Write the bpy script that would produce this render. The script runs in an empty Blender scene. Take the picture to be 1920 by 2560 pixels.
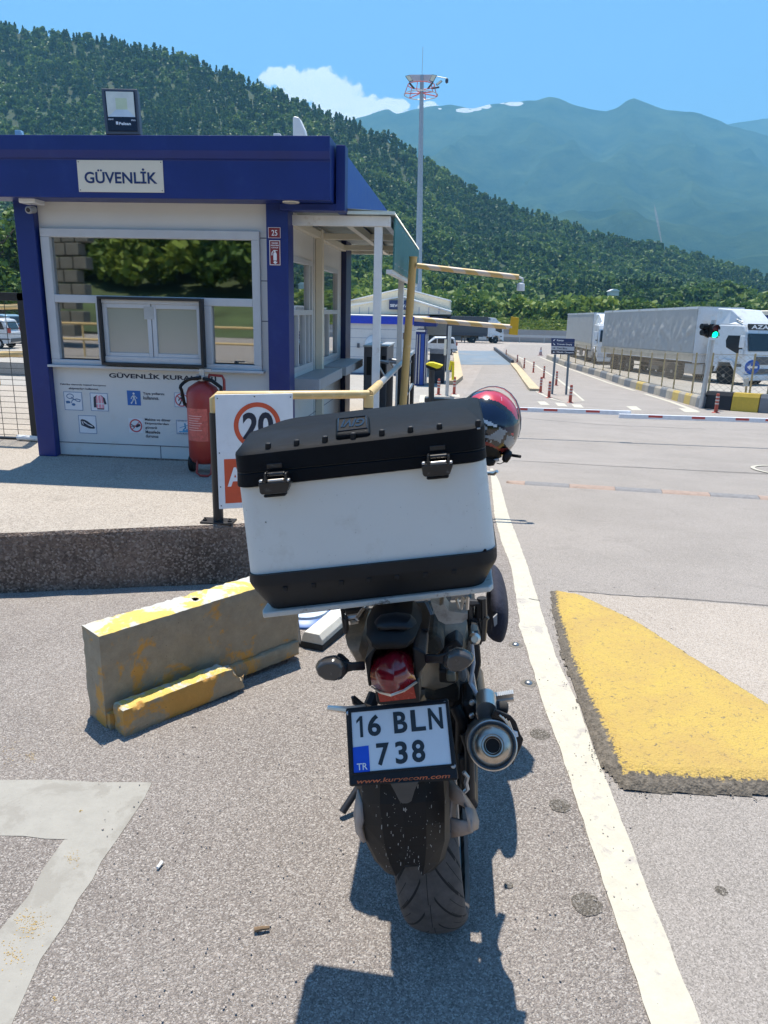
import bpy, bmesh, math, random
import numpy as np
from mathutils import Vector as V, Matrix
random.seed(7); rng=np.random.default_rng(7)
S=bpy.context.scene; COL=S.collection
# ---------------------------------------------------------------- camera
FL=1840.; PIT=math.atan(510.5/1840); ROL=math.atan(.024); YAW=math.radians(5.3); CH=1.6
_f=V((-math.sin(YAW)*math.cos(PIT),math.cos(YAW)*math.cos(PIT),-math.sin(PIT)))
_r0=V((math.cos(YAW),math.sin(YAW),0)); _u0=_r0.cross(_f)
_r=_r0*math.cos(ROL)+_u0*math.sin(ROL); _u=_u0*math.cos(ROL)-_r0*math.sin(ROL)
C0=V((0,0,CH))
cd=bpy.data.cameras.new('camera'); cam=bpy.data.objects.new('camera',cd); COL.objects.link(cam)
cam.matrix_world=Matrix(((_r.x,_u.x,-_f.x,0),(_r.y,_u.y,-_f.y,0),(_r.z,_u.z,-_f.z,CH),(0,0,0,1)))
cd.sensor_fit='VERTICAL'; cd.sensor_height=36; cd.lens=36*FL/2560; cd.clip_start=.05; cd.clip_end=60000
S.camera=cam
# ---------------------------------------------------------------- sky, sun, exposure
SUN=V((-.09,.30,1)).normalized(); ELEV=math.asin(SUN.z); AZ=math.atan2(SUN.x,SUN.y)
W=bpy.data.worlds.new('World'); S.world=W; W.use_nodes=True
wn=W.node_tree.nodes; wl=W.node_tree.links
for n in list(wn): wn.remove(n)
def N(nt,t,**k):
    n=nt.nodes.new(t)
    for a,b in k.items():
        if a=='inp':
            for i,v in b.items(): n.inputs[i].default_value=v
        else: setattr(n,a,b)
    return n
out=N(W.node_tree,'ShaderNodeOutputWorld'); bg=N(W.node_tree,'ShaderNodeBackground')
sky=N(W.node_tree,'ShaderNodeTexSky',sky_type='NISHITA',sun_disc=False,sun_elevation=ELEV,sun_rotation=AZ,altitude=300,air_density=1.1,dust_density=.35,ozone_density=3.2)
bg.inputs[1].default_value=.09
# cumulus low over the far mountain, by direction
tc=N(W.node_tree,'ShaderNodeTexCoord'); sep=N(W.node_tree,'ShaderNodeSeparateXYZ'); wl.new(tc.outputs['Generated'],sep.inputs[0])
def WM(op,a,b=None,c=None,clamp=False):
    m=N(W.node_tree,'ShaderNodeMath',operation=op); m.use_clamp=clamp
    for i,v in enumerate((a,b,c)):
        if v is None: continue
        if isinstance(v,(int,float)): m.inputs[i].default_value=v
        else: wl.new(v,m.inputs[i])
    return m.outputs[0]
tx=WM('DIVIDE',sep.outputs[0],sep.outputs[1]); tz=WM('DIVIDE',sep.outputs[2],sep.outputs[1])
nz=N(W.node_tree,'ShaderNodeTexNoise',inp={'Scale':34,'Detail':10,'Roughness':.62})
wl.new(tc.outputs['Generated'],nz.inputs[0])
def ell(cx,cz,rx,rz):
    a=WM('POWER',WM('DIVIDE',WM('SUBTRACT',tx,cx),rx),2); b=WM('POWER',WM('DIVIDE',WM('SUBTRACT',tz,cz),rz),2)
    return WM('SUBTRACT',1,WM('ADD',a,b))
CL=[]  # filled by cloud directions
def dirpx(px,py):
    d=_f+_r*((px-960)/FL)-_u*((py-1280)/FL); return d.x/d.y,d.z/d.y
m=None
for px,py,rx,ry in ((715,198,58,30),(770,222,80,46),(830,250,80,46),(900,268,60,34),(965,270,45,24),(1000,262,26,16),(1070,270,24,14),(905,290,150,22)):
    x,z=dirpx(px,py); e=ell(x,z,rx/1900,ry/1900); m=e if m is None else WM('MAXIMUM',m,e)
fac=WM('MULTIPLY_ADD',WM('SUBTRACT',nz.outputs[0],.5),3.6,m)
fac=WM('MULTIPLY',fac,3.2,clamp=True); fac=WM('MULTIPLY',fac,WM('GREATER_THAN',sep.outputs[1],0))
mx=N(W.node_tree,'ShaderNodeMix',data_type='RGBA'); wl.new(fac,mx.inputs[0]); 
tint=N(W.node_tree,'ShaderNodeMix',data_type='RGBA',blend_type='MULTIPLY'); tint.inputs[0].default_value=1; tint.inputs[7].default_value=(.66,.92,1.12,1)
wl.new(sky.outputs[0],tint.inputs[6]); wl.new(tint.outputs[2],mx.inputs[6]); mx.inputs[7].default_value=(10,10,10,1)
wl.new(mx.outputs[2],bg.inputs[0]); wl.new(bg.outputs[0],out.inputs[0])
sl=bpy.data.lights.new('sun','SUN'); sl.energy=4.6; sl.angle=math.radians(.55); sl.color=(1,.93,.82)
so=bpy.data.objects.new('sun',sl); COL.objects.link(so); so.rotation_euler=SUN.to_track_quat('Z','Y').to_euler(); so.location=(0,0,60)
S.view_settings.view_transform='Standard'; S.view_settings.look='None'; S.view_settings.gamma=1; S.view_settings.exposure=1.18
S.cycles.volume_bounces=0; S.cycles.max_bounces=10; S.cycles.transparent_max_bounces=16
# ---------------------------------------------------------------- helpers
GP=[(-500,0),(2.5,0),(5,-.12),(13,-.75),(20,-1.2),(28,-1.65),(38,-2.2),(60,-2.7),(120,-3.4),(200,-4),(900,-8)]
def G(y): return float(np.interp(y,[a for a,b in GP],[b for a,b in GP]))
def ray(px,py): return _f+_r*((px-960)/FL)-_u*((py-1280)/FL)
def at(px,py,Y): d=ray(px,py); return C0+d*(Y/d.y)         # point on the plane y=Y
def atz(px,py,z): d=ray(px,py); return C0+d*((z-CH)/d.z)
def atx(px,py,X): d=ray(px,py); return C0+d*(X/d.x)
def gnd(px,py,up=0.):
    d=ray(px,py); t=.3
    while t<400:
        p=C0+d*t
        if p.z<G(p.y): break
        t*=1.003
    a,b=t/1.003,t
    for _ in range(20):
        t=(a+b)/2; p=C0+d*t
        if p.z<G(p.y): b=t
        else: a=t
    p=C0+d*a; p.z=G(p.y)+up; return p
ORG={}
class MB:
    def __init__(s): s.v=[]; s.f=[]; s.uv=None
    def add(s,vs,fs):
        k=len(s.v); s.v+=[V(a) for a in vs]; s.f+=[tuple(i+k for i in f) for f in fs]; return s
    def box(s,a,b):
        (x0,y0,z0),(x1,y1,z1)=a,b
        x0,x1=min(x0,x1),max(x0,x1); y0,y1=min(y0,y1),max(y0,y1); z0,z1=min(z0,z1),max(z0,z1)
        return s.add([(x0,y0,z0),(x1,y0,z0),(x1,y1,z0),(x0,y1,z0),(x0,y0,z1),(x1,y0,z1),(x1,y1,z1),(x0,y1,z1)],
          [(0,3,2,1),(4,5,6,7),(0,1,5,4),(1,2,6,5),(2,3,7,6),(3,0,4,7)])
    def obox(s,o,X,Y,Z):   # oriented box from corner o
        o,X,Y,Z=V(o),V(X),V(Y),V(Z)
        return s.add([o,o+X,o+X+Y,o+Y,o+Z,o+X+Z,o+X+Y+Z,o+Y+Z],[(0,3,2,1),(4,5,6,7),(0,1,5,4),(1,2,6,5),(2,3,7,6),(3,0,4,7)])
    def cbox(s,c,X,Y,Z): c=V(c);X=V(X);Y=V(Y);Z=V(Z); return s.obox(c-X/2-Y/2-Z/2,X,Y,Z)
    def prism(s,pts,ex):
        n=len(pts); ex=V(ex); pts=[V(p) for p in pts]
        return s.add(pts+[p+ex for p in pts],[tuple(range(n))[::-1],tuple(range(n,2*n))]+[(i,(i+1)%n,n+(i+1)%n,n+i) for i in range(n)])
    def tube(s,pts,r,n=10,cap=True):
        pts=[V(p) for p in pts]; m=len(pts); k=len(s.v); rs=r if isinstance(r,(list,tuple)) else [r]*m
        a=None
        for i,p in enumerate(pts):
            t=(pts[min(i+1,m-1)]-pts[max(i-1,0)]).normalized()
            if a is None: a=t.orthogonal().normalized()
            else:
                a=(a-t*a.dot(t)).normalized()
            b=t.cross(a)
            for j in range(n):
                an=2*math.pi*j/n; s.v.append(p+(a*math.cos(an)+b*math.sin(an))*rs[i])
        for i in range(m-1):
            for j in range(n):
                s.f.append((k+i*n+j,k+i*n+(j+1)%n,k+(i+1)*n+(j+1)%n,k+(i+1)*n+j))
        if cap: s.f.append(tuple(k+j for j in range(n))[::-1]); s.f.append(tuple(k+(m-1)*n+j for j in range(n)))
        return s
    def lathe(s,o,ax,prof,n=32,closed=False):
        o=V(o); ax=V(ax).normalized(); a=ax.orthogonal().normalized(); b=ax.cross(a); k=len(s.v); m=len(prof)
        for t,r in prof:
            for j in range(n):
                an=2*math.pi*j/n; s.v.append(o+ax*t+(a*math.cos(an)+b*math.sin(an))*max(r,1e-5))
        for i in range(m-1 if not closed else m):
            i2=(i+1)%m
            for j in range(n): s.f.append((k+i*n+j,k+i*n+(j+1)%n,k+i2*n+(j+1)%n,k+i2*n+j))
        if not closed:
            s.f.append(tuple(k+j for j in range(n))[::-1]); s.f.append(tuple(k+(m-1)*n+j for j in range(n)))
        return s
    def grid(s,rows):
        k=len(s.v); n=len(rows[0])
        for r in rows: s.v+=[V(p) for p in r]
        for i in range(len(rows)-1):
            for j in range(n-1): s.f.append((k+i*n+j,k+i*n+j+1,k+(i+1)*n+j+1,k+(i+1)*n+j))
        return s
    def loft(s,secs):
        k=len(s.v); n=len(secs[0])
        for r in secs: s.v+=[V(p) for p in r]
        for i in range(len(secs)-1):
            for j in range(n): s.f.append((k+i*n+j,k+i*n+(j+1)%n,k+(i+1)*n+(j+1)%n,k+(i+1)*n+j))
        s.f.append(tuple(k+j for j in range(n))[::-1]); s.f.append(tuple(k+(len(secs)-1)*n+j for j in range(n)))
        return s
    def ball(s,c,r,n=12,m=8,sq=(1,1,1)):
        c=V(c); k=len(s.v)
        for i in range(m+1):
            th=math.pi*i/m
            for j in range(n):
                ph=2*math.pi*j/n; s.v.append(c+V((math.sin(th)*math.cos(ph)*sq[0],math.sin(th)*math.sin(ph)*sq[1],math.cos(th)*sq[2]))*r)
        for i in range(m):
            for j in range(n): s.f.append((k+i*n+j,k+(i+1)*n+j,k+(i+1)*n+(j+1)%n,k+i*n+(j+1)%n))
        return s
    def build(s,name,mat,parent=None,bevel=0,smooth=False,solid=0,sub=0,seg=2,auto=None):
        org=ORG.get(parent.name,V((0,0,0))) if parent else V((0,0,0))
        me=bpy.data.meshes.new(name); me.from_pydata([tuple(v-org) for v in s.v],[],s.f); me.update()
        bm=bmesh.new(); bm.from_mesh(me); bmesh.ops.recalc_face_normals(bm,faces=bm.faces); bm.to_mesh(me); bm.free()
        o=bpy.data.objects.new(name,me); COL.objects.link(o)
        for mm in (mat if isinstance(mat,list) else [mat]): me.materials.append(mm)
        if parent: o.parent=parent; ORG[o.name]=org
        if solid: q=o.modifiers.new('s','SOLIDIFY'); q.thickness=solid; q.offset=-1
        if sub: q=o.modifiers.new('u','SUBSURF'); q.levels=sub; q.render_levels=sub
        if bevel: q=o.modifiers.new('b','BEVEL'); q.width=bevel; q.segments=seg; q.limit_method='ANGLE'; q.angle_limit=math.radians(32)
        if smooth or auto:
            me.shade_smooth()
            if auto or (smooth and not sub):
                me.set_sharp_from_angle(angle=math.radians(auto or 40))
        return o
def thing(name,label,cat,loc,group=None):
    o=bpy.data.objects.new(name,None); COL.objects.link(o); o.location=V(loc); o.empty_display_size=.1; ORG[o.name]=V(loc)
    return tag(o,label,cat,group)
def tag(o,label,cat,group=None):
    o['label']=label; o['category']=cat
    if group: o['group']=group
    return o
def struct(o,k='structure'): o['kind']=k; return o
def copy_thing(r,loc,label=None,rz=None,scale=None,group=None):
    def cp(o,par):
        c=o.copy(); COL.objects.link(c); c.parent=par
        for ch in list(o.children): cp(ch,c)
        return c
    c=cp(r,None); c.location=V(loc)
    if rz is not None: c.rotation_euler.z=rz
    if scale is not None: c.scale=(scale,)*3 if not hasattr(scale,'__len__') else scale
    if label: c['label']=label
    if group: c['group']=group
    return c
def text_mesh(body,bold=0,shear=0,space=1.0):
    cu=bpy.data.curves.new('tmp','FONT'); cu.body=body; cu.offset=bold; cu.shear=shear; cu.space_character=space; cu.resolution_u=4
    o=bpy.data.objects.new('tmp',cu); COL.objects.link(o)
    dg=bpy.context.evaluated_depsgraph_get(); me=bpy.data.meshes.new_from_object(o.evaluated_get(dg))
    vs=[v.co.copy() for v in me.vertices]; fs=[tuple(p.vertices) for p in me.polygons]
    bpy.data.objects.remove(o); bpy.data.curves.remove(cu); bpy.data.meshes.remove(me)
    return vs,fs
def letter(body,name,mat,parent,fn,bold=.012,shear=0,space=1.0,build=True,mb=None,multi=None):
    """fn maps (u,v) of the word's box (0..1, v up) to a point"""
    vs,fs=text_mesh(body,bold,shear,space)
    x0=min(v.x for v in vs);x1=max(v.x for v in vs);y0=min(v.y for v in vs);y1=max(v.y for v in vs)
    mb=mb or MB(); mb.add([fn((v.x-x0)/(x1-x0),(v.y-y0)/(y1-y0)) for v in vs],fs)
    return mb.build(name,mat,parent) if build else mb
def quadmap(tl,tr,br,bl):
    tl,tr,br,bl=V(tl),V(tr),V(br),V(bl)
    return lambda u,v:(tl*(1-u)+tr*u)*(1-v)+(bl*(1-u)+br*u)*v      # v runs down
def sub(q,u0,v0,u1,v1,off=V((0,0,0))):  # word box inside a quadmap, v0 top v1 bottom
    return lambda u,v:q(u0+(u1-u0)*u,v1+(v0-v1)*v)+off
ORD='first second third fourth fifth sixth seventh eighth ninth tenth eleventh twelfth thirteenth fourteenth fifteenth sixteenth seventeenth eighteenth nineteenth'.split()
def ordn(i):
    if i<19: return ORD[i]
    t_,u_=divmod(i+1,10); T={2:'twent',3:'thirt',4:'fort'}[t_]
    return T+'ieth' if u_==0 else T+'y-'+ORD[u_-1]
# ---------------------------------------------------------------- materials
MATS={}
def mat(name,col,rough=.6,metal=0,var=.12,scale=8,bump=0,bscale=60,coat=0,dirt=None,spec=.5,emis=None,alpha=None):
    if name in MATS: return MATS[name]
    m=bpy.data.materials.new(name); m.use_nodes=True; nt=m.node_tree; b=nt.nodes['Principled BSDF']; L=nt.links
    b.inputs['Roughness'].default_value=rough; b.inputs['Metallic'].default_value=metal; b.inputs['Specular IOR Level'].default_value=spec
    if coat: b.inputs['Coat Weight'].default_value=coat; b.inputs['Coat Roughness'].default_value=.08
    tc=N(nt,'ShaderNodeTexCoord'); nz=N(nt,'ShaderNodeTexNoise',inp={'Scale':scale,'Detail':6,'Roughness':.62}); L.new(tc.outputs['Object'],nz.inputs[0])
    r=N(nt,'ShaderNodeValToRGB'); c=col
    r.color_ramp.elements[0].position=.3; r.color_ramp.elements[1].position=.72
    r.color_ramp.elements[0].color=tuple(max(0,x*(1-var)) for x in c)+(1,); r.color_ramp.elements[1].color=tuple(min(1,x*(1+var)) for x in c)+(1,)
    L.new(nz.outputs[0],r.inputs[0]); src=r.outputs[0]
    if dirt:
        dc,amt,ds=dirt
        n2=N(nt,'ShaderNodeTexNoise',inp={'Scale':ds,'Detail':9,'Roughness':.7}); L.new(tc.outputs['Object'],n2.inputs[0])
        r2=N(nt,'ShaderNodeValToRGB'); r2.color_ramp.elements[0].position=.62-amt*.35; r2.color_ramp.elements[1].position=.78-amt*.2
        L.new(n2.outputs[0],r2.inputs[0]); mx=N(nt,'ShaderNodeMix',data_type='RGBA'); L.new(r2.outputs[0],mx.inputs[0]); L.new(src,mx.inputs[6]); mx.inputs[7].default_value=tuple(dc)+(1,); src=mx.outputs[2]
    L.new(src,b.inputs['Base Color'])
    rr=N(nt,'ShaderNodeMapRange',inp={3:max(0,rough-.08),4:min(1,rough+.1)}); L.new(nz.outputs[0],rr.inputs[0]); L.new(rr.outputs[0],b.inputs['Roughness'])
    if bump:
        n3=N(nt,'ShaderNodeTexNoise',inp={'Scale':bscale,'Detail':5,'Roughness':.6}); L.new(tc.outputs['Object'],n3.inputs[0])
        bp=N(nt,'ShaderNodeBump',inp={'Strength':bump,'Distance':.01}); L.new(n3.outputs[0],bp.inputs['Height']); L.new(bp.outputs[0],b.inputs['Normal'])
    if emis: b.inputs['Emission Color'].default_value=tuple(emis[0])+(1,); b.inputs['Emission Strength'].default_value=emis[1]
    MATS[name]=m; return m
def paintmat(name,base,paint,cover,scale,rough=.75,base2=None,bump=.5,bscale=90,thresh=.03,sp=None):
    """worn paint over concrete: two layers of the thing's own colours"""
    if name in MATS: return MATS[name]
    m=bpy.data.materials.new(name); m.use_nodes=True; nt=m.node_tree; b=nt.nodes['Principled BSDF']; L=nt.links
    b.inputs['Roughness'].default_value=rough
    tc=N(nt,'ShaderNodeTexCoord')
    n1=N(nt,'ShaderNodeTexNoise',inp={'Scale':scale,'Detail':10,'Roughness':.68,'Distortion':.4}); L.new(tc.outputs['Object'],n1.inputs[0])
    r1=N(nt,'ShaderNodeValToRGB'); r1.color_ramp.elements[0].position=1-cover-thresh; r1.color_ramp.elements[1].position=1-cover+thresh; L.new(n1.outputs[0],r1.inputs[0])
    n2=N(nt,'ShaderNodeTexNoise',inp={'Scale':14,'Detail':10,'Roughness':.75}); L.new(tc.outputs['Object'],n2.inputs[0])
    r2=N(nt,'ShaderNodeValToRGB'); r2.color_ramp.elements[0].position=.3; r2.color_ramp.elements[1].position=.7
    b2=base2 or tuple(x*.65 for x in base); r2.color_ramp.elements[0].color=tuple(b2)+(1,); r2.color_ramp.elements[1].color=tuple(base)+(1,); L.new(n2.outputs[0],r2.inputs[0])
    r3=N(nt,'ShaderNodeValToRGB'); r3.color_ramp.elements[0].position=.3; r3.color_ramp.elements[1].position=.7
    r3.color_ramp.elements[0].color=tuple(x*.82 for x in paint)+(1,); r3.color_ramp.elements[1].color=tuple(paint)+(1,); L.new(n2.outputs[0],r3.inputs[0])
    mx=N(nt,'ShaderNodeMix',data_type='RGBA'); L.new(r1.outputs[0],mx.inputs[0]); L.new(r2.outputs[0],mx.inputs[6]); L.new(r3.outputs[0],mx.inputs[7])
    src=mx.outputs[2]
    vo=N(nt,'ShaderNodeTexVoronoi',inp={'Scale':sp or 130}); L.new(tc.outputs['Object'],vo.inputs[0])
    cr=N(nt,'ShaderNodeMapRange',inp={1:.06,2:.14,3:.25,4:1}); L.new(vo.outputs['Distance'],cr.inputs[0])
    vsep=N(nt,'ShaderNodeSeparateColor'); L.new(vo.outputs['Color'],vsep.inputs[0])
    g=N(nt,'ShaderNodeMath',operation='GREATER_THAN'); g.inputs[1].default_value=.86; L.new(vsep.outputs[0],g.inputs[0])
    inv=N(nt,'ShaderNodeMath',operation='MAXIMUM'); L.new(cr.outputs[0],inv.inputs[0]); g2=N(nt,'ShaderNodeMath',operation='SUBTRACT'); g2.inputs[0].default_value=1; L.new(g.outputs[0],g2.inputs[1]); L.new(g2.outputs[0],inv.inputs[1])
    mm=N(nt,'ShaderNodeMix',data_type='RGBA',blend_type='MULTIPLY'); mm.inputs[0].default_value=1; L.new(src,mm.inputs[6]); cb=N(nt,'ShaderNodeCombineColor'); 
    for i in range(3): L.new(inv.outputs[0],cb.inputs[i])
    L.new(cb.outputs[0],mm.inputs[7]); L.new(mm.outputs[2],b.inputs['Base Color'])
    n3=N(nt,'ShaderNodeTexNoise',inp={'Scale':bscale,'Detail':7,'Roughness':.7}); L.new(tc.outputs['Object'],n3.inputs[0])
    ad=N(nt,'ShaderNodeMath',operation='MULTIPLY_ADD'); L.new(r1.outputs[0],ad.inputs[0]); ad.inputs[1].default_value=.12; L.new(n3.outputs[0],ad.inputs[2])
    bp=N(nt,'ShaderNodeBump',inp={'Strength':bump,'Distance':.012}); L.new(ad.outputs[0],bp.inputs['Height']); L.new(bp.outputs[0],b.inputs['Normal'])
    MATS[name]=m; return m
def asphalt(name,cd,cl,stone,agg=210,big=1.0,bump=.9,crack=0):
    m=bpy.data.materials.new(name); m.use_nodes=True; nt=m.node_tree; b=nt.nodes['Principled BSDF']; L=nt.links
    b.inputs['Roughness'].default_value=.88; b.inputs['Specular IOR Level'].default_value=.25
    tc=N(nt,'ShaderNodeTexCoord'); P=tc.outputs['Object']
    nb=N(nt,'ShaderNodeTexNoise',inp={'Scale':.9*big,'Detail':9,'Roughness':.62}); L.new(P,nb.inputs[0])
    ramp=N(nt,'ShaderNodeValToRGB'); e=ramp.color_ramp.elements; e[0].position=.32; e[1].position=.7; e[0].color=tuple(cd)+(1,); e[1].color=tuple(cl)+(1,); L.new(nb.outputs[0],ramp.inputs[0])
    wob=N(nt,'ShaderNodeTexNoise',inp={'Scale':60,'Detail':3}); L.new(P,wob.inputs[0])
    mixv=N(nt,'ShaderNodeMix',data_type='RGBA'); mixv.inputs[0].default_value=.012; L.new(P,mixv.inputs[6]); L.new(wob.outputs[1],mixv.inputs[7])
    vo=N(nt,'ShaderNodeTexVoronoi',inp={'Scale':agg,'Randomness':1}); L.new(mixv.outputs[2],vo.inputs[0])
    sc=N(nt,'ShaderNodeSeparateColor'); L.new(vo.outputs['Color'],sc.inputs[0])
    mask=N(nt,'ShaderNodeMapRange',inp={1:.62,2:.95,3:0,4:1}); L.new(sc.outputs[0],mask.inputs[0])
    # each aggregate stone its own shade
    sh=N(nt,'ShaderNodeMapRange',inp={3:.66,4:1.3}); L.new(sc.outputs[1],sh.inputs[0])
    cc=N(nt,'ShaderNodeCombineColor'); [L.new(sh.outputs[0],cc.inputs[i]) for i in range(3)]
    mu=N(nt,'ShaderNodeMix',data_type='RGBA',blend_type='MULTIPLY'); mu.inputs[0].default_value=1; L.new(ramp.outputs[0],mu.inputs[6]); L.new(cc.outputs[0],mu.inputs[7])
    mx=N(nt,'ShaderNodeMix',data_type='RGBA'); L.new(mask.outputs[0],mx.inputs[0]); L.new(mu.outputs[2],mx.inputs[6]); mx.inputs[7].default_value=tuple(stone)+(1,)
    # bigger pale stones
    v2=N(nt,'ShaderNodeTexVoronoi',inp={'Scale':agg*.42}); L.new(mixv.outputs[2],v2.inputs[0]); s2=N(nt,'ShaderNodeSeparateColor'); L.new(v2.outputs['Color'],s2.inputs[0])
    a=N(nt,'ShaderNodeMath',operation='GREATER_THAN'); a.inputs[1].default_value=.83; L.new(s2.outputs[2],a.inputs[0])
    d2=N(nt,'ShaderNodeMapRange',inp={1:.22,2:.34,3:.75,4:0}); L.new(v2.outputs['Distance'],d2.inputs[0])
    am=N(nt,'ShaderNodeMath',operation='MULTIPLY'); L.new(a.outputs[0],am.inputs[0]); L.new(d2.outputs[0],am.inputs[1])
    mx2=N(nt,'ShaderNodeMix',data_type='RGBA'); L.new(am.outputs[0],mx2.inputs[0]); L.new(mx.outputs[2],mx2.inputs[6]); mx2.inputs[7].default_value=tuple(min(1,x*1.25) for x in stone)+(1,)
    # oil and tyre stains with a shape of their own
    st=N(nt,'ShaderNodeTexNoise',inp={'Scale':2.6,'Detail':12,'Roughness':.8,'Distortion':1.2}); L.new(P,st.inputs[0])
    sr=N(nt,'ShaderNodeMapRange',inp={1:.55,2:.76,3:0,4:.55}); L.new(st.outputs[0],sr.inputs[0])
    mx3=N(nt,'ShaderNodeMix',data_type='RGBA'); L.new(sr.outputs[0],mx3.inputs[0]); L.new(mx2.outputs[2],mx3.inputs[6]); mx3.inputs[7].default_value=tuple(x*.6 for x in cd)+(1,)
    L.new(mx3.outputs[2],b.inputs['Base Color'])
    hb=N(nt,'ShaderNodeMath',operation='MULTIPLY_ADD'); L.new(vo.outputs['Distance'],hb.inputs[0]); hb.inputs[1].default_value=-1.0
    n4=N(nt,'ShaderNodeTexNoise',inp={'Scale':agg*.7,'Detail':6,'Roughness':.75}); L.new(P,n4.inputs[0]); L.new(n4.outputs[0],hb.inputs[2])
    h2=N(nt,'ShaderNodeMath',operation='MULTIPLY_ADD'); L.new(v2.outputs['Distance'],h2.inputs[0]); h2.inputs[1].default_value=-.8; L.new(hb.outputs[0],h2.inputs[2])
    bp=N(nt,'ShaderNodeBump',inp={'Strength':bump,'Distance':.006}); L.new(h2.outputs[0],bp.inputs['Height']); L.new(bp.outputs[0],b.inputs['Normal'])
    MATS[name]=m; return m
def glassmat(name,tint,refl=.35,tr=.5,rough=.02,body=None):
    m=bpy.data.materials.new(name); m.use_nodes=True; nt=m.node_tree; L=nt.links; nt.nodes.remove(nt.nodes['Principled BSDF']); o=nt.nodes['Material Output']
    g=N(nt,'ShaderNodeBsdfGlossy',inp={'Roughness':rough}); g.inputs[0].default_value=(1,1,1,1)
    t=N(nt,'ShaderNodeBsdfTransparent'); t.inputs[0].default_value=tuple(tint)+(1,)
    a=t
    if body: 
        df=N(nt,'ShaderNodeBsdfDiffuse'); df.inputs[0].default_value=tuple(body)+(1,); mm=N(nt,'ShaderNodeMixShader'); mm.inputs[0].default_value=1-tr; L.new(t.outputs[0],mm.inputs[1]); L.new(df.outputs[0],mm.inputs[2]); a=mm
    fr=N(nt,'ShaderNodeFresnel',inp={'IOR':1.5}); ad=N(nt,'ShaderNodeMath',operation='ADD',use_clamp=True); L.new(fr.outputs[0],ad.inputs[0]); ad.inputs[1].default_value=refl
    mx=N(nt,'ShaderNodeMixShader'); L.new(ad.outputs[0],mx.inputs[0]); L.new(a.outputs[0],mx.inputs[1]); L.new(g.outputs[0],mx.inputs[2]); L.new(mx.outputs[0],o.inputs[0])
    MATS[name]=m; return m
M_ASPH=asphalt('asphalt',(.235,.204,.182),(.315,.278,.25),(.48,.44,.40),agg=250)
M_ASPH2=asphalt('asphalt_fine',(.22,.20,.18),(.285,.258,.234),(.35,.32,.295),agg=300,bump=.35)
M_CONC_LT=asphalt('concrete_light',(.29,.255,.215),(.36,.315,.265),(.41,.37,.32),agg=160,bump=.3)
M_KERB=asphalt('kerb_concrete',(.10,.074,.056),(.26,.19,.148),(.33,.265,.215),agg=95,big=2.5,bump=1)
M_WLINE=paintmat('white_paint_road',(.33,.30,.27),(.50,.47,.385),.60,10,bump=.3,base2=(.4,.37,.33),sp=90)
M_GREYP=paintmat('grey_paint_road',(.26,.245,.215),(.315,.30,.265),.55,5,bump=.25,base2=(.235,.22,.19))
M_YEL=paintmat('yellow_paint_road',(.22,.19,.15),(.80,.55,.09),.70,16,bump=.9,bscale=60,base2=(.35,.27,.10))
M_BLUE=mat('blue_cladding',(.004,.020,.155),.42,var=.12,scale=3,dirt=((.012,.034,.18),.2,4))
M_BLUE2=mat('blue_fascia_lit',(.015,.07,.34),.4,var=.08)  # brighter blue: sunlight on the side fascia put into its colour
M_WHITEW=mat('white_cladding',(.66,.65,.62),.5,var=.04,scale=2,dirt=((.60,.56,.49),.12,5))
M_CREAM=mat('cream_panel',(.74,.67,.53),.5,var=.05,scale=1.5)
M_FRAME=mat('grey_window_frame',(.52,.53,.54),.4,var=.05)
M_WHITE=mat('white_painted_steel',(.74,.74,.72),.4,var=.06,dirt=((.45,.38,.30),.06,9))
M_BLACK=mat('black_plastic',(.008,.008,.009),.5,var=.3,scale=20,bump=.1,bscale=700,spec=.3)
M_BLKM=mat('black_metal',(.014,.014,.016),.45,var=.2)
M_GLASS=glassmat('window_glass',(.45,.52,.50),refl=.33)
M_YPIPE=mat('cream_yellow_pipe',(.60,.42,.18),.45,var=.1,scale=6,dirt=((.78,.62,.40),.2,12))
M_SIGNB=mat('dark_blue_lettering',(.01,.03,.12),.5,var=.05)
M_INK=mat('black_lettering',(.015,.02,.04),.5,var=.05)
M_WINK=mat('white_lettering',(.8,.8,.8),.5,var=.02)
M_RED=mat('red_enamel',(.30,.022,.014),.42,var=.15,coat=.15,dirt=((.22,.05,.03),.2,8))
M_STEEL=mat('galvanised_steel',(.45,.46,.47),.38,metal=.7,var=.1)
M_RUBBER=mat('tyre_rubber',(.02,.02,.02),.85,var=.3)
M_CHROME=mat('brushed_steel',(.62,.58,.53),.36,metal=1,var=.06)
# ================================================================ GROUND
def sheet(name,pts,m,up,kind='structure',solid=0,cuts=0,rough=0):
    """flat outline on the ground profile (world xy list), laid `up` above it"""
    bm=bmesh.new(); vs=[bm.verts.new((p[0],p[1],0)) for p in pts]; f=bm.faces.new(vs)
    bmesh.ops.triangulate(bm,faces=bm.faces)
    ys=[b for b,_ in GP]; y0=min(p[1] for p in pts); y1=max(p[1] for p in pts)
    for yy in ys:
        if y0<yy<y1: bmesh.ops.bisect_plane(bm,geom=bm.verts[:]+bm.edges[:]+bm.faces[:],plane_co=(0,yy,0),plane_no=(0,1,0))
    for v in bm.verts: v.co.z=G(v.co.y)+up
    me=bpy.data.meshes.new(name); bm.normal_update()
    for f in bm.faces:
        if f.normal.z<0: f.normal_flip()
    bm.to_mesh(me); bm.free(); me.materials.append(m)
    o=bpy.data.objects.new(name,me); COL.objects.link(o)
    if solid: q=o.modifiers.new('s','SOLIDIFY'); q.thickness=solid; q.offset=-1
    if kind: o['kind']=kind
    return o
def g2(*pp): return [(p.x,p.y) for p in (gnd(a,b) for a,b in pp)]
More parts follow.
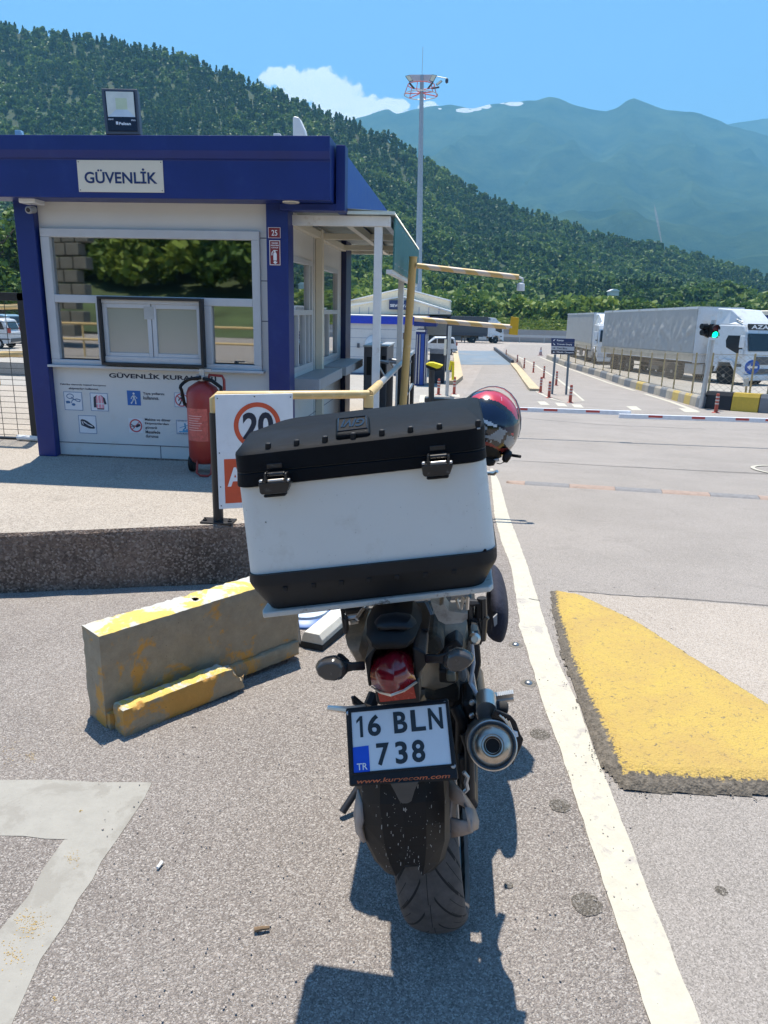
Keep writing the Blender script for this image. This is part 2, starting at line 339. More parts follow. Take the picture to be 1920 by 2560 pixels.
def ragged(pts,amp,step,seed=1,closed=True):
    r=random.Random(seed); out=[]
    n=len(pts)
    for i in range(n if closed else n-1):
        a=V(pts[i]);b=V(pts[(i+1)%n]); L=(b-a).length; k=max(1,int(L/step))
        nn=V((-(b-a).y,(b-a).x)); nn=nn.normalized() if nn.length else nn
        for j in range(k):
            p=a.lerp(b,j/k); out.append(tuple(p+nn*(r.uniform(-amp,amp) if j else 0)))
    return out
mb=MB(); ys=[-90,-40,-10]+[y for y,_ in GP[1:]]
ys=sorted(set([-90,-40,-10,0]+[y for y,_ in GP[1:-1]]+[330])); xs=[-420,-60,0,60,420]
mb.grid([[(x,y,G(y)) for x in xs] for y in ys]); o=struct(mb.build('ground',M_ASPH))
# smoother lane surface right of the white line, reaching the gate
sheet('road',g2((1760,2800),(1690,2560),(1586,2280),(1487,2000),(1427,1891),(1403,1765),(1355,1638),(1330,1556),(1281,1393),(1252,1288),(1235,1180))+[(.4,13),(.3,30),(2,60),(8,118),(60,118),(60,60),(40,30),(30,13),(12,1.0)],M_ASPH2,.0015)
o=sheet('concrete_yard',[(-60,9.9),(-.15,9.9),(-.2,28),(-.9,60),(-2,118),(8,118),(60,118),(60,121),(-60,121)],asphalt('yard_concrete',(.27,.25,.22),(.35,.325,.285),(.38,.36,.33),agg=120,bump=.2),.004)
L=[(1225,1172),(1236,1290),(1252,1350),(1278,1420),(1300,1556),(1296,1562),(1321,1638),(1359,1765),(1406,1891),(1440,2000),(1533,2280),(1626,2560),(1700,2800)]
Rr=[(1850,2800),(1751,2560),(1640,2280),(1534,2000),(1477,1857),(1448,1765),(1389,1642),(1359,1545),(1311,1393),(1271,1288),(1251,1212),(1232,1172)]
sheet('road_line',ragged(g2(*(L+Rr)),.003,.05,3),M_WLINE,.0035)
sheet('road_mark',ragged(g2((-260,1948),(0,1951),(190,1953),(380,1957),(329,2045),(253,2155),(169,2302),(101,2400),(30,2560),(-60,2720),(-300,2900),(-200,2600),(0,2325),(70,2242),(110,2170),(160,2100),(172,2099),(0,2090),(-260,2085)),.006,.07,5),M_GREYP,.0015)
M_STAIN=mat('yellow_paint_fleck',(.44,.30,.10),.8,var=.3)
r=random.Random(11)
mb=MB()
for (cx,cy,n,sp) in ((185,2145,50,20),(80,2310,190,42),(35,2390,90,34),(135,2500,18,7),(200,2028,16,5),(78,1892,70,14),(30,1880,60,40),(60,1880,0,30)):
    for i in range(n):
        p=gnd(cx+r.gauss(0,sp*.5),cy+r.gauss(0,sp*.5),.0025); R=r.uniform(.0005,.0022)
        mb.add([p+V((math.cos(a)*R*r.uniform(.5,1.3),math.sin(a)*R*r.uniform(.4,1.1),0)) for a in np.linspace(0,6.28,9)[:-1]],[tuple(range(8))])
struct(mb.build('paint_flecks',M_STAIN),'stuff')
# pale concrete apron beside the hump, sealed crack lines
sheet('concrete_apron',ragged(g2((1404,1478),(1500,1486),(1640,1495),(1920,1520),(2300,1560),(2300,2150),(1920,1778),(1660,1620),(1500,1520)),.004,.1,8),asphalt('apron',(.29,.25,.21),(.36,.315,.27),(.42,.38,.34),agg=260,bump=.3),.003)
M_SEAL=mat('crack_sealant',(.05,.045,.045),.6,var=.2)
def seam(pts,w,name='crack'):
    pts=[V(p) for p in pts]; a=[];b=[]
    for i,p in enumerate(pts):
        t=(pts[min(i+1,len(pts)-1)]-pts[max(i-1,0)]).normalized(); n=V((-t.y,t.x)); a.append(tuple(p+n*w/2)); b.append(tuple(p-n*w/2))
    return sheet(name,a+b[::-1],M_SEAL,.0055)
seam(g2((1280,1152),(1400,1158),(1560,1168),(1900,1184),(2200,1196)),.022,'expansion_joint')
seam(g2((1560,1166),(1800,1181),(2000,1191)),.012,'expansion_joint')
seam(ragged(g2((1420,1480),(1560,1490),(1760,1502),(2000,1522)),.01,.08,2,False),.008,'crack')
seam(ragged(g2((1322,1498),(1350,1503),(1375,1505)),.006,.03,4,False),.006,'crack')
seam(ragged(g2((1250,1040),(1500,1062),(1800,1075)),.02,.3,6,False),.03,'crack')
# painted circle on the road at the right edge
c=gnd(1985,1182)
ring=[]; n=40
for k,Rk in ((0,.52),(1,.46)):
    ring.append([(c.x+Rk*1.0*math.cos(2*math.pi*i/n),c.y+.1+Rk*1.35*math.sin(2*math.pi*i/n)) for i in range(n+1)])
mb=MB().grid([[V((x,y,G(y)+.013)) for x,y in rr] for rr in ring]); struct(mb.build('road_ring_mark',M_WLINE))
# yellow-painted speed hump with broken edge
def bil(q,u,v): a,b,c,d=[V(x) for x in q]; return (a*(1-u)+b*u)*(1-v)+(d*(1-u)+c*u)*v
hump_out=g2((1374,1478),(1455,1492),(1600,1560),(1700,1625),(1920,1762),(2300,2000),(2300,2015),(1920,1998),(1700,1990),(1560,1985),(1500,1925),(1455,1800),(1400,1640),(1375,1520))
hump_in=g2((1392,1482),(1450,1496),(1600,1568),(1700,1634),(1920,1770),(2300,2004),(2300,1998),(1920,1970),(1700,1958),(1560,1948),(1520,1850),(1478,1760),(1430,1640),(1396,1530))
def inpoly(p,poly):
    x,y=p; c=False; n=len(poly); j=n-1
    for i in range(n):
        xi,yi=poly[i];xj,yj=poly[j]
        if (yi>y)!=(yj>y) and x<(xj-xi)*(y-yi)/(yj-yi)+xi: c=not c
        j=i
    return c
def pdist(p,poly):
    p=V(p); d=9
    n=len(poly)
    for i in range(n):
        a=V(poly[i]);b=V(poly[(i+1)%n]); ab=b-a; t=max(0,min(1,(p-a).dot(ab)/max(ab.dot(ab),1e-9))); d=min(d,(p-a-ab*t).length)
    return d
M_HUMP=bpy.data.materials.new('hump_paint'); M_HUMP.use_nodes=True
def _hm():
    nt=M_HUMP.node_tree; L=nt.links; b=nt.nodes['Principled BSDF']; b.inputs['Roughness'].default_value=.8
    tc=N(nt,'ShaderNodeTexCoord'); P=tc.outputs['Object']; at_=N(nt,'ShaderNodeAttribute',attribute_name='paint')
    n1=N(nt,'ShaderNodeTexNoise',inp={'Scale':55,'Detail':8,'Roughness':.7}); L.new(P,n1.inputs[0])
    vo=N(nt,'ShaderNodeTexVoronoi',inp={'Scale':120},feature='DISTANCE_TO_EDGE'); L.new(P,vo.inputs[0])
    n2=N(nt,'ShaderNodeTexNoise',inp={'Scale':3.2,'Detail':9,'Roughness':.75,'Distortion':.5}); L.new(P,n2.inputs[0])
    # paint where attribute + noise is high; cracks between stones stay bare
    a=N(nt,'ShaderNodeMath',operation='MULTIPLY_ADD'); L.new(n1.outputs[0],a.inputs[0]); a.inputs[1].default_value=1.7; L.new(at_.outputs['Fac'],a.inputs[2])
    a2=N(nt,'ShaderNodeMath',operation='MULTIPLY_ADD'); L.new(n2.outputs[0],a2.inputs[0]); a2.inputs[1].default_value=-.55; L.new(a.outputs[0],a2.inputs[2])
    mr=N(nt,'ShaderNodeMapRange',inp={1:.78,2:.93}); L.new(a2.outputs[0],mr.inputs[0])
    n5=N(nt,'ShaderNodeTexNoise',inp={'Scale':48,'Detail':8,'Roughness':.8,'Distortion':.8}); L.new(P,n5.inputs[0])
    ck=N(nt,'ShaderNodeMapRange',inp={1:.56,2:.63,3:1,4:.0}); L.new(n5.outputs[0],ck.inputs[0])
    ce=N(nt,'ShaderNodeMapRange',inp={1:.02,2:.08}); L.new(vo.outputs['Distance'],ce.inputs[0])
    mxx=N(nt,'ShaderNodeMath',operation='MAXIMUM'); L.new(ck.outputs[0],mxx.inputs[0]); mxx.inputs[1].default_value=.12
    fin=N(nt,'ShaderNodeMath',operation='MULTIPLY'); L.new(mr.outputs[0],fin.inputs[0]); L.new(mxx.outputs[0],fin.inputs[1])
    ry=N(nt,'ShaderNodeValToRGB'); L.new(n2.outputs[0],ry.inputs[0]); e=ry.color_ramp.elements; e[0].position=.35;e[1].position=.68;e[0].color=(.47,.335,.07,1);e[1].color=(.40,.265,.08,1)
    rd=N(nt,'ShaderNodeValToRGB'); L.new(n1.outputs[0],rd.inputs[0]); e=rd.color_ramp.elements; e[0].position=.3;e[1].position=.72;e[0].color=(.03,.026,.020,1);e[1].color=(.21,.178,.14,1)
    mx=N(nt,'ShaderNodeMix',data_type='RGBA'); L.new(fin.outputs[0],mx.inputs[0]); L.new(rd.outputs[0],mx.inputs[6]); L.new(ry.outputs[0],mx.inputs[7]); L.new(mx.outputs[2],b.inputs['Base Color'])
    v3=N(nt,'ShaderNodeTexVoronoi',inp={'Scale':110}); L.new(P,v3.inputs[0])
    h=N(nt,'ShaderNodeMath',operation='MULTIPLY_ADD'); L.new(v3.outputs['Distance'],h.inputs[0]); h.inputs[1].default_value=-.7; L.new(n1.outputs[0],h.inputs[2])
    bp=N(nt,'ShaderNodeBump',inp={'Strength':.8,'Distance':.007}); L.new(h.outputs[0],bp.inputs['Height']); L.new(bp.outputs[0],b.inputs['Normal'])
_hm()
xs_=[p[0] for p in hump_out]; ys_=[p[1] for p in hump_out]; x0,x1,y0,y1=min(xs_)-.03,min(max(xs_),1.9)+.03,min(ys_)-.03,max(ys_)+.03
st=.011; nx=int((x1-x0)/st); ny=int((y1-y0)/st); idx={}; vv=[]; pa=[]; ff=[]
from mathutils import noise as MN
for j in range(ny+1):
    for i in range(nx+1):
        p=(x0+i*st,y0+j*st); q=MN.noise(V((p[0]*18,p[1]*18,0)))*.008+MN.noise(V((p[0]*60,p[1]*60,3)))*.004
        ins=inpoly(p,hump_out); d=pdist(p,hump_out)+q; 
        if not ins or d<.002: continue
        e=pdist(p,hump_in)*(1 if inpoly(p,hump_in) else -1)
        h=.038*min(1,max(0,d)/.10)**.9
        edge=max(0,min(1,(.03-e)/.09)); h+=(MN.noise(V((p[0]*45,p[1]*45,7)))*.010+MN.noise(V((p[0]*110,p[1]*110,7)))*.005)*(.12+edge)
        idx[(i,j)]=len(vv); vv.append((p[0],p[1],G(p[1])+.003+max(0,h)*min(1,d/.02)+min(max(d,0)*.15,.005))); pa.append(max(-.6,min(.75,(e+.012)*17+.15)))
for (i,j) in list(idx):
    q=[(i,j),(i+1,j),(i+1,j+1),(i,j+1)]
    if all(k in idx for k in q): ff.append(tuple(idx[k] for k in q))
me=bpy.data.meshes.new('speed_hump'); me.from_pydata(vv,[],ff); a=me.attributes.new('paint','FLOAT','POINT'); a.data.foreach_set('value',pa); me.materials.append(M_HUMP); me.shade_smooth()
o=bpy.data.objects.new('speed_hump',me); COL.objects.link(o); struct(o)
# crumbs of broken asphalt along the hump edge
M_CRUMB=mat('asphalt_crumb',(.20,.175,.15),.9,var=.5,scale=90)
mb=MB(); r=random.Random(5)
edge=g2((1370,1520),(1388,1580),(1400,1640),(1425,1720),(1455,1800),(1480,1870),(1500,1925),(1560,1990),(1700,1996),(1920,2004))
for _ in range(110):
    i=r.randrange(len(edge)-1); a=V(edge[i]).lerp(V(edge[i+1]),r.random()); p=V((a.x+r.gauss(0,.014),a.y+r.gauss(0,.012),0)); p.z=G(p.y)+.010; R=r.uniform(.001,.004)
    k=len(mb.v); mb.ball(p,R,5,3,(r.uniform(.7,1.4),r.uniform(.7,1.3),.8))
struct(mb.build('asphalt_crumbs',M_CRUMB),'stuff')
# loose grit over the near asphalt
mb=MB(); r=random.Random(9)
M_GRIT=mat('grit',(.34,.30,.27),.9,var=.6,scale=300)
for _ in range(2600):
    y=1.1+r.random()**1.3*3.6; x=r.uniform(-.62,.36)*y*.9
    R=r.choice((.0008,.0012,.0015,.002,.003)); mb.ball((x,y,G(y)+R*.4+.004),R,5,3,(r.uniform(.8,1.5),r.uniform(.8,1.5),.7))
struct(mb.build('grit',M_GRIT),'stuff')
# ================================================================ HILLS
def dxy(px,py=700): d=ray(px,py); return d.x/d.y
sky_pts=[(-2400,330),(-1200,120),(-500,40),(0,50),(127,68),(266,86),(405,110),(498,139),(602,178),(717,236),(810,272),(880,303),(960,335),(1042,392),(1157,462),(1273,508),(1389,549),(1505,590),(1678,624),(1805,660),(1920,694),(2200,745),(2700,790),(3600,800)]
def sk(px): return float(np.interp(px,[a for a,b in sky_pts],[b for a,b in sky_pts]))
Y0,Y1=150.,640.
pxs=list(range(-2400,3601,60))
cols=[]
for px in pxs:
    rp=at(px,sk(px),Y1); ar=(rp.z-5.5-CH)/Y1; af=(G(Y0)-CH)/Y0
    cols.append((dxy(px),af,max(ar,af+.002)))
cx=np.array([c[0] for c in cols]); car=np.array([c[2] for c in cols])
def hill_z(x,y):
    t=(y-Y0)/(Y1-Y0); k=x/max(y,1); ar=float(np.interp(k,cx,car)); af=(G(Y0)-CH)/Y0
    if t<0: return G(y)
    tt=min(t,1); a=af+(ar-af)*(.75*tt+.25*tt*tt); z=CH+a*y
    if t>1: z-= (y-Y1)*.35
    amp=min(1,tt*6)*min(1,max(.25,(1.05-tt)*5))
    z+=amp*(MN.noise(V((x/70,y/70,1.3)))*9+MN.noise(V((x/28,y/28,4)))*3)
    return z
rows=[]
hy=list(np.linspace(Y0,Y1,44))+[Y1+25,Y1+80,Y1+160]
for y in hy: rows.append([(k*y,y,hill_z(k*y,y)) for k in cx])
M_HILL=mat('hill_undergrowth',(.022,.045,.012),.95,var=.5,scale=.05,dirt=((.05,.075,.02),.2,.03))
struct(MB().grid(rows).build('hill',M_HILL,smooth=True))
# far mountain range
mt=[(-3000,420),(-1400,300),(-300,330),(400,345),(700,340),(880,298),(960,272),(978,285),(1007,277),(1076,264),(1110,262),(1157,272),(1227,257),(1305,252),(1325,245),(1342,242),(1360,246),(1389,258),(1440,273),(1475,280),(1500,270),(1522,254),(1539,246),(1556,251),(1582,263),(1620,274),(1700,283),(1770,312),(1830,330),(1920,352),(2300,420),(3200,560),(4200,600)]
def mz(px): return float(np.interp(px,[a for a,b in mt],[b for a,b in mt]))
def range_mesh(name,pts,Ya,Yb,m,seed,foot):
    fz=lambda px: float(np.interp(px,[a for a,b in pts],[b for a,b in pts]))
    px=np.arange(max(pts[0][0],-900),min(pts[-1][0],2900),9); rows=[]
    for i,t in enumerate(np.linspace(0,1,70)):
        y=Ya+(Yb-Ya)*t; row=[]
        for p in px:
            ar=(at(p,fz(p),Yb).z-CH)/Yb; k=dxy(p); a=foot+(ar-foot)*(t**.85); x=k*y; z=CH+a*y
            amp=min(1,t*4)*min(1,max(.0,(1-t)*5)); ridge=1-abs(MN.noise(V((x/620+seed,y/1500,0))))*2
            z+=amp*(ridge*135+(1-abs(MN.noise(V((x/240,y/420,seed))))*2)*45+MN.noise(V((x/90,y/90,seed)))*26)-amp*125+ (MN.noise(V((x/60,seed,0)))*6 if t>.95 else 0)
            row.append((x,y,z))
        rows.append(row)
    rows.append([(x,y+400,z-350) for x,y,z in rows[-1]])
    return struct(MB().grid(rows).build(name,m,smooth=True))
M_MTN=bpy.data.materials.new('mountain'); M_MTN.use_nodes=True
def _mm():
    nt=M_MTN.node_tree; L=nt.links; b=nt.nodes['Principled BSDF']; b.inputs['Roughness'].default_value=1; b.inputs['Specular IOR Level'].default_value=0
    tc=N(nt,'ShaderNodeTexCoord'); P=tc.outputs['Object']
    n=N(nt,'ShaderNodeTexNoise',inp={'Scale':.006,'Detail':12,'Roughness':.68}); L.new(P,n.inputs[0])
    r=N(nt,'ShaderNodeValToRGB'); e=r.color_ramp.elements; e[0].position=.38; e[1].position=.66; e[0].color=(.02,.05,.02,1); e[1].color=(.09,.135,.05,1); L.new(n.outputs[0],r.inputs[0])
    src=r.outputs[0]; sep=N(nt,'ShaderNodeSeparateXYZ'); L.new(P,sep.inputs[0])
    wn_=N(nt,'ShaderNodeTexNoise',inp={'Scale':.02,'Detail':6}); L.new(P,wn_.inputs[0])
    def mth(op,a,b_=None,c=None):
        q=N(nt,'ShaderNodeMath',operation=op)
        for i,v in enumerate((a,b_,c)):
            if v is None: continue
            if isinstance(v,(int,float)): q.inputs[i].default_value=v
            else: L.new(v,q.inputs[i])
        return q.outputs[0]
    kx=mth('DIVIDE',sep.outputs[0],sep.outputs[1]); kz=mth('DIVIDE',mth('SUBTRACT',sep.outputs[2],CH),sep.outputs[1])
    # snow fields lying under the crest
    m=None
    for px,py,rx,ry in ((1160,276,18,5),(1187,271,15,4.5),(1215,266,12,5),(1256,257,6,2.5),(1285,259,20,5),(1100,272,4,1.5)):
        d=ray(px,py); x=d.x/d.y; z=d.z/d.y
        e_=mth('SUBTRACT',1,mth('ADD',mth('POWER',mth('DIVIDE',mth('SUBTRACT',kx,x),rx/1900),2),mth('POWER',mth('DIVIDE',mth('SUBTRACT',kz,z),ry/1900),2)))
        m=e_ if m is None else mth('MAXIMUM',m,e_)
    s=mth('GREATER_THAN',mth('MULTIPLY_ADD',wn_.outputs[0],2.4,mth('SUBTRACT',m,1.2)),.0)
    mx=N(nt,'ShaderNodeMix',data_type='RGBA'); L.new(s,mx.inputs[0]); L.new(src,mx.inputs[6]); mx.inputs[7].default_value=(.93,.93,.93,1)
    # bare earth scar down the slope
    d=ray(1645,560); x=d.x/d.y; z=d.z/d.y
    e2=mth('SUBTRACT',1,mth('ADD',mth('POWER',mth('DIVIDE',mth('ADD',mth('SUBTRACT',kx,x),mth('MULTIPLY',mth('SUBTRACT',kz,z),.32)),2.6/1900),2),mth('POWER',mth('DIVIDE',mth('SUBTRACT',kz,z),42/1900),2)))
    s2=mth('GREATER_THAN',mth('MULTIPLY_ADD',wn_.outputs[0],1.2,mth('SUBTRACT',e2,.6)),0)
    mx2=N(nt,'ShaderNodeMix',data_type='RGBA'); L.new(s2,mx2.inputs[0]); L.new(mx.outputs[2],mx2.inputs[6]); mx2.inputs[7].default_value=(.20,.17,.13,1)
    L.new(mx2.outputs[2],b.inputs['Base Color'])
    n2=N(nt,'ShaderNodeTexNoise',inp={'Scale':.03,'Detail':10,'Roughness':.8}); L.new(P,n2.inputs[0])
    bp=N(nt,'ShaderNodeBump',inp={'Strength':1,'Distance':25}); L.new(n2.outputs[0],bp.inputs['Height']); L.new(bp.outputs[0],b.inputs['Normal'])
_mm()
range_mesh('mountain',mt,1300.,4000.,M_MTN,2.2,.02)
range_mesh('mountain',[(1300,420),(1500,360),(1700,330),(1780,308),(1850,297),(1920,292),(2100,300),(2600,380)],4600.,5400.,M_MTN,5.1,.1)
# ================================================================ FOREST
def quads_blob(n,cr,hr,size,shape,rg):
    """n leaf-clump quads scattered through a crown volume; returns (n*4,3)"""
    P=[]
    for _ in range(n):
        if shape=='cone':
            h=rg.random()**1.25; rad=(1-h)*cr*(.35+.65*rg.random())*(.8+.35*math.sin(h*34)); a=rg.random()*6.283; c=np.array([math.cos(a)*rad,math.sin(a)*rad,.12*hr+h*hr*.88])
        else:
            lb=shape[rg.integers(len(shape))]; u=rg.normal(size=3); u/=np.linalg.norm(u); c=np.array(lb[:3])+u*lb[3]*(.62+.38*rg.random()**.5)*np.array([1,1,.85])
        nrm=rg.normal(size=3)+np.array([0,0,.7]); nrm/=np.linalg.norm(nrm); t=np.cross(nrm,rg.normal(size=3)); t/=np.linalg.norm(t); b=np.cross(nrm,t)
        s=size*(.6+.8*rg.random()); P+=[c-t*s-b*s*.5,c+t*s*.2-b*s,c+t*s+b*s*.5,c-t*s*.3+b*s]
    return np.array(P)
def lobes(rg,cr,hr,k): 
    L=[]
    for i in range(k):
        a=rg.random()*6.283; q=rg.random(); h=.3+.65*q; w=cr*(.62*math.sin(math.pi*min(1,h))**.7)*rg.random()**.5
        L.append((math.cos(a)*w,math.sin(a)*w,h*hr*.88,cr*(.30+.22*rg.random())))
    return L
def forest(name,places,templates,mats):
    """places: (x,y,z,scale,rot,template,tint)"""
    Vs=[];T=[];
    for x,y,z,s,rot,k,ti in places:
        p=templates[k]; c,sn=math.cos(rot)*s,math.sin(rot)*s
        q=np.empty_like(p); q[:,0]=p[:,0]*c-p[:,1]*sn+x; q[:,1]=p[:,0]*sn+p[:,1]*c+y; q[:,2]=p[:,2]*s+z
        Vs.append(q); T.append(np.full(len(p),ti,dtype=np.float32))
    A=np.concatenate(Vs).astype(np.float32); tt=np.concatenate(T); n=len(A); me=bpy.data.meshes.new(name)
    me.vertices.add(n); me.vertices.foreach_set('co',A.ravel()); me.loops.add(n); me.loops.foreach_set('vertex_index',np.arange(n,dtype=np.int32))
    me.polygons.add(n//4); me.polygons.foreach_set('loop_start',np.arange(0,n,4,dtype=np.int32)); 
    at_=me.attributes.new('tint','FLOAT','POINT'); at_.data.foreach_set('value',tt)
    me.update(calc_edges=True); me.materials.append(mats)
    o=bpy.data.objects.new(name,me); COL.objects.link(o); return o
def leafmat(name,c0,c1,c2):
    m=bpy.data.materials.new(name); m.use_nodes=True; nt=m.node_tree; b=nt.nodes['Principled BSDF']; L=nt.links
    b.inputs['Roughness'].default_value=.55; b.inputs['Specular IOR Level'].default_value=.25
    a=N(nt,'ShaderNodeAttribute',attribute_name='tint'); r=N(nt,'ShaderNodeValToRGB'); e=r.color_ramp.elements
    e[0].color=c0+(1,); e[1].color=c2+(1,); k=e.new(.5); k.color=c1+(1,)
    g=N(nt,'ShaderNodeNewGeometry'); ad=N(nt,'ShaderNodeMath',operation='MULTIPLY_ADD'); L.new(g.outputs['Random Per Island'],ad.inputs[0]); ad.inputs[1].default_value=.35; L.new(a.outputs['Fac'],ad.inputs[2])
    L.new(ad.outputs[0],r.inputs[0]); L.new(r.outputs[0],b.inputs['Base Color'])
    tr=N(nt,'ShaderNodeBsdfTranslucent'); L.new(r.outputs[0],tr.inputs[0]); mx=N(nt,'ShaderNodeMixShader'); mx.inputs[0].default_value=.3
    L.new(b.outputs[0],mx.inputs[1]); L.new(tr.outputs[0],mx.inputs[2]); L.new(mx.outputs[0],nt.nodes['Material Output'].inputs[0]); MATS[name]=m; return m
M_LEAF=leafmat('foliage',(.030,.068,.016),(.088,.155,.026),(.23,.30,.055))
rg=np.random.default_rng(3)
TB=[quads_blob(90,2.6,6.5,.62,lobes(rg,2.6,6.5,7),rg) for _ in range(5)]
TC=[quads_blob(95,2.9,7.2,.66,'cone',rg) for _ in range(4)]
TBn=[quads_blob(330,2.8,6.5,.36,lobes(rg,2.8,6.5,10),rg) for _ in range(4)]
TS=[quads_blob(70,1.6,2.4,.3,[(0,0,1,1.0),(.8,.3,.8,.7),(-.7,.2,.9,.7)],rg) for _ in range(2)]
TMP=TB+TC+TBn+TS
pl=[]
ktab=(dxy(-1500),dxy(2350))
n=0
while n<21500:
    y=math.sqrt(rg.uniform((Y0+8)**2,(Y1+6)**2)); k=rg.uniform(*ktab); x=k*y; z=hill_z(x,y)
    t=(y-Y0)/(Y1-Y0); con=MN.noise(V((x/80,y/80,9)))*1.1+t*.75-.62+rg.normal()*.25
    if MN.noise(V((x/26,y/26,2)))<-.42 and t<.5: continue
    tint=.30+MN.noise(V((x/45,y/45,5)))*.5+rg.normal()*.10+(.12 if t<.3 else 0)
    if con>0: pl.append((x,y,z-.6,rg.uniform(.85,1.3),rg.random()*6.28,5+rg.integers(4),max(0,tint-.26)))
    else: pl.append((x,y,z-.9,rg.uniform(.95,1.6),rg.random()*6.28,(9+rg.integers(4)) if y<230 else rg.integers(5),max(0,tint)))
    n+=1
struct(forest('forest',pl,TMP,M_LEAF),'stuff')
# pale green scrub and the yellow-green field at the foot of the hill
M_FIELD=leafmat('field_leaves',(.05,.10,.02),(.14,.20,.03),(.24,.27,.05))
pl=[]
for _ in range(1500):
    px=rng.uniform(1130,1500); Y=rng.uniform(134,150); k=dxy(px); x=k*Y
    pl.append((x,Y,G(Y)-.2+(Y-134)*.18,rng.uniform(.35,.75),rng.random()*6.28,13+rng.integers(2),rng.uniform(.2,.7)))
struct(forest('meadow_shrubs',pl,TMP,M_FIELD),'stuff')
pl=[]
for _ in range(1500):
    k=rng.uniform(dxy(1040),dxy(2250)); Y=rng.uniform(140,168); pl.append((k*Y,Y,hill_z(k*Y,Y)-.4,rng.uniform(.7,1.5),rng.random()*6.28,13+rng.integers(2),rng.uniform(.1,.75)))
struct(forest('hillside_scrub',pl,TMP,M_LEAF),'stuff')
# individual trees along the foot of the hill, each trunk + crown
M_BARK=mat('bark',(.09,.07,.05),.9,var=.3,bump=.5,bscale=20)
def tree_thing(name,label,loc,h,cr,nl,seed,size,group,tint=.3,m=None):
    rgx=np.random.default_rng(seed); t=thing(name,label,'tree',loc,group); b=MB(); L=V(loc)
    top=L+V((0,0,h*.7)); b.tube([L,L+V((.05*h*.2,0,h*.3)),top],[h*.035,h*.026,h*.008],8)
    for i in range(6):
        a=rgx.random()*6.28; s=L+V((0,0,h*(.28+.07*i))); b.tube([s,s+V((math.cos(a)*cr*.5,math.sin(a)*cr*.5,h*.16))],[h*.014,h*.004],6)
    b.build('trunk',M_BARK,t)
    Q=quads_blob(nl,cr,h,size,lobes(rgx,cr,h,11),rgx)
    o=forest('crown',[(0,0,0,1,0,0,tint)],[Q],m or M_LEAF); o.parent=t; ORG['crown']=L
    return t
protos=[tree_thing('broadleaf_tree','',(0,400+i*20,-300),7.5,3.3,1100,40+i,.26,'trees along the foot of the hill',.2+.12*i) for i in range(3)]
kinds=['dark green bushy tree, %s from the left in the row at the hill foot','mid green rounded tree, %s from the left in the row at the hill foot','light green loose tree, %s from the left in the row at the hill foot']
first=[True]*3
for i in range(40):
    px=1045+i*23.5+rng.uniform(-7,7); Y=rng.uniform(152,166); k=dxy(px); x=k*Y; j=int(rng.integers(3)); s=rng.uniform(.65,1.15)
    if 1150<px<1440 and rng.random()<.55: s*=.7
    loc=(x,Y,hill_z(x,Y)-.2)
    lab=kinds[j]%ordn(i)
    if first[j]: protos[j].location=loc; protos[j].scale=(s,)*3; protos[j]['label']=lab; first[j]=False
    else: copy_thing(protos[j],loc,lab,rng.random()*6.28,s)
# big trees close behind the gate at the left
for i,(px,Y,s,lab) in enumerate(((-150,70,1.4,'tall leafy tree just beyond the left edge of the picture'),(-10,75,1.3,'leafy tree behind the black mesh gate, left of the blue kiosk column'),(75,79,1.4,'leafy tree whose crown shows between the gate and the kiosk'),)):
    k=dxy(px); tree_thing('broadleaf_tree',lab,(k*Y,Y,G(Y)),11*s,4.6,3400,70+i,.24,'trees behind the gate',.34)
# wooded bank, wall and trees behind the photographer (seen in the kiosk glass)
bank=[]
for y in (-24,-30,-45,-80): bank.append([(x,y,{-24:0,-30:2.0,-45:6,-80:16}[y]+MN.noise(V((x/9,y/9,0)))*.8) for x in range(-70,71,7)])
struct(MB().grid(bank).build('bank',mat('bank_grass',(.06,.085,.03),.95,var=.4,scale=.4),smooth=True))
pl=[]
for _ in range(2600):
    x=rng.uniform(-75,75); y=rng.uniform(-80,-31); z=float(np.interp(-y,[24,30,45,80],[0,2,6,16])); pl.append((x,y,z-.5,rng.uniform(.35,.85),rng.random()*6.28,9+rng.integers(4),rng.uniform(.1,.95)))
struct(forest('forest',pl,TMP,M_LEAF),'stuff')
rw=thing('retaining_wall','pale sloping block retaining wall behind the photographer','wall',(-9,-15,0))
m=MB()
for j in range(8):
    for i in range(9):
      if j<=9.5-i*.3: m.obox((-18.6+i*.62+(j%2)*.3,-15-j*.12+.05+i*.25,j*.45+.4),(.56,.2,0),(0,-.5,0),(0,0,.39))
m.build('block_face',mat('wall_block',(.15,.14,.115),.85,var=.2,scale=3),rw,bevel=.02)
rp_=thing('rear_guard_rail','cream guard rail along the road behind the photographer','guard rail',(-8,-7,0))
for z in (.5,.95): MB().tube([(-14,-9.5,z),(0,-8.5,z),(12,-10,z)],.035,8).build('pipe',M_YPIPE,rp_)
for x in range(-14,13,3): MB().tube([(x,-9.3,0),(x,-9.3,.95)],.03,8).build('post',M_YPIPE,rp_)
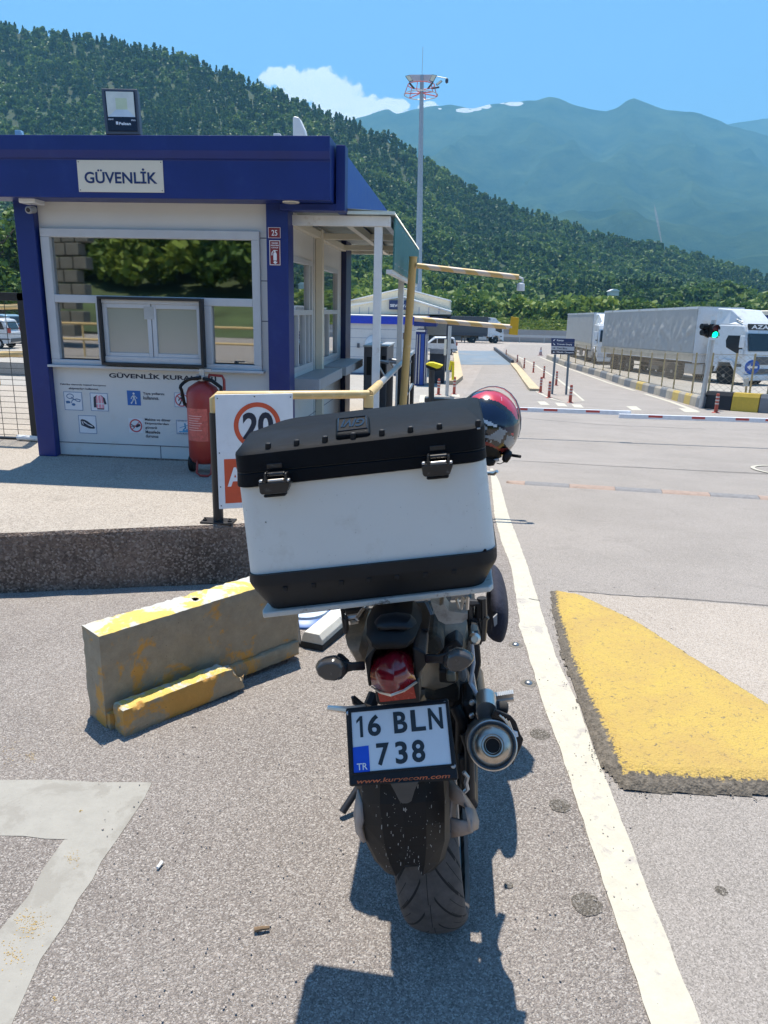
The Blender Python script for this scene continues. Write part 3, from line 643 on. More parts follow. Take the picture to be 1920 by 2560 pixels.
# ================================================================ PLATFORM
PZ=.30
plat=[(-60,2.3),(-6.0,2.9),(-2.62,3.80),(-1.95,4.02),(-1.40,4.20),(-.86,4.44),(-.38,4.72),(-.26,5.3),(-.26,10.6),(-3,10.9),(-60,10.9)]
top=ragged(plat,.008,.10,4)
def platz(): 
    bm=bmesh.new(); n=len(top); r=random.Random(3)
    rows=[]
    for (zz,off) in ((PZ,.0),(PZ-.02,.012),(PZ-.12,.014),(PZ-.24,.02),(-1.2,.03)):
        row=[]
        for i,(x,y) in enumerate(top):
            j=MN.noise(V((x*14,y*14,zz*16)))*.014; row.append((x,y-off-(j if zz<PZ else j*.5),zz))
        rows.append(row)
    m=MB(); m.add([p for p in rows[0]],[tuple(range(n))])
    for a in range(4):
        k=len(m.v); m.v+=[V(p) for p in rows[a]]+[V(p) for p in rows[a+1]]
        for i in range(n): m.f.append((k+i,k+(i+1)%n,k+n+(i+1)%n,k+n+i))
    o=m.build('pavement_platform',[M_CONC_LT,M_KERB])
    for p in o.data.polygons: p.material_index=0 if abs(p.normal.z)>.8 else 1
    return struct(o)
platz()
# ================================================================ KIOSK
YW=6.0; YFZ=5.72; XS=-1.36
def W(px,py,o=0.): return at(px,py,YW-o)
xl=W(84,900).x; xl2=W(130,905).x; xr1=W(674,760).x; xr2=W(727,760).x
zt=at(360,496,YFZ).z; ztop=at(360,340,YFZ).z; xfr=at(826,420,YFZ).x
XS=xr2; XS2=XS-.05
K=thing('security_kiosk','blue and white guard kiosk with wide front window and flat fascia, on the raised pavement','kiosk',(xl,YW,PZ))
# wall opening
wx0,wx1=W(133,740).x-.07,W(650,750).x; wz0=W(400,915).z; wz1=W(400,578).z
mb=MB()
yb=9.25
mb.box((xl2,YW,PZ),(xr1+.02,YW+.08,wz0)); mb.box((xl2,YW,wz1),(xr1+.02,YW+.08,zt+.05)); mb.box((xl2,YW,wz0),(wx0,YW+.08,wz1)); mb.box((wx1,YW,wz0),(xr1+.02,YW+.08,wz1))
mb.box((xl,YW+.08,PZ),(xl+.08,yb,zt+.05)); mb.box((xl,yb,PZ),(XS,yb+.08,zt+.05))
mb.build('wall',M_WHITEW,K,bevel=.004)
mb=MB(); mb.box((xl2,YW-.004,PZ+.115),(xr1,YW,PZ+.120))
for zz in (1.47,1.78,2.10): 
    mb.box((xl2,YW-.002,zz),(wx0,YW,zz+.006)); mb.box((wx1,YW-.002,zz),(xr1,YW,zz+.006))
mb.box((xl2+.9,YW-.002,PZ),(xl2+.905,YW,PZ+.115))
mb.build('panel_joint',mat('joint_dark',(.04,.05,.08),.8),K)
MB().box((xl+.1,YW+.1,PZ),(XS-.08,yb-.1,PZ+.06)).build('floor',mat('kiosk_floor',(.12,.12,.12),.7),K)
MB().box((xl+.08,YW+.08,zt-.02),(XS-.06,yb,zt+.03)).build('ceiling',mat('kiosk_ceiling',(.4,.4,.4),.7),K)
# corner columns
MB().box((xl,YW-.07,PZ),(xl2,YW+.1,zt+.02)).build('column',M_BLUE,K,bevel=.006)
MB().box((xr1,YW-.07,PZ),(xr2,YW+.12,zt+.02)).build('column',M_BLUE,K,bevel=.006)
MB().box((xl2+.0,YW-.02,PZ-.0),(xr1,YW-.002,PZ+.01)).build('base_strip',M_KERB,K)
yc=atx(885,700,XS).y
MB().box((XS-.12,yb-.35,PZ),(XS+.01,yb+.06,zt)).build('column',mat('navy_column',(.008,.016,.08),.45),K,bevel=.006)
# fascia with a slightly proud top band
prof=[(YFZ,zt),(YFZ,ztop-.16),(YFZ-.015,ztop-.15),(YFZ-.03,ztop-.10),(YFZ-.03,ztop),(YFZ+.25,ztop),(YFZ+.25,zt)]
MB().prism([(-6.2,y,z) for y,z in prof],(xfr+6.2,0,0)).build('fascia',M_BLUE,K,bevel=.004)
a=at(840,362,YW-.12); b=at(862,527,YW-.12)
MB().box((a.x,YW-.12,b.z),(b.x,YW+.02,a.z)).box((XS-.05,YW-.12,b.z),(a.x,YW+.02,zt-.002)).build('fascia_return',M_BLUE,K,bevel=.004)
xf=b.x-.02
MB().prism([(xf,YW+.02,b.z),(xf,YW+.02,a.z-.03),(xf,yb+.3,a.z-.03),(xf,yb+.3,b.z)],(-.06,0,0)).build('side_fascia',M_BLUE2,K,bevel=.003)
MB().box((xl-.1,YFZ+.2,zt+.06),(xf-.07,yb+.3,ztop-.06)).build('roof',mat('roof_membrane',(.3,.3,.3),.8),K)
c=at(725,502,YW-.04); MB().lathe((at(721,493,YFZ+.02).x,YFZ+.1,zt-.008),(0,0,1),[(0,.001),(0,.062),(.012,.066)],24).build('downlight',mat('lamp_glass',(.62,.6,.5),.25),K,smooth=True)
# front window
WF=thing('window_tmp','','',(0,0,0)); bpy.data.objects.remove(WF)
yf=YW-.015
xa,xb=W(118,740).x,W(650,750).x
xa=W(141,740).x-.075; z_top=W(400,575).z; z_bot=W(400,918).z; x_in0=W(141,740).x; x_in1=W(634,750).x
zu0=W(400,742).z; zu1=W(400,597).z; zl1=W(400,762).z; zl0=W(400,902).z
xm0,xm1=W(262,820).x,W(518,830).x
fr=MB()
def fbox(x0,x1,z0,z1,d=.05): fr.box((x0,yf-d+.03,z0),(x1,yf+.05,z1))
fbox(xa,x_in1+.065,zu1,z_top); fbox(xa,x_in1+.065,z_bot,zl0-.01); fbox(xa,x_in0,zl0-.01,zu1); fbox(x_in1,x_in1+.065,zl0-.01,zu1); fbox(x_in0,x_in1,zl1,zu0)
fbox(xm0-.05,xm0+.01,zl0-.01,zl1); fbox(xm1-.01,xm1+.05,zl0-.01,zl1)
wf=fr.build('window',M_FRAME,K,bevel=.005)
MB().box((xa-.02,yf-.06,z_bot-.02),(x_in1+.085,yf+.02,z_bot)).build('sill',M_FRAME,wf,bevel=.003)
MB().box((x_in0,yf+.02,zu0),(x_in1,yf+.026,zu1)).build('pane',M_GLASS,wf)
MB().box((x_in0,yf+.02,zl0),(xm0-.05,yf+.026,zl1)).build('pane',M_GLASS,wf)
MB().box((xm1+.05,yf+.02,zl0),(x_in1,yf+.026,zl1)).build('pane',M_GLASS,wf)
# service hatch with black surround
z1=W(390,744).z; z0=W(390,914).z; X0,X1=W(262,825).x,W(517,830).x; t=.022
m=MB(); m.box((X0,yf-.09,z1-t),(X1,yf-.02,z1)); m.box((X0,yf-.09,z0),(X1,yf-.02,z0+t)); m.box((X0,yf-.09,z0+t),(X0+t,yf-.02,z1-t)); m.box((X1-t,yf-.09,z0+t),(X1,yf-.02,z1-t))
ht=m.build('service_hatch',M_BLKM,K,bevel=.003)
m=MB(); a0,a1,b0,b1=X0+t,X1-t,z0+t,z1-t; xm=(a0+a1)/2; w=.035
m.box((a0,yf-.06,b1-.03),(a1,yf-.02,b1)); m.box((a0,yf-.06,b0),(a1,yf-.02,b0+.05))
for s0,s1 in ((a0,xm-.003),(xm+.003,a1)):
    m.box((s0,yf-.05,b0+.05),(s0+w,yf-.02,b1-.03)); m.box((s1-w,yf-.05,b0+.05),(s1,yf-.02,b1-.03)); m.box((s0+w,yf-.05,b1-.065),(s1-w,yf-.02,b1-.03)); m.box((s0+w,yf-.05,b0+.05),(s1-w,yf-.02,b0+.08))
m.build('sash',M_FRAME,ht,bevel=.003)
m=MB()
for s0,s1 in ((a0+w,xm-w),(xm+w,a1-w)): m.box((s0,yf-.035,b0+.08),(s1,yf-.03,b1-.065))
m.build('frosted_pane',glassmat('frosted_glass',(.8,.85,.82),refl=.10,tr=.15,rough=.12,body=(.34,.35,.32)),ht)
MB().box((xm-.06,yf-.053,b0+.35),(xm+.02,yf-.0505,b0+.45)).build('paper_notice',mat('faded_paper',(.42,.42,.40),.8),ht)
# things inside the kiosk
ins=MB(); ins.box((wx0+.15,YW+.5,PZ+.6),(wx1-.2,YW+1.1,PZ+.64)); ins.box((wx0+.2,YW+.55,PZ),(wx0+.24,YW+1.05,PZ+.6)); ins.box((wx1-.28,YW+.55,PZ),(wx1-.24,YW+1.05,PZ+.6))
ins.build('desk',mat('desk',(.25,.2,.14),.6),K)
ins=MB()
for x,z,w_,h_ in ((-1.95,1.98,.04,.028),(-1.84,1.98,.04,.025),(-2.0,1.88,.045,.02),(-2.12,1.885,.035,.03),(-2.2,1.88,.045,.028),(-1.72,1.96,.04,.03),(-2.1,1.80,.02,.04),(-2.17,1.75,.05,.02),(-2.6,1.2,.22,.2)): ins.box((x,yf+.03,z),(x+w_,yf+.032,z+h_))
ins.build('taped_note',mat('paper_note',(.7,.7,.66),.8),K)
# kiosk side wall with windows
def YY(px,py=700): return atx(px,py,XS2).y
y0=YW+.12
zs=PZ+.74; zwt=PZ+1.70
ya,yb1=y0+.05,YY(810); ym0,ym1=YY(826),YY(834); 
yb1=7.12; ym=7.30; yc0=7.42; yc1=8.62
sw=MB(); x0,x1=XS2-.08,XS2
sw.box((x0,y0,PZ),(x1,yb-.3,zs)); sw.box((x0,y0,zwt),(x1,yb-.3,zt+.02)); sw.box((x0,yb1,zs),(x1,yc0,zwt)); sw.box((x0,yc1,zs),(x1,yb-.3,zwt)); sw.box((x0,y0,zs),(x1,ya,zwt))
sw.build('side_wall',M_WHITEW,K,bevel=.003)
MB().box((x1,y0,PZ+.28),(x1+.002,yb-.35,PZ+.285)).box((x1,y0,PZ+.62),(x1+.002,yb-.35,PZ+.625)).box((x1,7.2,PZ),(x1+.002,7.205,zt)).build('panel_joint',MATS['joint_dark'],K)
for (p,q,nm) in ((ya,yb1,1),(yc0,yc1,2)):
    m=MB(); f=.045; zc=PZ+1.22
    m.box((x1-.05,p,zs),(x1+.012,q,zs+f)).box((x1-.05,p,zwt-f),(x1+.012,q,zwt)).box((x1-.05,p,zs+f),(x1+.012,p+f,zwt-f)).box((x1-.05,q-f,zs+f),(x1+.012,q,zwt-f)).box((x1-.05,p+f,zc),(x1+.012,q-f,zc+f))
    for k in ((.30,.62,.80) if nm==1 else (.5,)): yk=p+(q-p)*k; m.box((x1-.045,yk,zs+f),(x1+.010,yk+.035,zc))
    if nm==1: m.box((x1-.045,p+(q-p)*.82,zc+f),(x1+.010,p+(q-p)*.82+.05,zwt-f))
    w_=m.build('side_window',M_FRAME,K,bevel=.003)
    MB().box((x1-.02,p+f,zs+f),(x1-.015,q-f,zc)).build('pane',M_GLASS,w_); MB().box((x1-.02,p+f,zc+f),(x1-.015,q-f,zwt-f)).build('pane',M_GLASS,w_)
# counter shelf, two slabs on brackets
cz=PZ+.70; co=at(800,930,6.28).x
ct=MB(); ct.box((XS2+.002,6.26,cz-.10),(co,7.52,cz)); ct.box((XS2+.002,7.60,cz-.085),(co+.03,8.95,cz+.004)); 
ct.build('counter',mat('grey_counter',(.36,.38,.40),.5,var=.1,dirt=((.28,.28,.28),.2,6)),K,bevel=.006)
MB().box((XS2+.002,6.262,cz-.11),(co-.002,6.30,cz-.002)).build('counter_apron',M_WHITE,K)
MB().box((XS2+.002,ym-.0,PZ),(XS2+.07,ym+.09,zt-.05)).build('pilaster',M_CREAM,K,bevel=.004)
# canopy on white posts
cn=thing('canopy','white steel canopy with corrugated roof on posts, along the right side of the kiosk','canopy',(-.69,6.1,PZ))
zc1=at(900,540,6.1).z; zc0=zc1-.075; xo=at(976,548,6.1).x; yE=9.35
m=MB(); m.box((XS2,6.08,zc0),(xo,6.14,zc1)); m.build('beam',M_WHITE,cn,bevel=.003)
for yy in (7.42,8.75,yE): MB().box((XS2+.0,yy,zc0+.01),(xo-.05,yy+.05,zc1-.01)).build('beam',M_CREAM,cn,bevel=.003)
MB().box((XS2,6.14,zc0+.005),(XS2+.055,yE,zc1-.005)).build('beam',M_CREAM,cn,bevel=.003)
MB().box((xo-.05,6.14,zc0+.005),(xo,yE+.05,zc1-.005)).build('beam',M_WHITE,cn,bevel=.003)
xmid=(XS2+xo)/2+.05; MB().box((xmid,6.14,zc0+.005),(xmid+.05,yE,zc1-.005)).build('beam',M_CREAM,cn,bevel=.003)
rows=[]; n=70
for i in range(n*2+1):
    y=6.04+(yE+.25-6.04)*i/(2*n); h=.0 if (i//2)%2 else .018
    rows.append([(XS2-.02,y,zc1+.03+h+.02),(xo+.035,y,zc1+.008+h)])
MB().grid(rows).build('roof_sheet',mat('corrugated_sheet',(.42,.45,.42),.45,metal=.2,dirt=((.3,.22,.15),.15,8)),cn,solid=.004)
MB().box((at(868,530,6.05).x,6.03,zc1+.006),(xo+.04,6.06,zc1+.028)).build('edge_trim',mat('pale_green_trim',(.62,.70,.64),.4),cn)
xp=at(936,566,6.1).x
for yy,xx in ((6.10,xp),(8.55,xp)): MB().box((xx,yy,PZ),(xx+.062,yy+.06,zc0)).build('post',M_WHITE,cn,bevel=.004)
# teal board under the outer beam
tb=thing('side_board','teal sheet metal board with rivets hanging along the outer edge of the white canopy','board',(xo+.02,6.2,zc0))
X=xo+.022; ynr=6.16; znb=at(965,674,ynr).z; yfr=atx(1043,690,X).y; 
yfr=min(max(yfr,8.6),11.)
MB().prism([(X,ynr,zc1),(X,ynr,znb),(X,yfr,znb),(X,yfr,zc1)],(.012,0,0)).build('board',mat('teal_sheet',(.05,.17,.17),.4,var=.15,dirt=((.10,.22,.22),.2,7)),tb)
m=MB()
for i in range(9):
    for zz in (zc1-.04,znb+.05): m.ball((X+.013,ynr+.1+i*.33,zz),.006,6,4)
m.build('rivet',M_STEEL,tb)
MB().box((xo-.03,ynr,znb-.03),(xo+.02,yfr,znb)).build('rail',M_WHITE,tb)
# roof furniture
def roof_vent():
    t=thing('roof_vent','white plastic vent pipe with slanted cowl standing on the kiosk roof','vent',at(748,345,6.6))
    p=at(732,345,6.6); q=at(763,345,6.6); w_=q.x-p.x; zb=ztop-.1; zt_=at(735,293,6.6).z
    pr=[(0,zb),(w_,zb),(w_,zb+ .30),(w_*.93,zt_-.09),(w_*.5,zt_),(w_*.1,zt_+.01),(0,zt_-.005)]
    MB().prism([(p.x+a,6.6,z) for a,z in pr],(0,.11,0)).build('cowl',M_WHITE,t,bevel=.012,seg=3)
    MB().box((p.x+.01,6.61,zb-.1),(p.x+w_-.01,6.70,zb)).build('pipe',M_STEEL,t)
roof_vent()
for i,(pa_,pb,lab) in enumerate((((683,333),(700,346),'small white vent block on the kiosk roof beside the tall vent'),((36,325),(52,340),'small pale blue bracket on the kiosk roof left of the floodlight'))):
    a=at(*pa_,6.3); b=at(*pb,6.3); t=thing('roof_bracket',lab,'bracket',(a.x,6.3,b.z))
    MB().prism([(a.x,6.3,a.z),(b.x,6.3,a.z),(b.x,6.3,ztop-.1),(a.x,6.3,ztop-.1)],(0,.05,0)).build('plate',M_WHITE if i==0 else mat('pale_blue',(.25,.45,.65),.4),t,bevel=.004)
    MB().prism([(b.x,6.3,a.z),(b.x+.08,6.4,ztop-.1),(b.x,6.35,ztop-.1)],(0,.02,0)).build('stay',M_WHITE if i==0 else MATS['pale_blue'],t)
# floodlight
fl=thing('floodlight','square dark grey floodlight with pale reflector, standing on the kiosk fascia','floodlight',at(305,338,5.75))
q=quadmap(at(252,220,5.80),at(342,222,5.80),at(351,336,5.70),at(264,335,5.70))
nrm=(q(1,0)-q(0,0)).cross(q(0,1)-q(0,0)).normalized(); nrm=nrm if nrm.y<0 else -nrm
MB().prism([q(0,0),q(1,0),q(1,1),q(0,1)],-nrm*.05).build('housing',mat('grey_aluminium',(.07,.08,.10),.45),fl,bevel=.006)
MB().prism([q(.09,.06)+nrm*.001,q(.93,.06)+nrm*.001,q(.93,.94)+nrm*.001,q(.09,.94)+nrm*.001],nrm*.004).build('front_plate',mat('black_glass',(.008,.01,.02),.15),fl,bevel=.002)
rf=MB(); o_=nrm*.0055; A=[q(.13,.08)+o_,q(.90,.08)+o_,q(.90,.63)+o_,q(.13,.63)+o_]; B=[q(.38,.22)+nrm*.0052,q(.70,.22)+nrm*.0052,q(.70,.47)+nrm*.0052,q(.38,.47)+nrm*.0052]
RM=[mat('reflector_cream',(.72,.70,.60),.3),mat('reflector_low',(.60,.66,.70),.3),mat('led_panel',(.62,.66,.42),.4)]
rf.add(A+B,[(0,1,5,4),(1,2,6,5),(2,3,7,6),(3,0,4,7),(4,5,6,7)]); o=rf.build('reflector',RM,fl)
o.data.polygons[2].material_index=1; o.data.polygons[4].material_index=2
letter('100W','lettering',M_WINK,fl,sub(q,.13,.67,.28,.705,o_)); letter('IP65','lettering',M_WINK,fl,sub(q,.78,.685,.90,.72,o_)); letter('Pelsan','lettering',M_WINK,fl,sub(q,.42,.745,.76,.81,o_),bold=.03)
MB().prism([q(.34,.735)+o_,q(.40,.735)+o_,q(.40,.80)+o_,q(.34,.80)+o_],nrm*.001).build('logo',M_WINK,fl)
MB().box((at(270,340,5.76).x,5.76,ztop),(at(345,340,5.76).x,5.80,ztop+.03)).build('bracket',mat('grey_aluminium',(.07,.08,.10)),fl)
# fascia name sign
sg=thing('name_sign','cream sign reading GÜVENLİK screwed to the blue kiosk fascia','sign',at(300,440,YFZ))
a=at(192,400,YFZ); b=at(411,482,YFZ); q=quadmap((a.x,YFZ-.006,a.z),(b.x,YFZ-.006,a.z),(b.x,YFZ-.006,b.z),(a.x,YFZ-.006,b.z))
MB().box((a.x,YFZ-.006,b.z),(b.x,YFZ+.001,a.z)).build('panel',M_CREAM,sg,bevel=.002)
letter('GÜVENLİK','lettering',M_SIGNB,sg,sub(q,.08,.25,.93,.73,V((0,-.002,0))),bold=.022)
m=MB()
for u,v in ((.02,.06),(.98,.06),(.02,.94),(.98,.94)): m.ball(q(u,v)+V((0,-.001,0)),.004,8,4)
m.build('screw',M_BLKM,sg)
# number plate and extinguisher sign on the column
yq=YW-.07
a=at(670,568,yq); b=at(702,596,yq)
n25=thing('number_plate','dark red number plate reading 25, on the blue column above the fire sign','sign',(a.x,yq,a.z))
M_MAR=mat('maroon',(.22,.02,.025),.4)
MB().box((a.x,yq-.004,b.z),(b.x,yq,a.z)).build('panel',M_MAR,n25,bevel=.004)
q=quadmap((a.x,yq-.0045,a.z),(b.x,yq-.0045,a.z),(b.x,yq-.0045,b.z),(a.x,yq-.0045,b.z))
letter('25','lettering',M_WINK,n25,sub(q,.28,.25,.74,.77,V((0,-.001,0))),bold=.01)
def rim(q,parent,m_,t=.04,off=V((0,-.0008,0)),nm='border',tv=None):
    tv=tv or t; b_=MB()
    for (u0,v0,u1,v1) in ((.0+t/2,0+tv/2,1-t/2,tv*1.5),(t/2,1-tv*1.5,1-t/2,1-tv/2),(t/2,tv*1.5,t*1.5,1-tv*1.5),(1-t*1.5,tv*1.5,1-t/2,1-tv*1.5)):
        b_.add([q(u0,v0)+off,q(u1,v0)+off,q(u1,v1)+off,q(u0,v1)+off],[(0,1,2,3)])
    return b_.build(nm,m_,parent)
rim(q,n25,M_WINK,.03)
a=at(673,600,yq); b=at(702,664,yq)
fs=thing('fire_sign','narrow dark red sign with white extinguisher symbol and arrow, on the blue column','sign',(a.x,yq,a.z))
MB().box((a.x,yq-.003,b.z),(b.x,yq,a.z)).build('panel',M_MAR,fs)
q=quadmap((a.x,yq-.0035,a.z),(b.x,yq-.0035,a.z),(b.x,yq-.0035,b.z),(a.x,yq-.0035,b.z)); rim(q,fs,M_WINK,.05,tv=.025)
for i,tx_ in enumerate(('YANGIN','SÖNDÜRME','CİHAZI')): letter(tx_,'lettering',M_WINK,fs,sub(q,.2 if i!=1 else .14,.09+i*.085,.8 if i!=1 else .86,.15+i*.085,V((0,-.0008,0))),bold=.03)
def poly(q,pts,off,mb): mb.add([q(u,v)+off for u,v in pts],[tuple(range(len(pts)))])
m=MB(); of=V((0,-.0008,0)); poly(q,[(.36,.56),(.40,.48),(.60,.48),(.66,.56),(.66,.80),(.36,.80)],of,m); poly(q,[(.42,.47),(.42,.42),(.56,.42),(.56,.47)],of,m); poly(q,[(.2,.60),(.2,.50),(.38,.39),(.74,.40),(.74,.42),(.40,.42),(.28,.51),(.28,.60)],of,m); poly(q,[(.3,.86),(.42,.86),(.42,.82),(.6,.82),(.6,.86),(.74,.86),(.52,.95)],of,m)
m.build('symbol',M_WINK,fs)
# camera under the fascia
sc_=thing('security_camera','small white security camera with round dark lens under the left end of the fascia','camera',at(78,500,5.86))
a=at(55,487,5.86); b=at(98,510,5.86); MB().box((a.x,5.80,b.z),(b.x,5.95,zt+.01)).build('mount',M_WHITE,sc_,bevel=.008)
c=at(76,522,5.84); MB().lathe(c+V((0,.05,0)),(0,-1,-.15),[(0,.026),(.08,.028),(.085,.022)],18).build('housing',mat('camera_grey',(.3,.3,.3),.4),sc_,smooth=True); MB().lathe(c+V((0,-.034,-.012)),(0,-1,-.15),[(0,.017),(.003,.016)],16).build('lens',mat('black_glass',(.01,.01,.01)),sc_)
# lower wall lettering and pictograms
def rect(px0,py0,px1,py1,off=.002): a=W(px0,py0); b=W(px1,py1); return quadmap((a.x,YW-off,a.z),(b.x,YW-off,a.z),(b.x,YW-off,b.z),(a.x,YW-off,b.z))
nf=V((0,-.001,0))
q=rect(0,700,700,1200); 
def wl_(body,x0,y0,x1,y1,m_=None,bold=.02): return letter(body,'lettering',m_ or M_INK,K,sub(rect(x0,y0,x1,y1),0,0,1,1),bold=bold)
wl_('GÜVENLİK KURALLARI',272,929,541,953,bold=.03)
wl_('Fabrika alanında kişisel koruyucu',151,958,265,967); wl_('ekipmanları kullanınız.',172,968,247,977)
wl_('Yaya yollarını',357,980,411,990); wl_('kullanınız.',358,990,398,1000)
for i,(s_,x1_) in enumerate((('Makine ve döner',427),('Ekipmanlardan',422),('güvenli',393),('Mesafede',401),('durunuz',397))): wl_(s_,362+i*.6,1045+i*10.2,x1_,1054+i*10.2)
def picto(lab,px0,py0,px1,py1,bg,brd,draw):
    q=rect(px0,py0,px1,py1); t=thing('safety_pictogram',lab,'pictogram',q(.5,.5),'safety pictograms under the kiosk window')
    MB().add([q(0,0),q(1,0),q(1,1),q(0,1)],[(0,1,2,3)]).build('panel',bg,t)
    if brd: rim(q,t,brd,.025,nf)
    draw(q,t)
M_PW=mat('sticker_white',(.72,.74,.76),.5,var=.02); M_PB=mat('sticker_blue',(.02,.13,.42),.5); M_PR=mat('sticker_pink_red',(.55,.08,.10),.5); M_PD=mat('sticker_dark',(.02,.03,.05),.5); M_PBL=mat('sticker_border_blue',(.05,.15,.32),.5)
def ringp(q,cx,cy,r0,r1,of,mb,n=28,asp=1):
    pts=[[(q(cx+r*math.cos(2*math.pi*i/n),cy+r*math.sin(2*math.pi*i/n)*asp)+of) for i in range(n+1)] for r in (r0,r1)]
    mb.grid(pts)
def strk(q,pts,w,of,mb):
    for (a,b) in zip(pts,pts[1:]):
        a=V(a);b=V(b);d=(b-a).normalized(); n_=V((-d.y,d.x))*w/2; e=d*w*.3
        poly(q,[tuple(a-e+n_),tuple(b+e+n_),tuple(b+e-n_),tuple(a-e-n_)],of,mb)
def disc(q,cx,cy,r,of,mb,ry=None): poly(q,[(cx+r*math.cos(a),cy+(ry or r)*math.sin(a)) for a in np.linspace(0,6.283,15)[:-1]],of,mb)
def man(q,mb,of,s=1):
    disc(q,.5,.2,.075,of,mb); poly(q,[(.44,.3),(.56,.3),(.58,.56),(.44,.56)],of,mb); strk(q,[(.46,.33),(.34,.44),(.30,.54)],.07,of,mb); strk(q,[(.54,.33),(.66,.44),(.72,.50)],.07,of,mb); strk(q,[(.47,.55),(.40,.72),(.28,.86)],.085,of,mb); strk(q,[(.55,.55),(.62,.70),(.62,.88)],.085,of,mb)
def d_ear(q,t):
    m=MB(); c=[(.35+.3*math.cos(a)*.6,.25+.12*math.sin(a)) for a in np.linspace(0,6.3,16)]; strk(q,c,.035,nf,m); strk(q,[(.4,.3),(.7,.5),(.85,.52),(.88,.42),(.7,.38),(.45,.45),(.4,.6)],.04,nf,m); disc(q,.22,.55,.10,nf,m,.06); disc(q,.5,.68,.10,nf,m,.07); poly(q,[(.1,.5),(.34,.52),(.34,.62),(.12,.64)],nf*1.2,m); m.build('symbol',M_PBL,t)
def d_vest(q,t):
    m=MB(); poly(q,[(.2,.25),(.4,.12),(.35,.8),(.18,.8)],nf,m); poly(q,[(.62,.12),(.82,.28),(.9,.6),(.78,.62),(.72,.4)],nf,m); poly(q,[(.36,.82),(.74,.82),(.74,.9),(.36,.9)],nf,m); m.build('symbol',M_PD,t)
    m=MB(); poly(q,[(.38,.12),(.48,.18),(.6,.12),(.72,.25),(.76,.84),(.34,.84),(.33,.3)],nf*1.6,m); m.build('symbol',mat('vest_pink',(.75,.30,.36),.6),t)
    m=MB(); poly(q,[(.42,.16),(.46,.18),(.47,.82),(.43,.82)],nf*2.2,m); poly(q,[(.60,.15),(.63,.15),(.65,.82),(.61,.82)],nf*2.2,m); poly(q,[(.34,.56),(.75,.56),(.75,.62),(.34,.62)],nf*2.4,m); m.build('symbol',M_PW,t)
def d_shoe(q,t):
    m=MB(); poly(q,[(.12,.28),(.2,.22),(.36,.25),(.5,.32),(.85,.58),(.9,.68),(.84,.72),(.6,.72),(.15,.55)],nf,m); m.build('symbol',M_PD,t); m=MB(); strk(q,[(.3,.36),(.5,.5),(.75,.6)],.05,nf*1.6,m); strk(q,[(.2,.34),(.26,.5)],.04,nf*1.6,m); m.build('symbol',M_PW,t)
def d_walk(q,t): m=MB(); man(q,m,nf); m.build('symbol',M_PW,t)
def d_nowalk(q,t): m=MB(); man(q,m,nf); m.build('symbol',M_PD,t); m=MB(); ringp(q,.5,.5,.38,.45,nf*1.6,m); strk(q,[(.2,.2),(.8,.8)],.07,nf*2,m); m.build('symbol',M_PR,t)
def d_hand(q,t): m=MB(); poly(q,[(.45,.5),(.75,.35),(.84,.5),(.55,.64)],nf,m); strk(q,[(.16,.45),(.5,.52)],.04,nf*1.3,m); strk(q,[(.16,.58),(.5,.55)],.04,nf*1.3,m); strk(q,[(.2,.40),(.4,.66)],.04,nf*1.3,m); m.build('symbol',M_PD,t); m=MB(); ringp(q,.5,.5,.36,.45,nf*1.6,m); strk(q,[(.8,.2),(.2,.8)],.05,nf*2,m); m.build('symbol',M_PR,t)
def d_rail(q,t): m=MB(); disc(q,.5,.28,.06,nf,m); strk(q,[(.5,.36),(.52,.55),(.4,.68)],.08,nf,m); strk(q,[(.2,.55),(.9,.25)],.04,nf,m); poly(q,[(.15,.85),(.15,.78),(.35,.78),(.35,.7),(.55,.7),(.55,.62),(.8,.62),(.8,.85)],nf,m); m.build('symbol',mat('sticker_cyan',(.08,.33,.55),.5),t); letter('AVOID A FALL','lettering',M_PD,t,sub(q,.08,.05,.92,.12,nf)); letter('HANDRAILS','lettering',M_PD,t,sub(q,.08,.88,.88,.96,nf))
picto('earplug pictogram in a thin blue frame, left end of the row',158,978,209,1027,M_PW,M_PBL,d_ear)
picto('pink safety vest pictogram in a thin blue frame',224,981,273,1029,M_PW,M_PBL,d_vest)
picto('safety shoe pictogram below the earplugs and vest',195,1037,244,1085,M_PW,M_PBL,d_shoe)
picto('blue pictogram of a white walking man',317,976,353,1014,M_PB,None,d_walk)
picto('red ringed no walking pictogram beside the extinguisher',435,981,474,1019,M_PW,M_PBL,d_nowalk)
picto('red ringed crushed hand pictogram beside the machine warning',321,1045,359,1083,M_PW,None,d_hand)
picto('light blue handrail pictogram half hidden by the extinguisher',440,1049,486,1087,M_PW,M_PBL,d_rail)
# ================================================================ EXTINGUISHER
ex=thing('fire_extinguisher','large red wheeled fire extinguisher standing against the kiosk wall','fire extinguisher',(at(508,1160,5.5).x,5.55,PZ))
ec=V((at(510,1050,5.55).x,5.55,0)); R_=.125; zb=at(510,1150,5.55).z; zt2=at(510,962,5.55).z
zb=max(zb,PZ+.06)
MB().lathe((ec.x,ec.y,zb),(0,0,1),[(-.03,.03),(-.02,R_*.6),(0,R_*.85),(.04,R_),(zt2-zb-.06,R_),(zt2-zb-.02,R_*.86),(zt2-zb+.015,R_*.45),(zt2-zb+.03,.03)],40).build('cylinder',M_RED,ex,smooth=True)
MB().lathe((ec.x,ec.y,zt2+.02),(0,0,1),[(0,.028),(.03,.028),(.031,.045),(.045,.045),(.046,.02),(.10,.02)],18).box((ec.x-.01,ec.y-.01,zt2+.11),(ec.x+.075,ec.y+.01,zt2+.12)).box((ec.x-.04,ec.y-.012,zt2+.06),(ec.x+.0,ec.y+.012,zt2+.08)).build('valve',M_STEEL,ex,smooth=True)
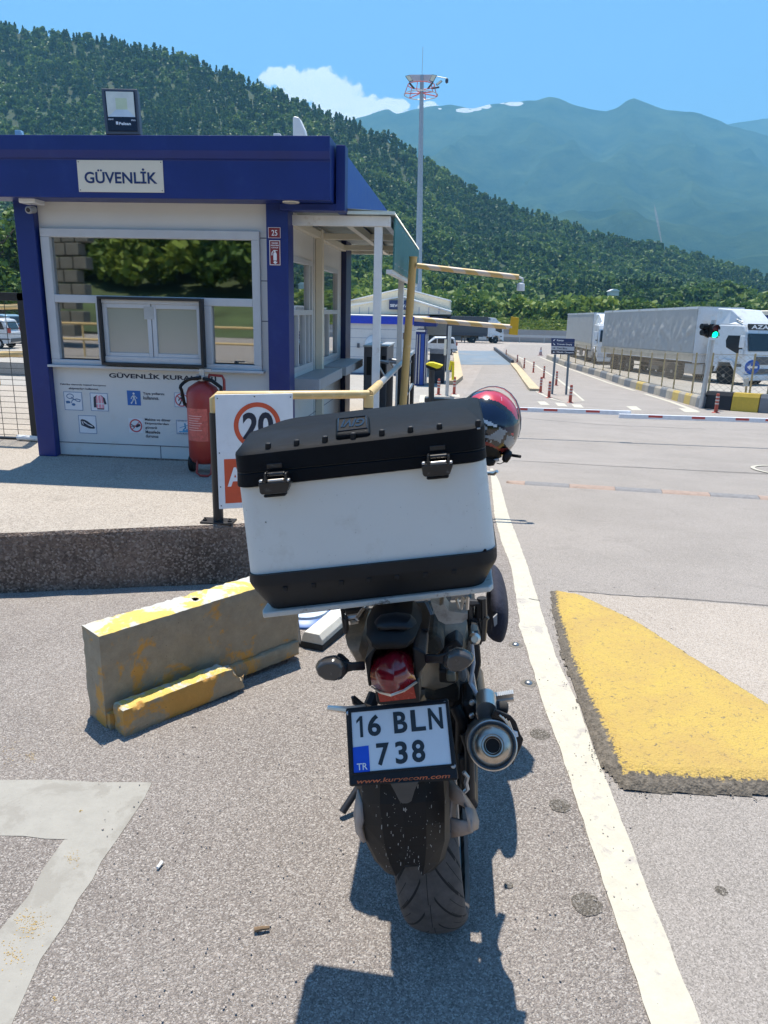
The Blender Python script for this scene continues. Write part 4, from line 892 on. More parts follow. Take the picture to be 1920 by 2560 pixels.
hz_=[(ec.x-.01,ec.y-.02,zt2+.06)]
for i in range(19): a=math.pi*.5+math.pi*i/18*1.15; hz_.append((ec.x+math.cos(a)*.155-.0,ec.y-.04-.02*math.sin(i),zt2-.02+math.sin(a)*.075-(.02*i/2 if i>9 else 0)*.9))
MB().tube(hz_,.013,8).build('hose',M_BLACK,ex,smooth=True)
hr=[(ec.x+.02,ec.y-.03,zt2+.05),(ec.x+.09,ec.y-.05,zt2+.04),(ec.x+.16,ec.y-.05,zt2-.01),(ec.x+.165,ec.y-.05,zt2-.10),(ec.x+.15,ec.y-.04,zt2-.3),(ec.x+.15,ec.y-.02,zt2-.5)]
MB().tube(hr,.015,8).build('hose',M_BLACK,ex,smooth=True)
MB().tube([(ec.x+.03,ec.y+.02,zt2+.02),(ec.x+.05,ec.y+.02,zt2+.075),(ec.x+.15,ec.y+.02,zt2+.07),(ec.x+.165,ec.y+.02,zt2+.04),(ec.x+.165,ec.y+.02,zt2-.04)],.011,8).build('handle',M_RED,ex,smooth=True)
lp=MB(); rows=[]
for zz in (zb+.17,zb+.42): rows.append([(ec.x+math.sin(a)*(R_+.0015),ec.y-math.cos(a)*(R_+.0015),zz) for a in np.linspace(-1.05,.55,12)])
lp.grid(rows).build('label_plate',mat('red_label',(.50,.10,.08),.45,var=.3,scale=40),ex)
m=MB()
for i in range(7): zz=zb+.36-i*.018; rows=[[(ec.x+math.sin(a)*(R_+.003),ec.y-math.cos(a)*(R_+.003),z_) for a in np.linspace(-.75,.2-.1*(i%3),6)] for z_ in (zz,zz+.006)]; m.grid(rows)
m.build('label_print',mat('print_pink',(.65,.35,.33),.5),ex)
MB().tube([(ec.x-.03,ec.y-.10,zb+.02),(ec.x-.03,ec.y-.13,PZ+.03),(ec.x+.0,ec.y-.135,PZ+.012),(ec.x+.06,ec.y-.135,PZ+.012),(ec.x+.085,ec.y-.13,PZ+.03),(ec.x+.085,ec.y-.10,zb+.02)],.009,8).build('stand',M_RED,ex,smooth=True)
for s in (-1,1): MB().lathe((ec.x+s*.13-.015,ec.y+.06,PZ+.07),(1,0,0),[(0,.03),(.001,.07),(.03,.07),(.031,.03)],20).build('wheel',M_BLACK,ex)
# ================================================================ HANDRAIL, SPEED SIGN
RZ=1.09
hrl=thing('handrail','handrail of cream yellow and grey pipe on black posts along the platform edge','handrail',(-1.41,4.25,PZ))
A=V((-1.42,4.25,at(537,985,4.25).z-.01)); B=at(922,990,4.57); B.z=RZ-.01; E_=at(1033,880,9.9)
MB().tube([A+V((0,0,-.10)),A+V((0,0,-.02)),A+V((.02,.01,0)),B],.026,14).build('top_rail',M_YPIPE,hrl,smooth=True)
B2=B.lerp(E_,.13); MB().tube([B,B2],.0285,14).build('elbow',M_YPIPE,hrl,smooth=True)
MB().tube([B2,E_],.024,14).build('top_rail',M_STEEL,hrl,smooth=True)
MB().tube([B.lerp(E_,.35)-V((0,0,.42)),E_-V((0,0,.42))],.02,12).build('lower_rail',M_STEEL,hrl,smooth=True)
MB().tube([(A.x,A.y,PZ+.012),(A.x,A.y,A.z-.10)],.031,16).build('post',M_BLKM,hrl,smooth=True)
MB().box((A.x-.10,A.y-.055,PZ),(A.x+.10,A.y+.055,PZ+.012)).build('foot_plate',M_BLKM,hrl,bevel=.002)
m=MB()
for sx in (-1,1): m.lathe((A.x+sx*.078,A.y-.02,PZ+.012),(0,0,1),[(0,.014),(.010,.014),(.011,.007),(.02,.007)],6)
m.build('bolt',M_BLKM,hrl)
MB().tube([B-V((0,0,.08)),B-V((0,0,.005))],.031,12).build('elbow',M_YPIPE,hrl,smooth=True)
for k in (0,.30,.55,.78,1.):
    P=B.lerp(E_,k); MB().tube([(P.x,P.y,PZ),(P.x,P.y,P.z-(.08 if k==0 else .02))],.028,12).build('post',M_BLKM,hrl,smooth=True)
ss=thing('speed_sign','white speed limit sign reading 20 in a red ring, mounted on the handrail','sign',(A.x,A.y,.4))
TL=at(537,987,4.195); TR=at(732,984,4.355); hgt=TL.z-at(550,1273,4.195).z; q=quadmap(TL,TR,TR-V((0,0,hgt)),TL-V((0,0,hgt)))
nrm=(TR-TL).cross(V((0,0,1))).normalized(); nrm=nrm if nrm.y<0 else -nrm
MB().prism([q(0,0),q(1,0),q(1,1),q(0,1)],-nrm*.012).build('board',mat('sign_white',(.74,.76,.78),.45,var=.05,dirt=((.6,.58,.52),.08,7)),ss,bevel=.002)
of=nrm*.0012; asp=(TR-TL).length/hgt
m=MB(); ringp(q,.53,.27,.245,.305,of,m,48,asp); m.build('ring',mat('orange_red',(.62,.09,.035),.45),ss)
letter('20','lettering',M_INK,ss,sub(q,.34,.155,.74,.39,of),bold=.035)
m=MB(); poly(q,[(.085,.555),(.93,.555),(.93,.95),(.085,.95)],of,m); m.build('red_field',MATS['orange_red'],ss)
letter('A','lettering',M_WINK,ss,sub(q,.12,.63,.33,.80,of*2),bold=.035)
m=MB()
for u,v in ((.03,.03),(.5,.02),(.97,.03),(.03,.5),(.03,.8),(.03,.97)): m.ball(q(u,v)+of,.004,6,4)
m.build('screw',M_BLKM,ss)
# ================================================================ HEIGHT GAUGE POLE
M_STRIPE=bpy.data.materials.new('striped_arm'); M_STRIPE.use_nodes=True; nt=M_STRIPE.node_tree; L=nt.links
tc=N(nt,'ShaderNodeTexCoord'); wv=N(nt,'ShaderNodeTexWave',wave_type='BANDS',bands_direction='DIAGONAL',inp={'Scale':3.2,'Distortion':.3}); L.new(tc.outputs['Object'],wv.inputs[0]); rp=N(nt,'ShaderNodeValToRGB'); rp.color_ramp.interpolation='CONSTANT'; rp.color_ramp.elements[0].color=(.62,.42,.16,1); rp.color_ramp.elements[1].color=(.68,.55,.42,1); rp.color_ramp.elements[1].position=.5; L.new(wv.outputs[0],rp.inputs[0]); L.new(rp.outputs[0],nt.nodes['Principled BSDF'].inputs['Base Color']); nt.nodes['Principled BSDF'].inputs['Roughness'].default_value=.5
gp=thing('height_gauge','cream yellow pole with two arms reaching right over the lane','barrier pole',(-.5,7.1,PZ))
pt=at(1033,645,7.1); pb_=at(1003,1020,7.1); pb_.z=PZ
m=MB().tube([pb_,pt],.036,18); m.tube([pt,pt+V((0,0,.012))],.039,18); m.build('pole',mat('ochre_pipe',(.60,.38,.13),.5,var=.12,scale=5,dirt=((.7,.55,.35),.1,9)),gp,smooth=True)
u0=at(1040,664,7.08); u1=at(1297,693,7.05); MB().tube([u0,u1],.024,14).build('arm',M_STRIPE,gp,smooth=True)
l0=at(1036,797,7.08); l1=at(1280,818,7.05); MB().tube([l0,l1],.023,14).build('arm',M_STRIPE,gp,smooth=True)
a=at(1278,791,7.05); b=at(1294,838,7.05)
MB().prism([(a.x,7.03,a.z),(b.x,7.03,a.z-.012),(b.x,7.03,b.z),(a.x-.012,7.03,b.z+.005)],(0,.03,0)).build('end_plate',mat('amber_plate',(.68,.40,.02),.4),gp,bevel=.003)
m=MB().tube([u1,u1+V((.035,0,-.01)),u1+V((.04,0,-.045))],.009,8); m.build('hook',M_WHITE,gp)
p=at(1302,717,7.05); MB().lathe(p+V((0,0,-.035)),(0,0,1),[(0,.036),(.06,.034),(.066,.02),(.075,.01)],16).build('lamp',M_WHITE,gp,smooth=True)
# ================================================================ CONCRETE BARRIER
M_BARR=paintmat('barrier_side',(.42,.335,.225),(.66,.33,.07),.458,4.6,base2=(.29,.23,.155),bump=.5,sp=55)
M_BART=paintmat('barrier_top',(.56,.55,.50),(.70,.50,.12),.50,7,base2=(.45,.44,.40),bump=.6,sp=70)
br_=thing('concrete_barrier','concrete traffic barrier with peeling yellow paint and a stepped foot, on the asphalt','barrier',(-1.35,2.6,0))
n0=gnd(225,1785); n1=gnd(300,1822); f1=gnd(722,1640)
dr=(f1-gnd(303,1790)); dr.z=0; dr.normalize()
pr=V((dr.y,-dr.x,0))      # towards the front/right
zb0=0.0; 
# top edge from picture: near top-left (213,1565), near top-right (265,1600); far end (700,1470)
P0=gnd(222,1786); h_=0
for k in range(40):
    hh=.2+.01*k
    if (at(P0.x and 215,1565,P0.y).z)<=hh: h_=hh; break
h_=at(217,1562,P0.y).z
tw=.15; bw=.15; LN=(gnd(725,1625)-gnd(300,1790)).length+.06
o0=P0; c=lambda u,s,z: o0+dr*u+pr*s+V((0,0,z-o0.z))
def rough_box(name,m_,u0,u1,s0,s1,z0,z1,seed,amp=.006,taper=0,endchip=0,n=(60,6,14)):
    vs=[];fs=[]; 
    nu,ns,nz_=n
    def P(i,j,k):
        u=u0+(u1-u0)*i/nu; s=s0+(s1-s0)*j/ns; z=z0+(z1-z0)*k/nz_
        if taper: s=s+(taper*(1-k/nz_) if j==ns else 0)
        p=c(u,s,z); q_=MN.noise(p*30+V((seed,0,0)))*amp+MN.noise(p*90+V((0,seed,0)))*amp*.5
        edge=((j in(0,ns))+(k in(0,nz_))+(i in(0,nu)))
        if edge>=2: q_=-abs(q_)*1.3-.002
        mid=c((u0+u1)/2,(s0+s1)/2,(z0+z1)/2); d=(p-mid); d=V((d.x,d.y,d.z)); 
        dirv=V((0,0,0))
        if j==0: dirv-=pr
        if j==ns: dirv+=pr
        if k==nz_: dirv+=V((0,0,1))
        if i==0: dirv-=dr
        if i==nu:
            dirv+=dr
        p=p+dirv*q_
        if endchip and i>nu-8: 
            w_=(i-(nu-8))/8; p=p-V((0,0,1))*(w_**1.6)*endchip*(k/nz_)*(1+MN.noise(p*40))-dr*w_*endchip*.4*abs(MN.noise(p*25+V((5,5,5))))*2
        return p
    bm=bmesh.new(); D={}
    def vt(i,j,k):
        if (i,j,k) not in D: D[(i,j,k)]=bm.verts.new(P(i,j,k))
        return D[(i,j,k)]
    def fc(a): bm.faces.new([vt(*q_) for q_ in a])
    for i in range(nu):
        for j in range(ns): fc([(i,j,nz_),(i+1,j,nz_),(i+1,j+1,nz_),(i,j+1,nz_)]); fc([(i,j,0),(i,j+1,0),(i+1,j+1,0),(i+1,j,0)])
        for k in range(nz_): fc([(i,0,k),(i+1,0,k),(i+1,0,k+1),(i,0,k+1)]); fc([(i,ns,k),(i,ns,k+1),(i+1,ns,k+1),(i+1,ns,k)])
    for j in range(ns):
        for k in range(nz_): fc([(0,j,k),(0,j,k+1),(0,j+1,k+1),(0,j+1,k)]); fc([(nu,j,k),(nu,j+1,k),(nu,j+1,k+1),(nu,j,k+1)])
    bmesh.ops.recalc_face_normals(bm,faces=bm.faces); m=MB(); bm.verts.index_update(); m.v=[v.co.copy() for v in bm.verts]; m.f=[tuple(v.index for v in f.verts) for f in bm.faces]; bm.free()
    o=m.build(name,m_,br_,smooth=True)
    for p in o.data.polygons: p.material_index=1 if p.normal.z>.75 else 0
    return o
BH=h_
rough_box('wall_block',[M_BARR,M_BART],0,LN,0,tw,0,BH,1)
rough_box('foot_ledge',[M_BARR,M_BART],.02,LN*.60,tw+.02,tw+.105,0,.115,2,endchip=.07,n=(44,5,6))
rough_box('foot_base',[M_BARR,M_BARR],.005,LN*.98,tw-.01,tw+.022,0,.07,3,n=(50,2,4))
hp=gnd(0,0) if False else None
tp=atz(487,1497,BH+.001); MB().lathe(tp+V((0,0,-.001)),(0,0,1),[(0,.001),(0,.017)],14).build('lifting_hole',mat('hole_dark',(.01,.008,.006),1),br_)
# ================================================================ WHEEL STOP + BLUE DISC
ws=thing('wheel_stop','black and white painted concrete wheel stop lying behind the barrier, under the rear board','kerb block',gnd(760,1620))
a=gnd(775,1622); b=gnd(851,1560); c1=gnd(748,1605)
d_=V((gnd(845,1540)-gnd(765,1600))); d_.z=0; d_.normalize(); n_=V((d_.y,-d_.x,0)); base=gnd(806,1628)
for i,(s0,s1,mm) in enumerate(((0,.24,mat('wheelstop_white',(.55,.53,.47),.7,dirt=((.35,.33,.28),.25,20))),(.243,.40,mat('wheelstop_white2',(.72,.70,.64),.7)),(.403,.75,MATS['wheelstop_white']))):
    m=MB(); o0_=base+d_*s0; prf=[(0,.0),(0,.055),(-.02,.085),(-.10,.085),(-.115,.055),(-.115,0)]
    m.loft([[o0_+n_*p_+V((0,0,z_)) for p_,z_ in prf],[base+d_*s1+n_*p_+V((0,0,z_)) for p_,z_ in prf]]); m.build('segment',mm,ws,bevel=.004)
MB().obox(base-d_*.004-n_*.118+V((0,0,-.002)),d_*.76,n_*.121,V((0,0,.034))).build('rubber_base',M_RUBBER,ws)
bd=thing('plastic_base','blue and white round plastic stand base with black rim, half hidden behind the barrier end','stand base',gnd(760,1560))
c_=gnd(765,1545); MB().lathe(c_,(0,0,1),[(0,.17),(.02,.17),(.035,.15),(.05,.09),(.055,.001)],32).build('base',mat('blue_plastic',(.03,.12,.35),.4),bd,smooth=True)
MB().lathe(c_+V((0,0,.02)),(0,0,1),[(0,.13),(.035,.12),(.04,.08),(.045,.001)],32).build('ring',mat('pale_plastic',(.5,.6,.7),.4),bd,smooth=True)
m=MB(); m.tube([gnd(741,1545,.16),gnd(738,1570,.08),gnd(748,1615,.012),gnd(790,1622,.012)],.014,8); m.build('black_strap',M_RUBBER,bd,smooth=True)
# ================================================================ TALL MAST
MY=66.; mp=at(1046,700,MY); mt_=at(1055,188,MY)
ms=thing('floodlight_mast','tall grey lighting mast with a ring of floodlights, rising behind the yellow pole','lighting mast',(mp.x,MY,G(MY)))
mbx=at(1040,900,MY).x
MB().tube([(mbx,MY,G(MY)),(mp.x,MY,mp.z),(mt_.x,MY,mt_.z)],[.34,.30,.15],16).build('pole',mat('mast_grey',(.30,.34,.38),.45,metal=.3),ms,smooth=True)
MB().tube([mt_,mt_+V((0,0,2.0))],.02,6).build('rod',M_STEEL,ms)
HB=at(1052,222,MY).z; cxm=at(1053,222,MY).x; M_MRED=mat('mast_red',(.55,.10,.10),.5); Rb=1.35
for dz_,rr in ((-.45,Rb),(.25,Rb*.8)):
    MB().tube([(cxm+rr*math.cos(a),MY+rr*math.sin(a),HB+dz_) for a in np.linspace(0,2*math.pi,25)],.035,6).build('ring',M_MRED if dz_>0 else M_STEEL,ms)
for i in range(6):
    a=i*math.pi/3+.3; m=MB(); m.tube([(cxm,MY,HB-.3),(cxm+Rb*math.cos(a),MY+Rb*math.sin(a),HB-.45)],.04,6); m.tube([(cxm+Rb*math.cos(a),MY+Rb*math.sin(a),HB-.45),(cxm+.8*Rb*math.cos(a),MY+.8*Rb*math.sin(a),HB+.25)],.03,6); m.build('arm',M_MRED,ms)
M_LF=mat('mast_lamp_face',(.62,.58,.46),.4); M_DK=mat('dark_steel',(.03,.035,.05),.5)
for (a,b,c_,d) in (((1013,190),(1024,187),(1033,202),(1023,204)),((1080,186),(1092,188),(1083,205),(1073,202)),((1102,200),(1106,203),(1092,214),(1090,209))):
    q=[at(*p,MY-1.1) for p in (a,b,c_,d)]; f_=MB().prism(q,(0,.14,0)).build('lamp_head',M_DK,ms)
    cc=sum(q,V((0,0,0)))/4; MB().prism([cc+(p-cc)*.86+V((0,-.02,0)) for p in q],(0,.018,0)).build('lamp_glass',M_LF,f_)
    MB().tube([cc+V((0,.1,-.3)),V((cc.x*.6+cxm*.4,MY-.5,HB-.1))],.07,6).build('lamp_bracket',M_DK,ms)
m=MB().box((cxm-1.0,MY-.05,HB+.55),(cxm+.9,MY+.05,HB+1.0)); m.build('crossbar',mat('mast_bar',(.50,.45,.47),.5),ms)
MB().tube([at(1092,191,MY),at(1117,196,MY)],.03,6).build('camera_arm',M_STEEL,ms); MB().ball(at(1117,202,MY),.16,10,8,(.8,.8,1.3)).build('camera',M_DK,ms)
# ================================================================ DISPATCH BUILDINGS
SY=46.
sv=thing('dispatch_office','white panel office with blue roof band behind the turnstiles','office',gnd(890,934))
def SV(px,py,Y=SY): return at(px,py,Y)
zg=G(SY); a=SV(889,808); b=SV(1062,934); xL=SV(760,900).x
m=MB().box((xL,SY,zg),(SV(1046,900).x,SY+6,a.z)); m.build('wall',M_WHITEW,sv)
m=MB()
for py in (823,845,868,893): z=SV(900,py).z; m.box((xL,SY-.01,z),(SV(1046,900).x,SY,z+.04))
m.build('panel_joint',mat('joint_grey',(.4,.42,.46),.7),sv)
z1=SV(900,790).z; MB().box((xL,SY-.25,a.z),(SV(1066,800).x,SY+6.2,z1)).build('roof_band',mat('bright_blue',(.01,.045,.50),.4),sv)
MB().box((xL,SY-.1,z1),(SV(1064,800).x,SY+6.1,z1+.05)).build('roof',mat('bounce_cover_grey',(.5,.48,.43),.8),sv)  # grey slab added over the blue band to stop blue bounce on the gable
MB().box((xL,SY-.1,zg),(SV(1046,900).x,SY+.0,SV(900,932).z)).build('plinth',mat('navy_column',(0,0,0)),sv)
MB().box((SV(997,832).x,SY-.05,SV(1000,848).z),(SV(1012,832).x,SY,SV(1000,832).z)).build('window',mat('brown_pane',(.16,.12,.10),.3),sv)
MB().box((SV(893,862).x,SY-.12,SV(893,869).z),(SV(899,862).x,SY,SV(893,858).z)).build('wall_box',mat('dark_box',(.08,.09,.11),.4),sv)
p=SV(932,860); MB().lathe(p+V((0,-.3,0)),(-.4,-1,.3),[(0,.55),(.06,.5),(.10,.3),(.12,.05)],20).build('satellite_dish',M_WHITE,sv,smooth=True)
# gable shed behind
sh=thing('gable_shed','white gabled shed roof with a blue sign reading SEVKİYAT, behind the dispatch office','shed',gnd(1005,880))
GY=52.
o=[at(870,760,GY),at(1005,744,GY),at(1125,779,GY),at(1125,786,GY),at(870,786,GY)]
MB().prism(o,(0,8,0)).build('gable',mat('gable_sheet',(.74,.68,.55),.5,var=.06),sh)
o=[at(870,753,GY+6),at(1007,723,GY+6),at(1124,753,GY+6),at(1124,790,GY+6),at(870,790,GY+6)]
MB().prism(o,(0,10,0)).build('rear_gable',mat('rear_gable',(.72,.64,.48),.55,var=.08),sh)
for (p,q_) in (((868,767),(1005,743)),((1005,743),(1127,781))):
    A_=at(*p,GY-.15); B_=at(*q_,GY-.15); MB().prism([A_,B_,B_+V((0,0,.09)),A_+V((0,0,.09))],(0,8.2,0)).build('roof_edge',M_WHITE,sh)
for (p,q_) in (((868,754),(1007,722)),((1007,722),(1126,753))):
    A_=at(*p,GY+5.8); B_=at(*q_,GY+5.8); MB().prism([A_,B_,B_+V((0,0,.09)),A_+V((0,0,.09))],(0,10.2,0)).build('roof_edge',M_WHITE,sh)
for px in (898,921,945,1047,1071,1097): a=at(px,768,GY-.02); MB().box((a.x,GY-.03,at(px,785,GY).z),(a.x+.05,GY,a.z)).build('rib',MATS['joint_grey'],sh)
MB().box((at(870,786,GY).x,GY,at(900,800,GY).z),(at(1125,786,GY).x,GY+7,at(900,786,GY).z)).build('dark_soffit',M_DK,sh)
for px in (1118,): a=at(px,786,GY); MB().box((a.x,GY,G(GY)),(a.x+.28,GY+.28,a.z)).build('post',M_DK,sh)
MB().prism([at(1065,795,GY+14),at(1117,795,GY+14),at(1117,838,GY+14),at(1065,838,GY+14)],(0,.1,0)).build('curtain_wall',mat('shed_grey',(.30,.31,.31),.5),sh)
st_=thing('dispatch_sign','navy sign with white letters SEVKİYAT hung on the shed gable','sign',at(1000,770,GY-.3))
a=at(973,750,GY-.3); b=at(1030,775,GY-.3); MB().box((a.x,GY-.3,b.z),(b.x,GY-.22,a.z)).build('panel',mat('navy_sign',(.012,.03,.11),.4),st_)
q=quadmap((a.x,GY-.302,a.z),(b.x,GY-.302,a.z),(b.x,GY-.302,b.z),(a.x,GY-.302,b.z)); letter('SEVKİYAT','lettering',M_WINK,st_,sub(q,.05,.33,.95,.72,V((0,-.01,0))),bold=.02)
# blue gate column with steel rails
bc=thing('entry_cabin','narrow blue cabin with steel rails beside the dispatch office','cabin',gnd(1062,940))
BY=38.
def BX(px,py): return at(px,py,BY)
zb_=G(BY)
MB().box((BX(1040,830).x,BY,zb_),(BX(1065,830).x,BY+2,BX(1050,824).z)).build('body',M_BLUE,bc); MB().box((BX(1036,800).x,BY-.3,BX(1040,815).z),(BX(1092,800).x,BY+3,BX(1040,795).z)).build('roof',M_BLUE,bc)
MB().box((BX(1039,826).x,BY-.06,BX(1040,829).z),(BX(1063,826).x,BY+.4,BX(1040,824).z)).build('cap',M_WHITE,bc)
for px in (1042,1049,1064,1069): MB().box((BX(px,840).x,BY-.08,zb_+.1),(BX(px+2.4,840).x,BY,BX(px,836).z)).build('rail',M_STEEL,bc)
MB().box((BX(1053,840).x,BY-.05,zb_+.05),(BX(1061,840).x,BY,BX(1050,834).z)).build('door',M_BLUE2,bc)
# dark awning area and grey barrier in front of the shed
wk=thing('weighbridge_hut','low dark hut with grey front behind the yellow topped reader','hut',gnd(1090,930)); WY=40.
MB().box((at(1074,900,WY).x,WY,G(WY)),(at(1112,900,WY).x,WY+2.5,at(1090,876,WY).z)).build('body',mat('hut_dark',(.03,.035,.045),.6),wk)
MB().box((at(1074,900,WY).x,WY-.1,at(1090,884,WY).z),(at(1117,900,WY).x,WY,at(1090,872,WY).z)).build('front_panel',mat('shed_grey',(.3,.3,.3)),wk)
# ================================================================ TURNSTILES
M_TG=mat('turnstile_grey',(.10,.10,.11),.45,metal=.3)
def turnstile(px0,px1,pt_,pb2,Y,lab):
    a=at(px0,pt_,Y); b=at(px1,pb2,Y); t=thing('turnstile',lab,'turnstile',(a.x,Y,PZ),'turnstiles beside the kiosk counter')
    MB().box((a.x,Y,PZ),(b.x,Y+.9,a.z)).build('housing',M_TG,t,bevel=.01)
    MB().box((a.x-.01,Y-.02,a.z-.015),(b.x+.02,Y+.93,a.z+.005)).build('top_plate',M_STEEL,t,bevel=.004)
    MB().box((a.x+(b.x-a.x)*.35,Y-.006,a.z-.32),(a.x+(b.x-a.x)*.85,Y,a.z-.12)).build('reader',M_BLACK,t)
    h=V((b.x,Y+.3,a.z-.18))
    for ang in (0,2.1,4.2): MB().tube([h,h+V((.22*abs(math.cos(ang))+.06,.1*math.sin(ang),-.32*max(0,math.sin(ang))-.02))],.015,8).build('arm',M_STEEL,t,smooth=True)
turnstile(910,930,864,965,8.3,'dark grey turnstile housing at the end of the kiosk counter')
turnstile(948,966,864,965,9.0,'second grey turnstile with reflective lid, between the two canopy posts')
rd=thing('card_reader','white card reader box with dark screen seen through the handrail','reader',at(972,940,10.)); a=at(963,899,10.); b=at(982,942,10.)
MB().box((a.x,10.,b.z),(b.x,10.12,a.z)).build('box',M_WHITE,rd,bevel=.006); MB().box((a.x+.02,9.99,a.z-.08),(b.x-.02,10.,a.z-.02)).build('screen',M_BLACK,rd); MB().tube([((a.x+b.x)/2,10.06,PZ),((a.x+b.x)/2,10.06,b.z)],.03,10).build('stem',M_BLKM,rd)
# reader with yellow cap on post
yr=thing('parking_reader','black post with sloping yellow topped reader, right of the handrail','reader',gnd(1078,1014)); g_=gnd(1078,1014); RY=g_.y
MB().tube([g_,at(1079,925,RY)],.095,12).build('post',M_BLKM,yr,smooth=True)
q=[at(1064,911,RY),at(1072,907,RY),at(1083,907,RY),at(1107,914,RY),at(1103,917,RY),at(1100,920,RY),at(1092,922,RY)]
MB().prism(q,(0,.5,0)).build('cap',mat('bright_yellow',(.80,.62,.0),.35),yr,bevel=.01)
q=[at(1065,913,RY+.02),at(1092,923,RY+.02),at(1106,916,RY+.02),at(1105,925,RY+.02),at(1085,929,RY+.02),at(1066,919,RY+.02)]
MB().prism(q,(0,.45,0)).build('head',M_BLACK,yr,bevel=.01)
MB().cbox(g_+V((.25,.2,.12)),(.95,0,0),(0,.5,0),(0,0,.24)).build('plinth',M_BLKM,yr)
pp=thing('grey_post','thin galvanised post standing left of the weighbridge lane','post',gnd(1117,989)); g_=gnd(1117,989)
MB().tube([g_,at(1125,815,g_.y)],.07,10).build('pole',M_STEEL,pp,smooth=True); MB().box((at(1111,850,g_.y).x,g_.y-.05,at(1111,888,g_.y).z),(at(1117,850,g_.y).x,g_.y,at(1111,848,g_.y).z)).build('reflector',M_CREAM,pp)
m=MB().tube([at(1124,925,g_.y-.5),at(1128,903,g_.y-.5),at(1133,905,g_.y-.5),at(1132,950,g_.y-.5)],.05,8); m.build('hoop',mat('bright_yellow',(.8,.6,0)),pp)
# ================================================================ BOLLARDS
M_BRED=mat('bollard_red',(.42,.07,.04),.5,var=.2); M_BBAND=mat('bollard_band',(.55,.5,.45),.5); M_BDK=mat('bollard_dark',(.12,.09,.08),.6)
def bollard(px,pyt,pyb,lab,proto=[None]):
    g_=gnd(px,pyb); h=at(px,pyt,g_.y).z-g_.z
    if proto[0] is None:
        t=thing('bollard',lab,'bollard',g_,'red flexible lane bollards'); L_=V(g_); H=1.0
        MB().lathe(L_,(0,0,1),[(0,.13),(.03,.12),(.05,.062),(H-.01,.05),(H,.03)],14).build('post',M_BRED,t,smooth=True)
        for z in (.45,.62,.79): MB().lathe(L_+V((0,0,z)),(0,0,1),[(0,.058),(.001,.062),(.07,.061),(.071,.056)],14).build('band',M_BBAND,t)
        t.scale=(1,1,h); proto[0]=t; return t
    t=copy_thing(proto[0],g_,lab); t.scale=(1,1,h); return t
for px,a,b,lab in ((1096,947,987,'red bollard between the yellow topped reader and the grey post'),(1135,942,986,'red bollard just right of the galvanised grey post'),(1351,942,982,'red bollard left of the direction sign, at the front kerb point'),(1372,953,995,'red bollard directly in front of the left leg of the direction sign'),(1425,962,1007,'nearest red bollard at the tip of the painted island'),(1390,928,964,'red bollard between the legs of the direction sign'),(1359,915,946,'thin bollard just left of the direction sign, fifth from the far end'),(1333,904,932,'thin dark bollard, fourth along the row left of the sign'),(1310,895,921,'thin dark bollard, third along the row left of the sign'),(1293,887,906,'thin dark bollard, second from the far end of the row'),(1265,874,889,'farthest thin bollard beside the weighbridge end')):
    bollard(px,a,b,lab)
bollard(1789,984,1032,'red and grey bollard in front of the traffic light kerb')
# ================================================================ LANES, KERBS, MARKINGS
sheet('weighbridge_plate',g2((1146,877),(1237,877),(1283,912),(1147,912)),mat('weighbridge_steel',(.14,.18,.22),.55,var=.2,scale=.8,dirt=((.25,.22,.19),.3,.5)),.012)
def kerb(name,pts,w,h,m_,lab=None):
    pts=[V(p) for p in pts]; A_=[];
    secs=[]
    for i,p in enumerate(pts):
        t=(pts[min(i+1,len(pts)-1)]-pts[max(i-1,0)]); t.z=0; t.normalize(); n_=V((t.y,-t.x,0)); z=G(p.y)
        secs.append([V((p.x,p.y,z-.1))+n_*w/2,V((p.x,p.y,z+h))+n_*w/2,V((p.x,p.y,z+h))-n_*w/2,V((p.x,p.y,z-.1))-n_*w/2])
    return struct(MB().loft(secs).build(name,m_))
M_SANDK=mat('sandy_kerb',(.48,.38,.24),.85,var=.2,scale=3,dirt=((.3,.26,.22),.2,2))
kerb('lane_kerb',[gnd(*p) for p in ((1236,875),(1281,911))],.22,.35,M_DK)
kerb('lane_kerb',[gnd(*p) for p in ((1283,911),(1300,930),(1318,955),(1337,978))],.5,.12,M_SANDK)
kerb('lane_kerb',[gnd(*p) for p in ((1138,880),(1142,910),(1146,948),(1128,962))],.5,.22,M_SANDK)
sheet('traffic_island',g2((1262,880),(1300,903),(1345,981),(1420,1008),(1456,1002),(1425,975),(1340,915),(1290,890)),asphalt('island_asphalt',(.26,.22,.19),(.33,.29,.25),(.38,.34,.3),agg=120,bump=.2),.012)
def line(pts,w): 
    pts=[V(p) for p in pts]; a=[];b=[]
    for i,p in enumerate(pts):
        t=(pts[min(i+1,len(pts)-1)]-pts[max(i-1,0)]).normalized(); n=V((-t.y,t.x)); a.append(tuple(p+n*w/2)); b.append(tuple(p-n*w/2))
    return sheet('lane_line',a+b[::-1],M_WLINE,.010)
line(g2((1300,909),(1322,935),(1346,982),(1380,998),(1421,1008),(1457,1002),(1425,972),(1390,945),(1340,914),(1296,892)),.16)
line(g2((1350,893),(1440,928),(1520,957),(1586,977)),.2); line(g2((1612,985),(1680,1006),(1745,1030)),.2)
for quad in (((1343,1004),(1362,1004),(1375,1013),(1352,1013)),((1387,1007),(1410,1009),(1420,1017),(1395,1016)),((1428,1011),(1452,1012),(1460,1020),(1436,1019)),((1565,1016),(1590,1016),(1605,1026),(1580,1026)),((1696,1021),(1730,1022),(1750,1032),(1712,1031)),((1128,985),(1148,986),(1150,993),(1130,992)),((1050,988),(1066,988),(1064,1006),(1048,1006))):
    sheet('dash_mark',g2(*quad),M_WLINE,.008)
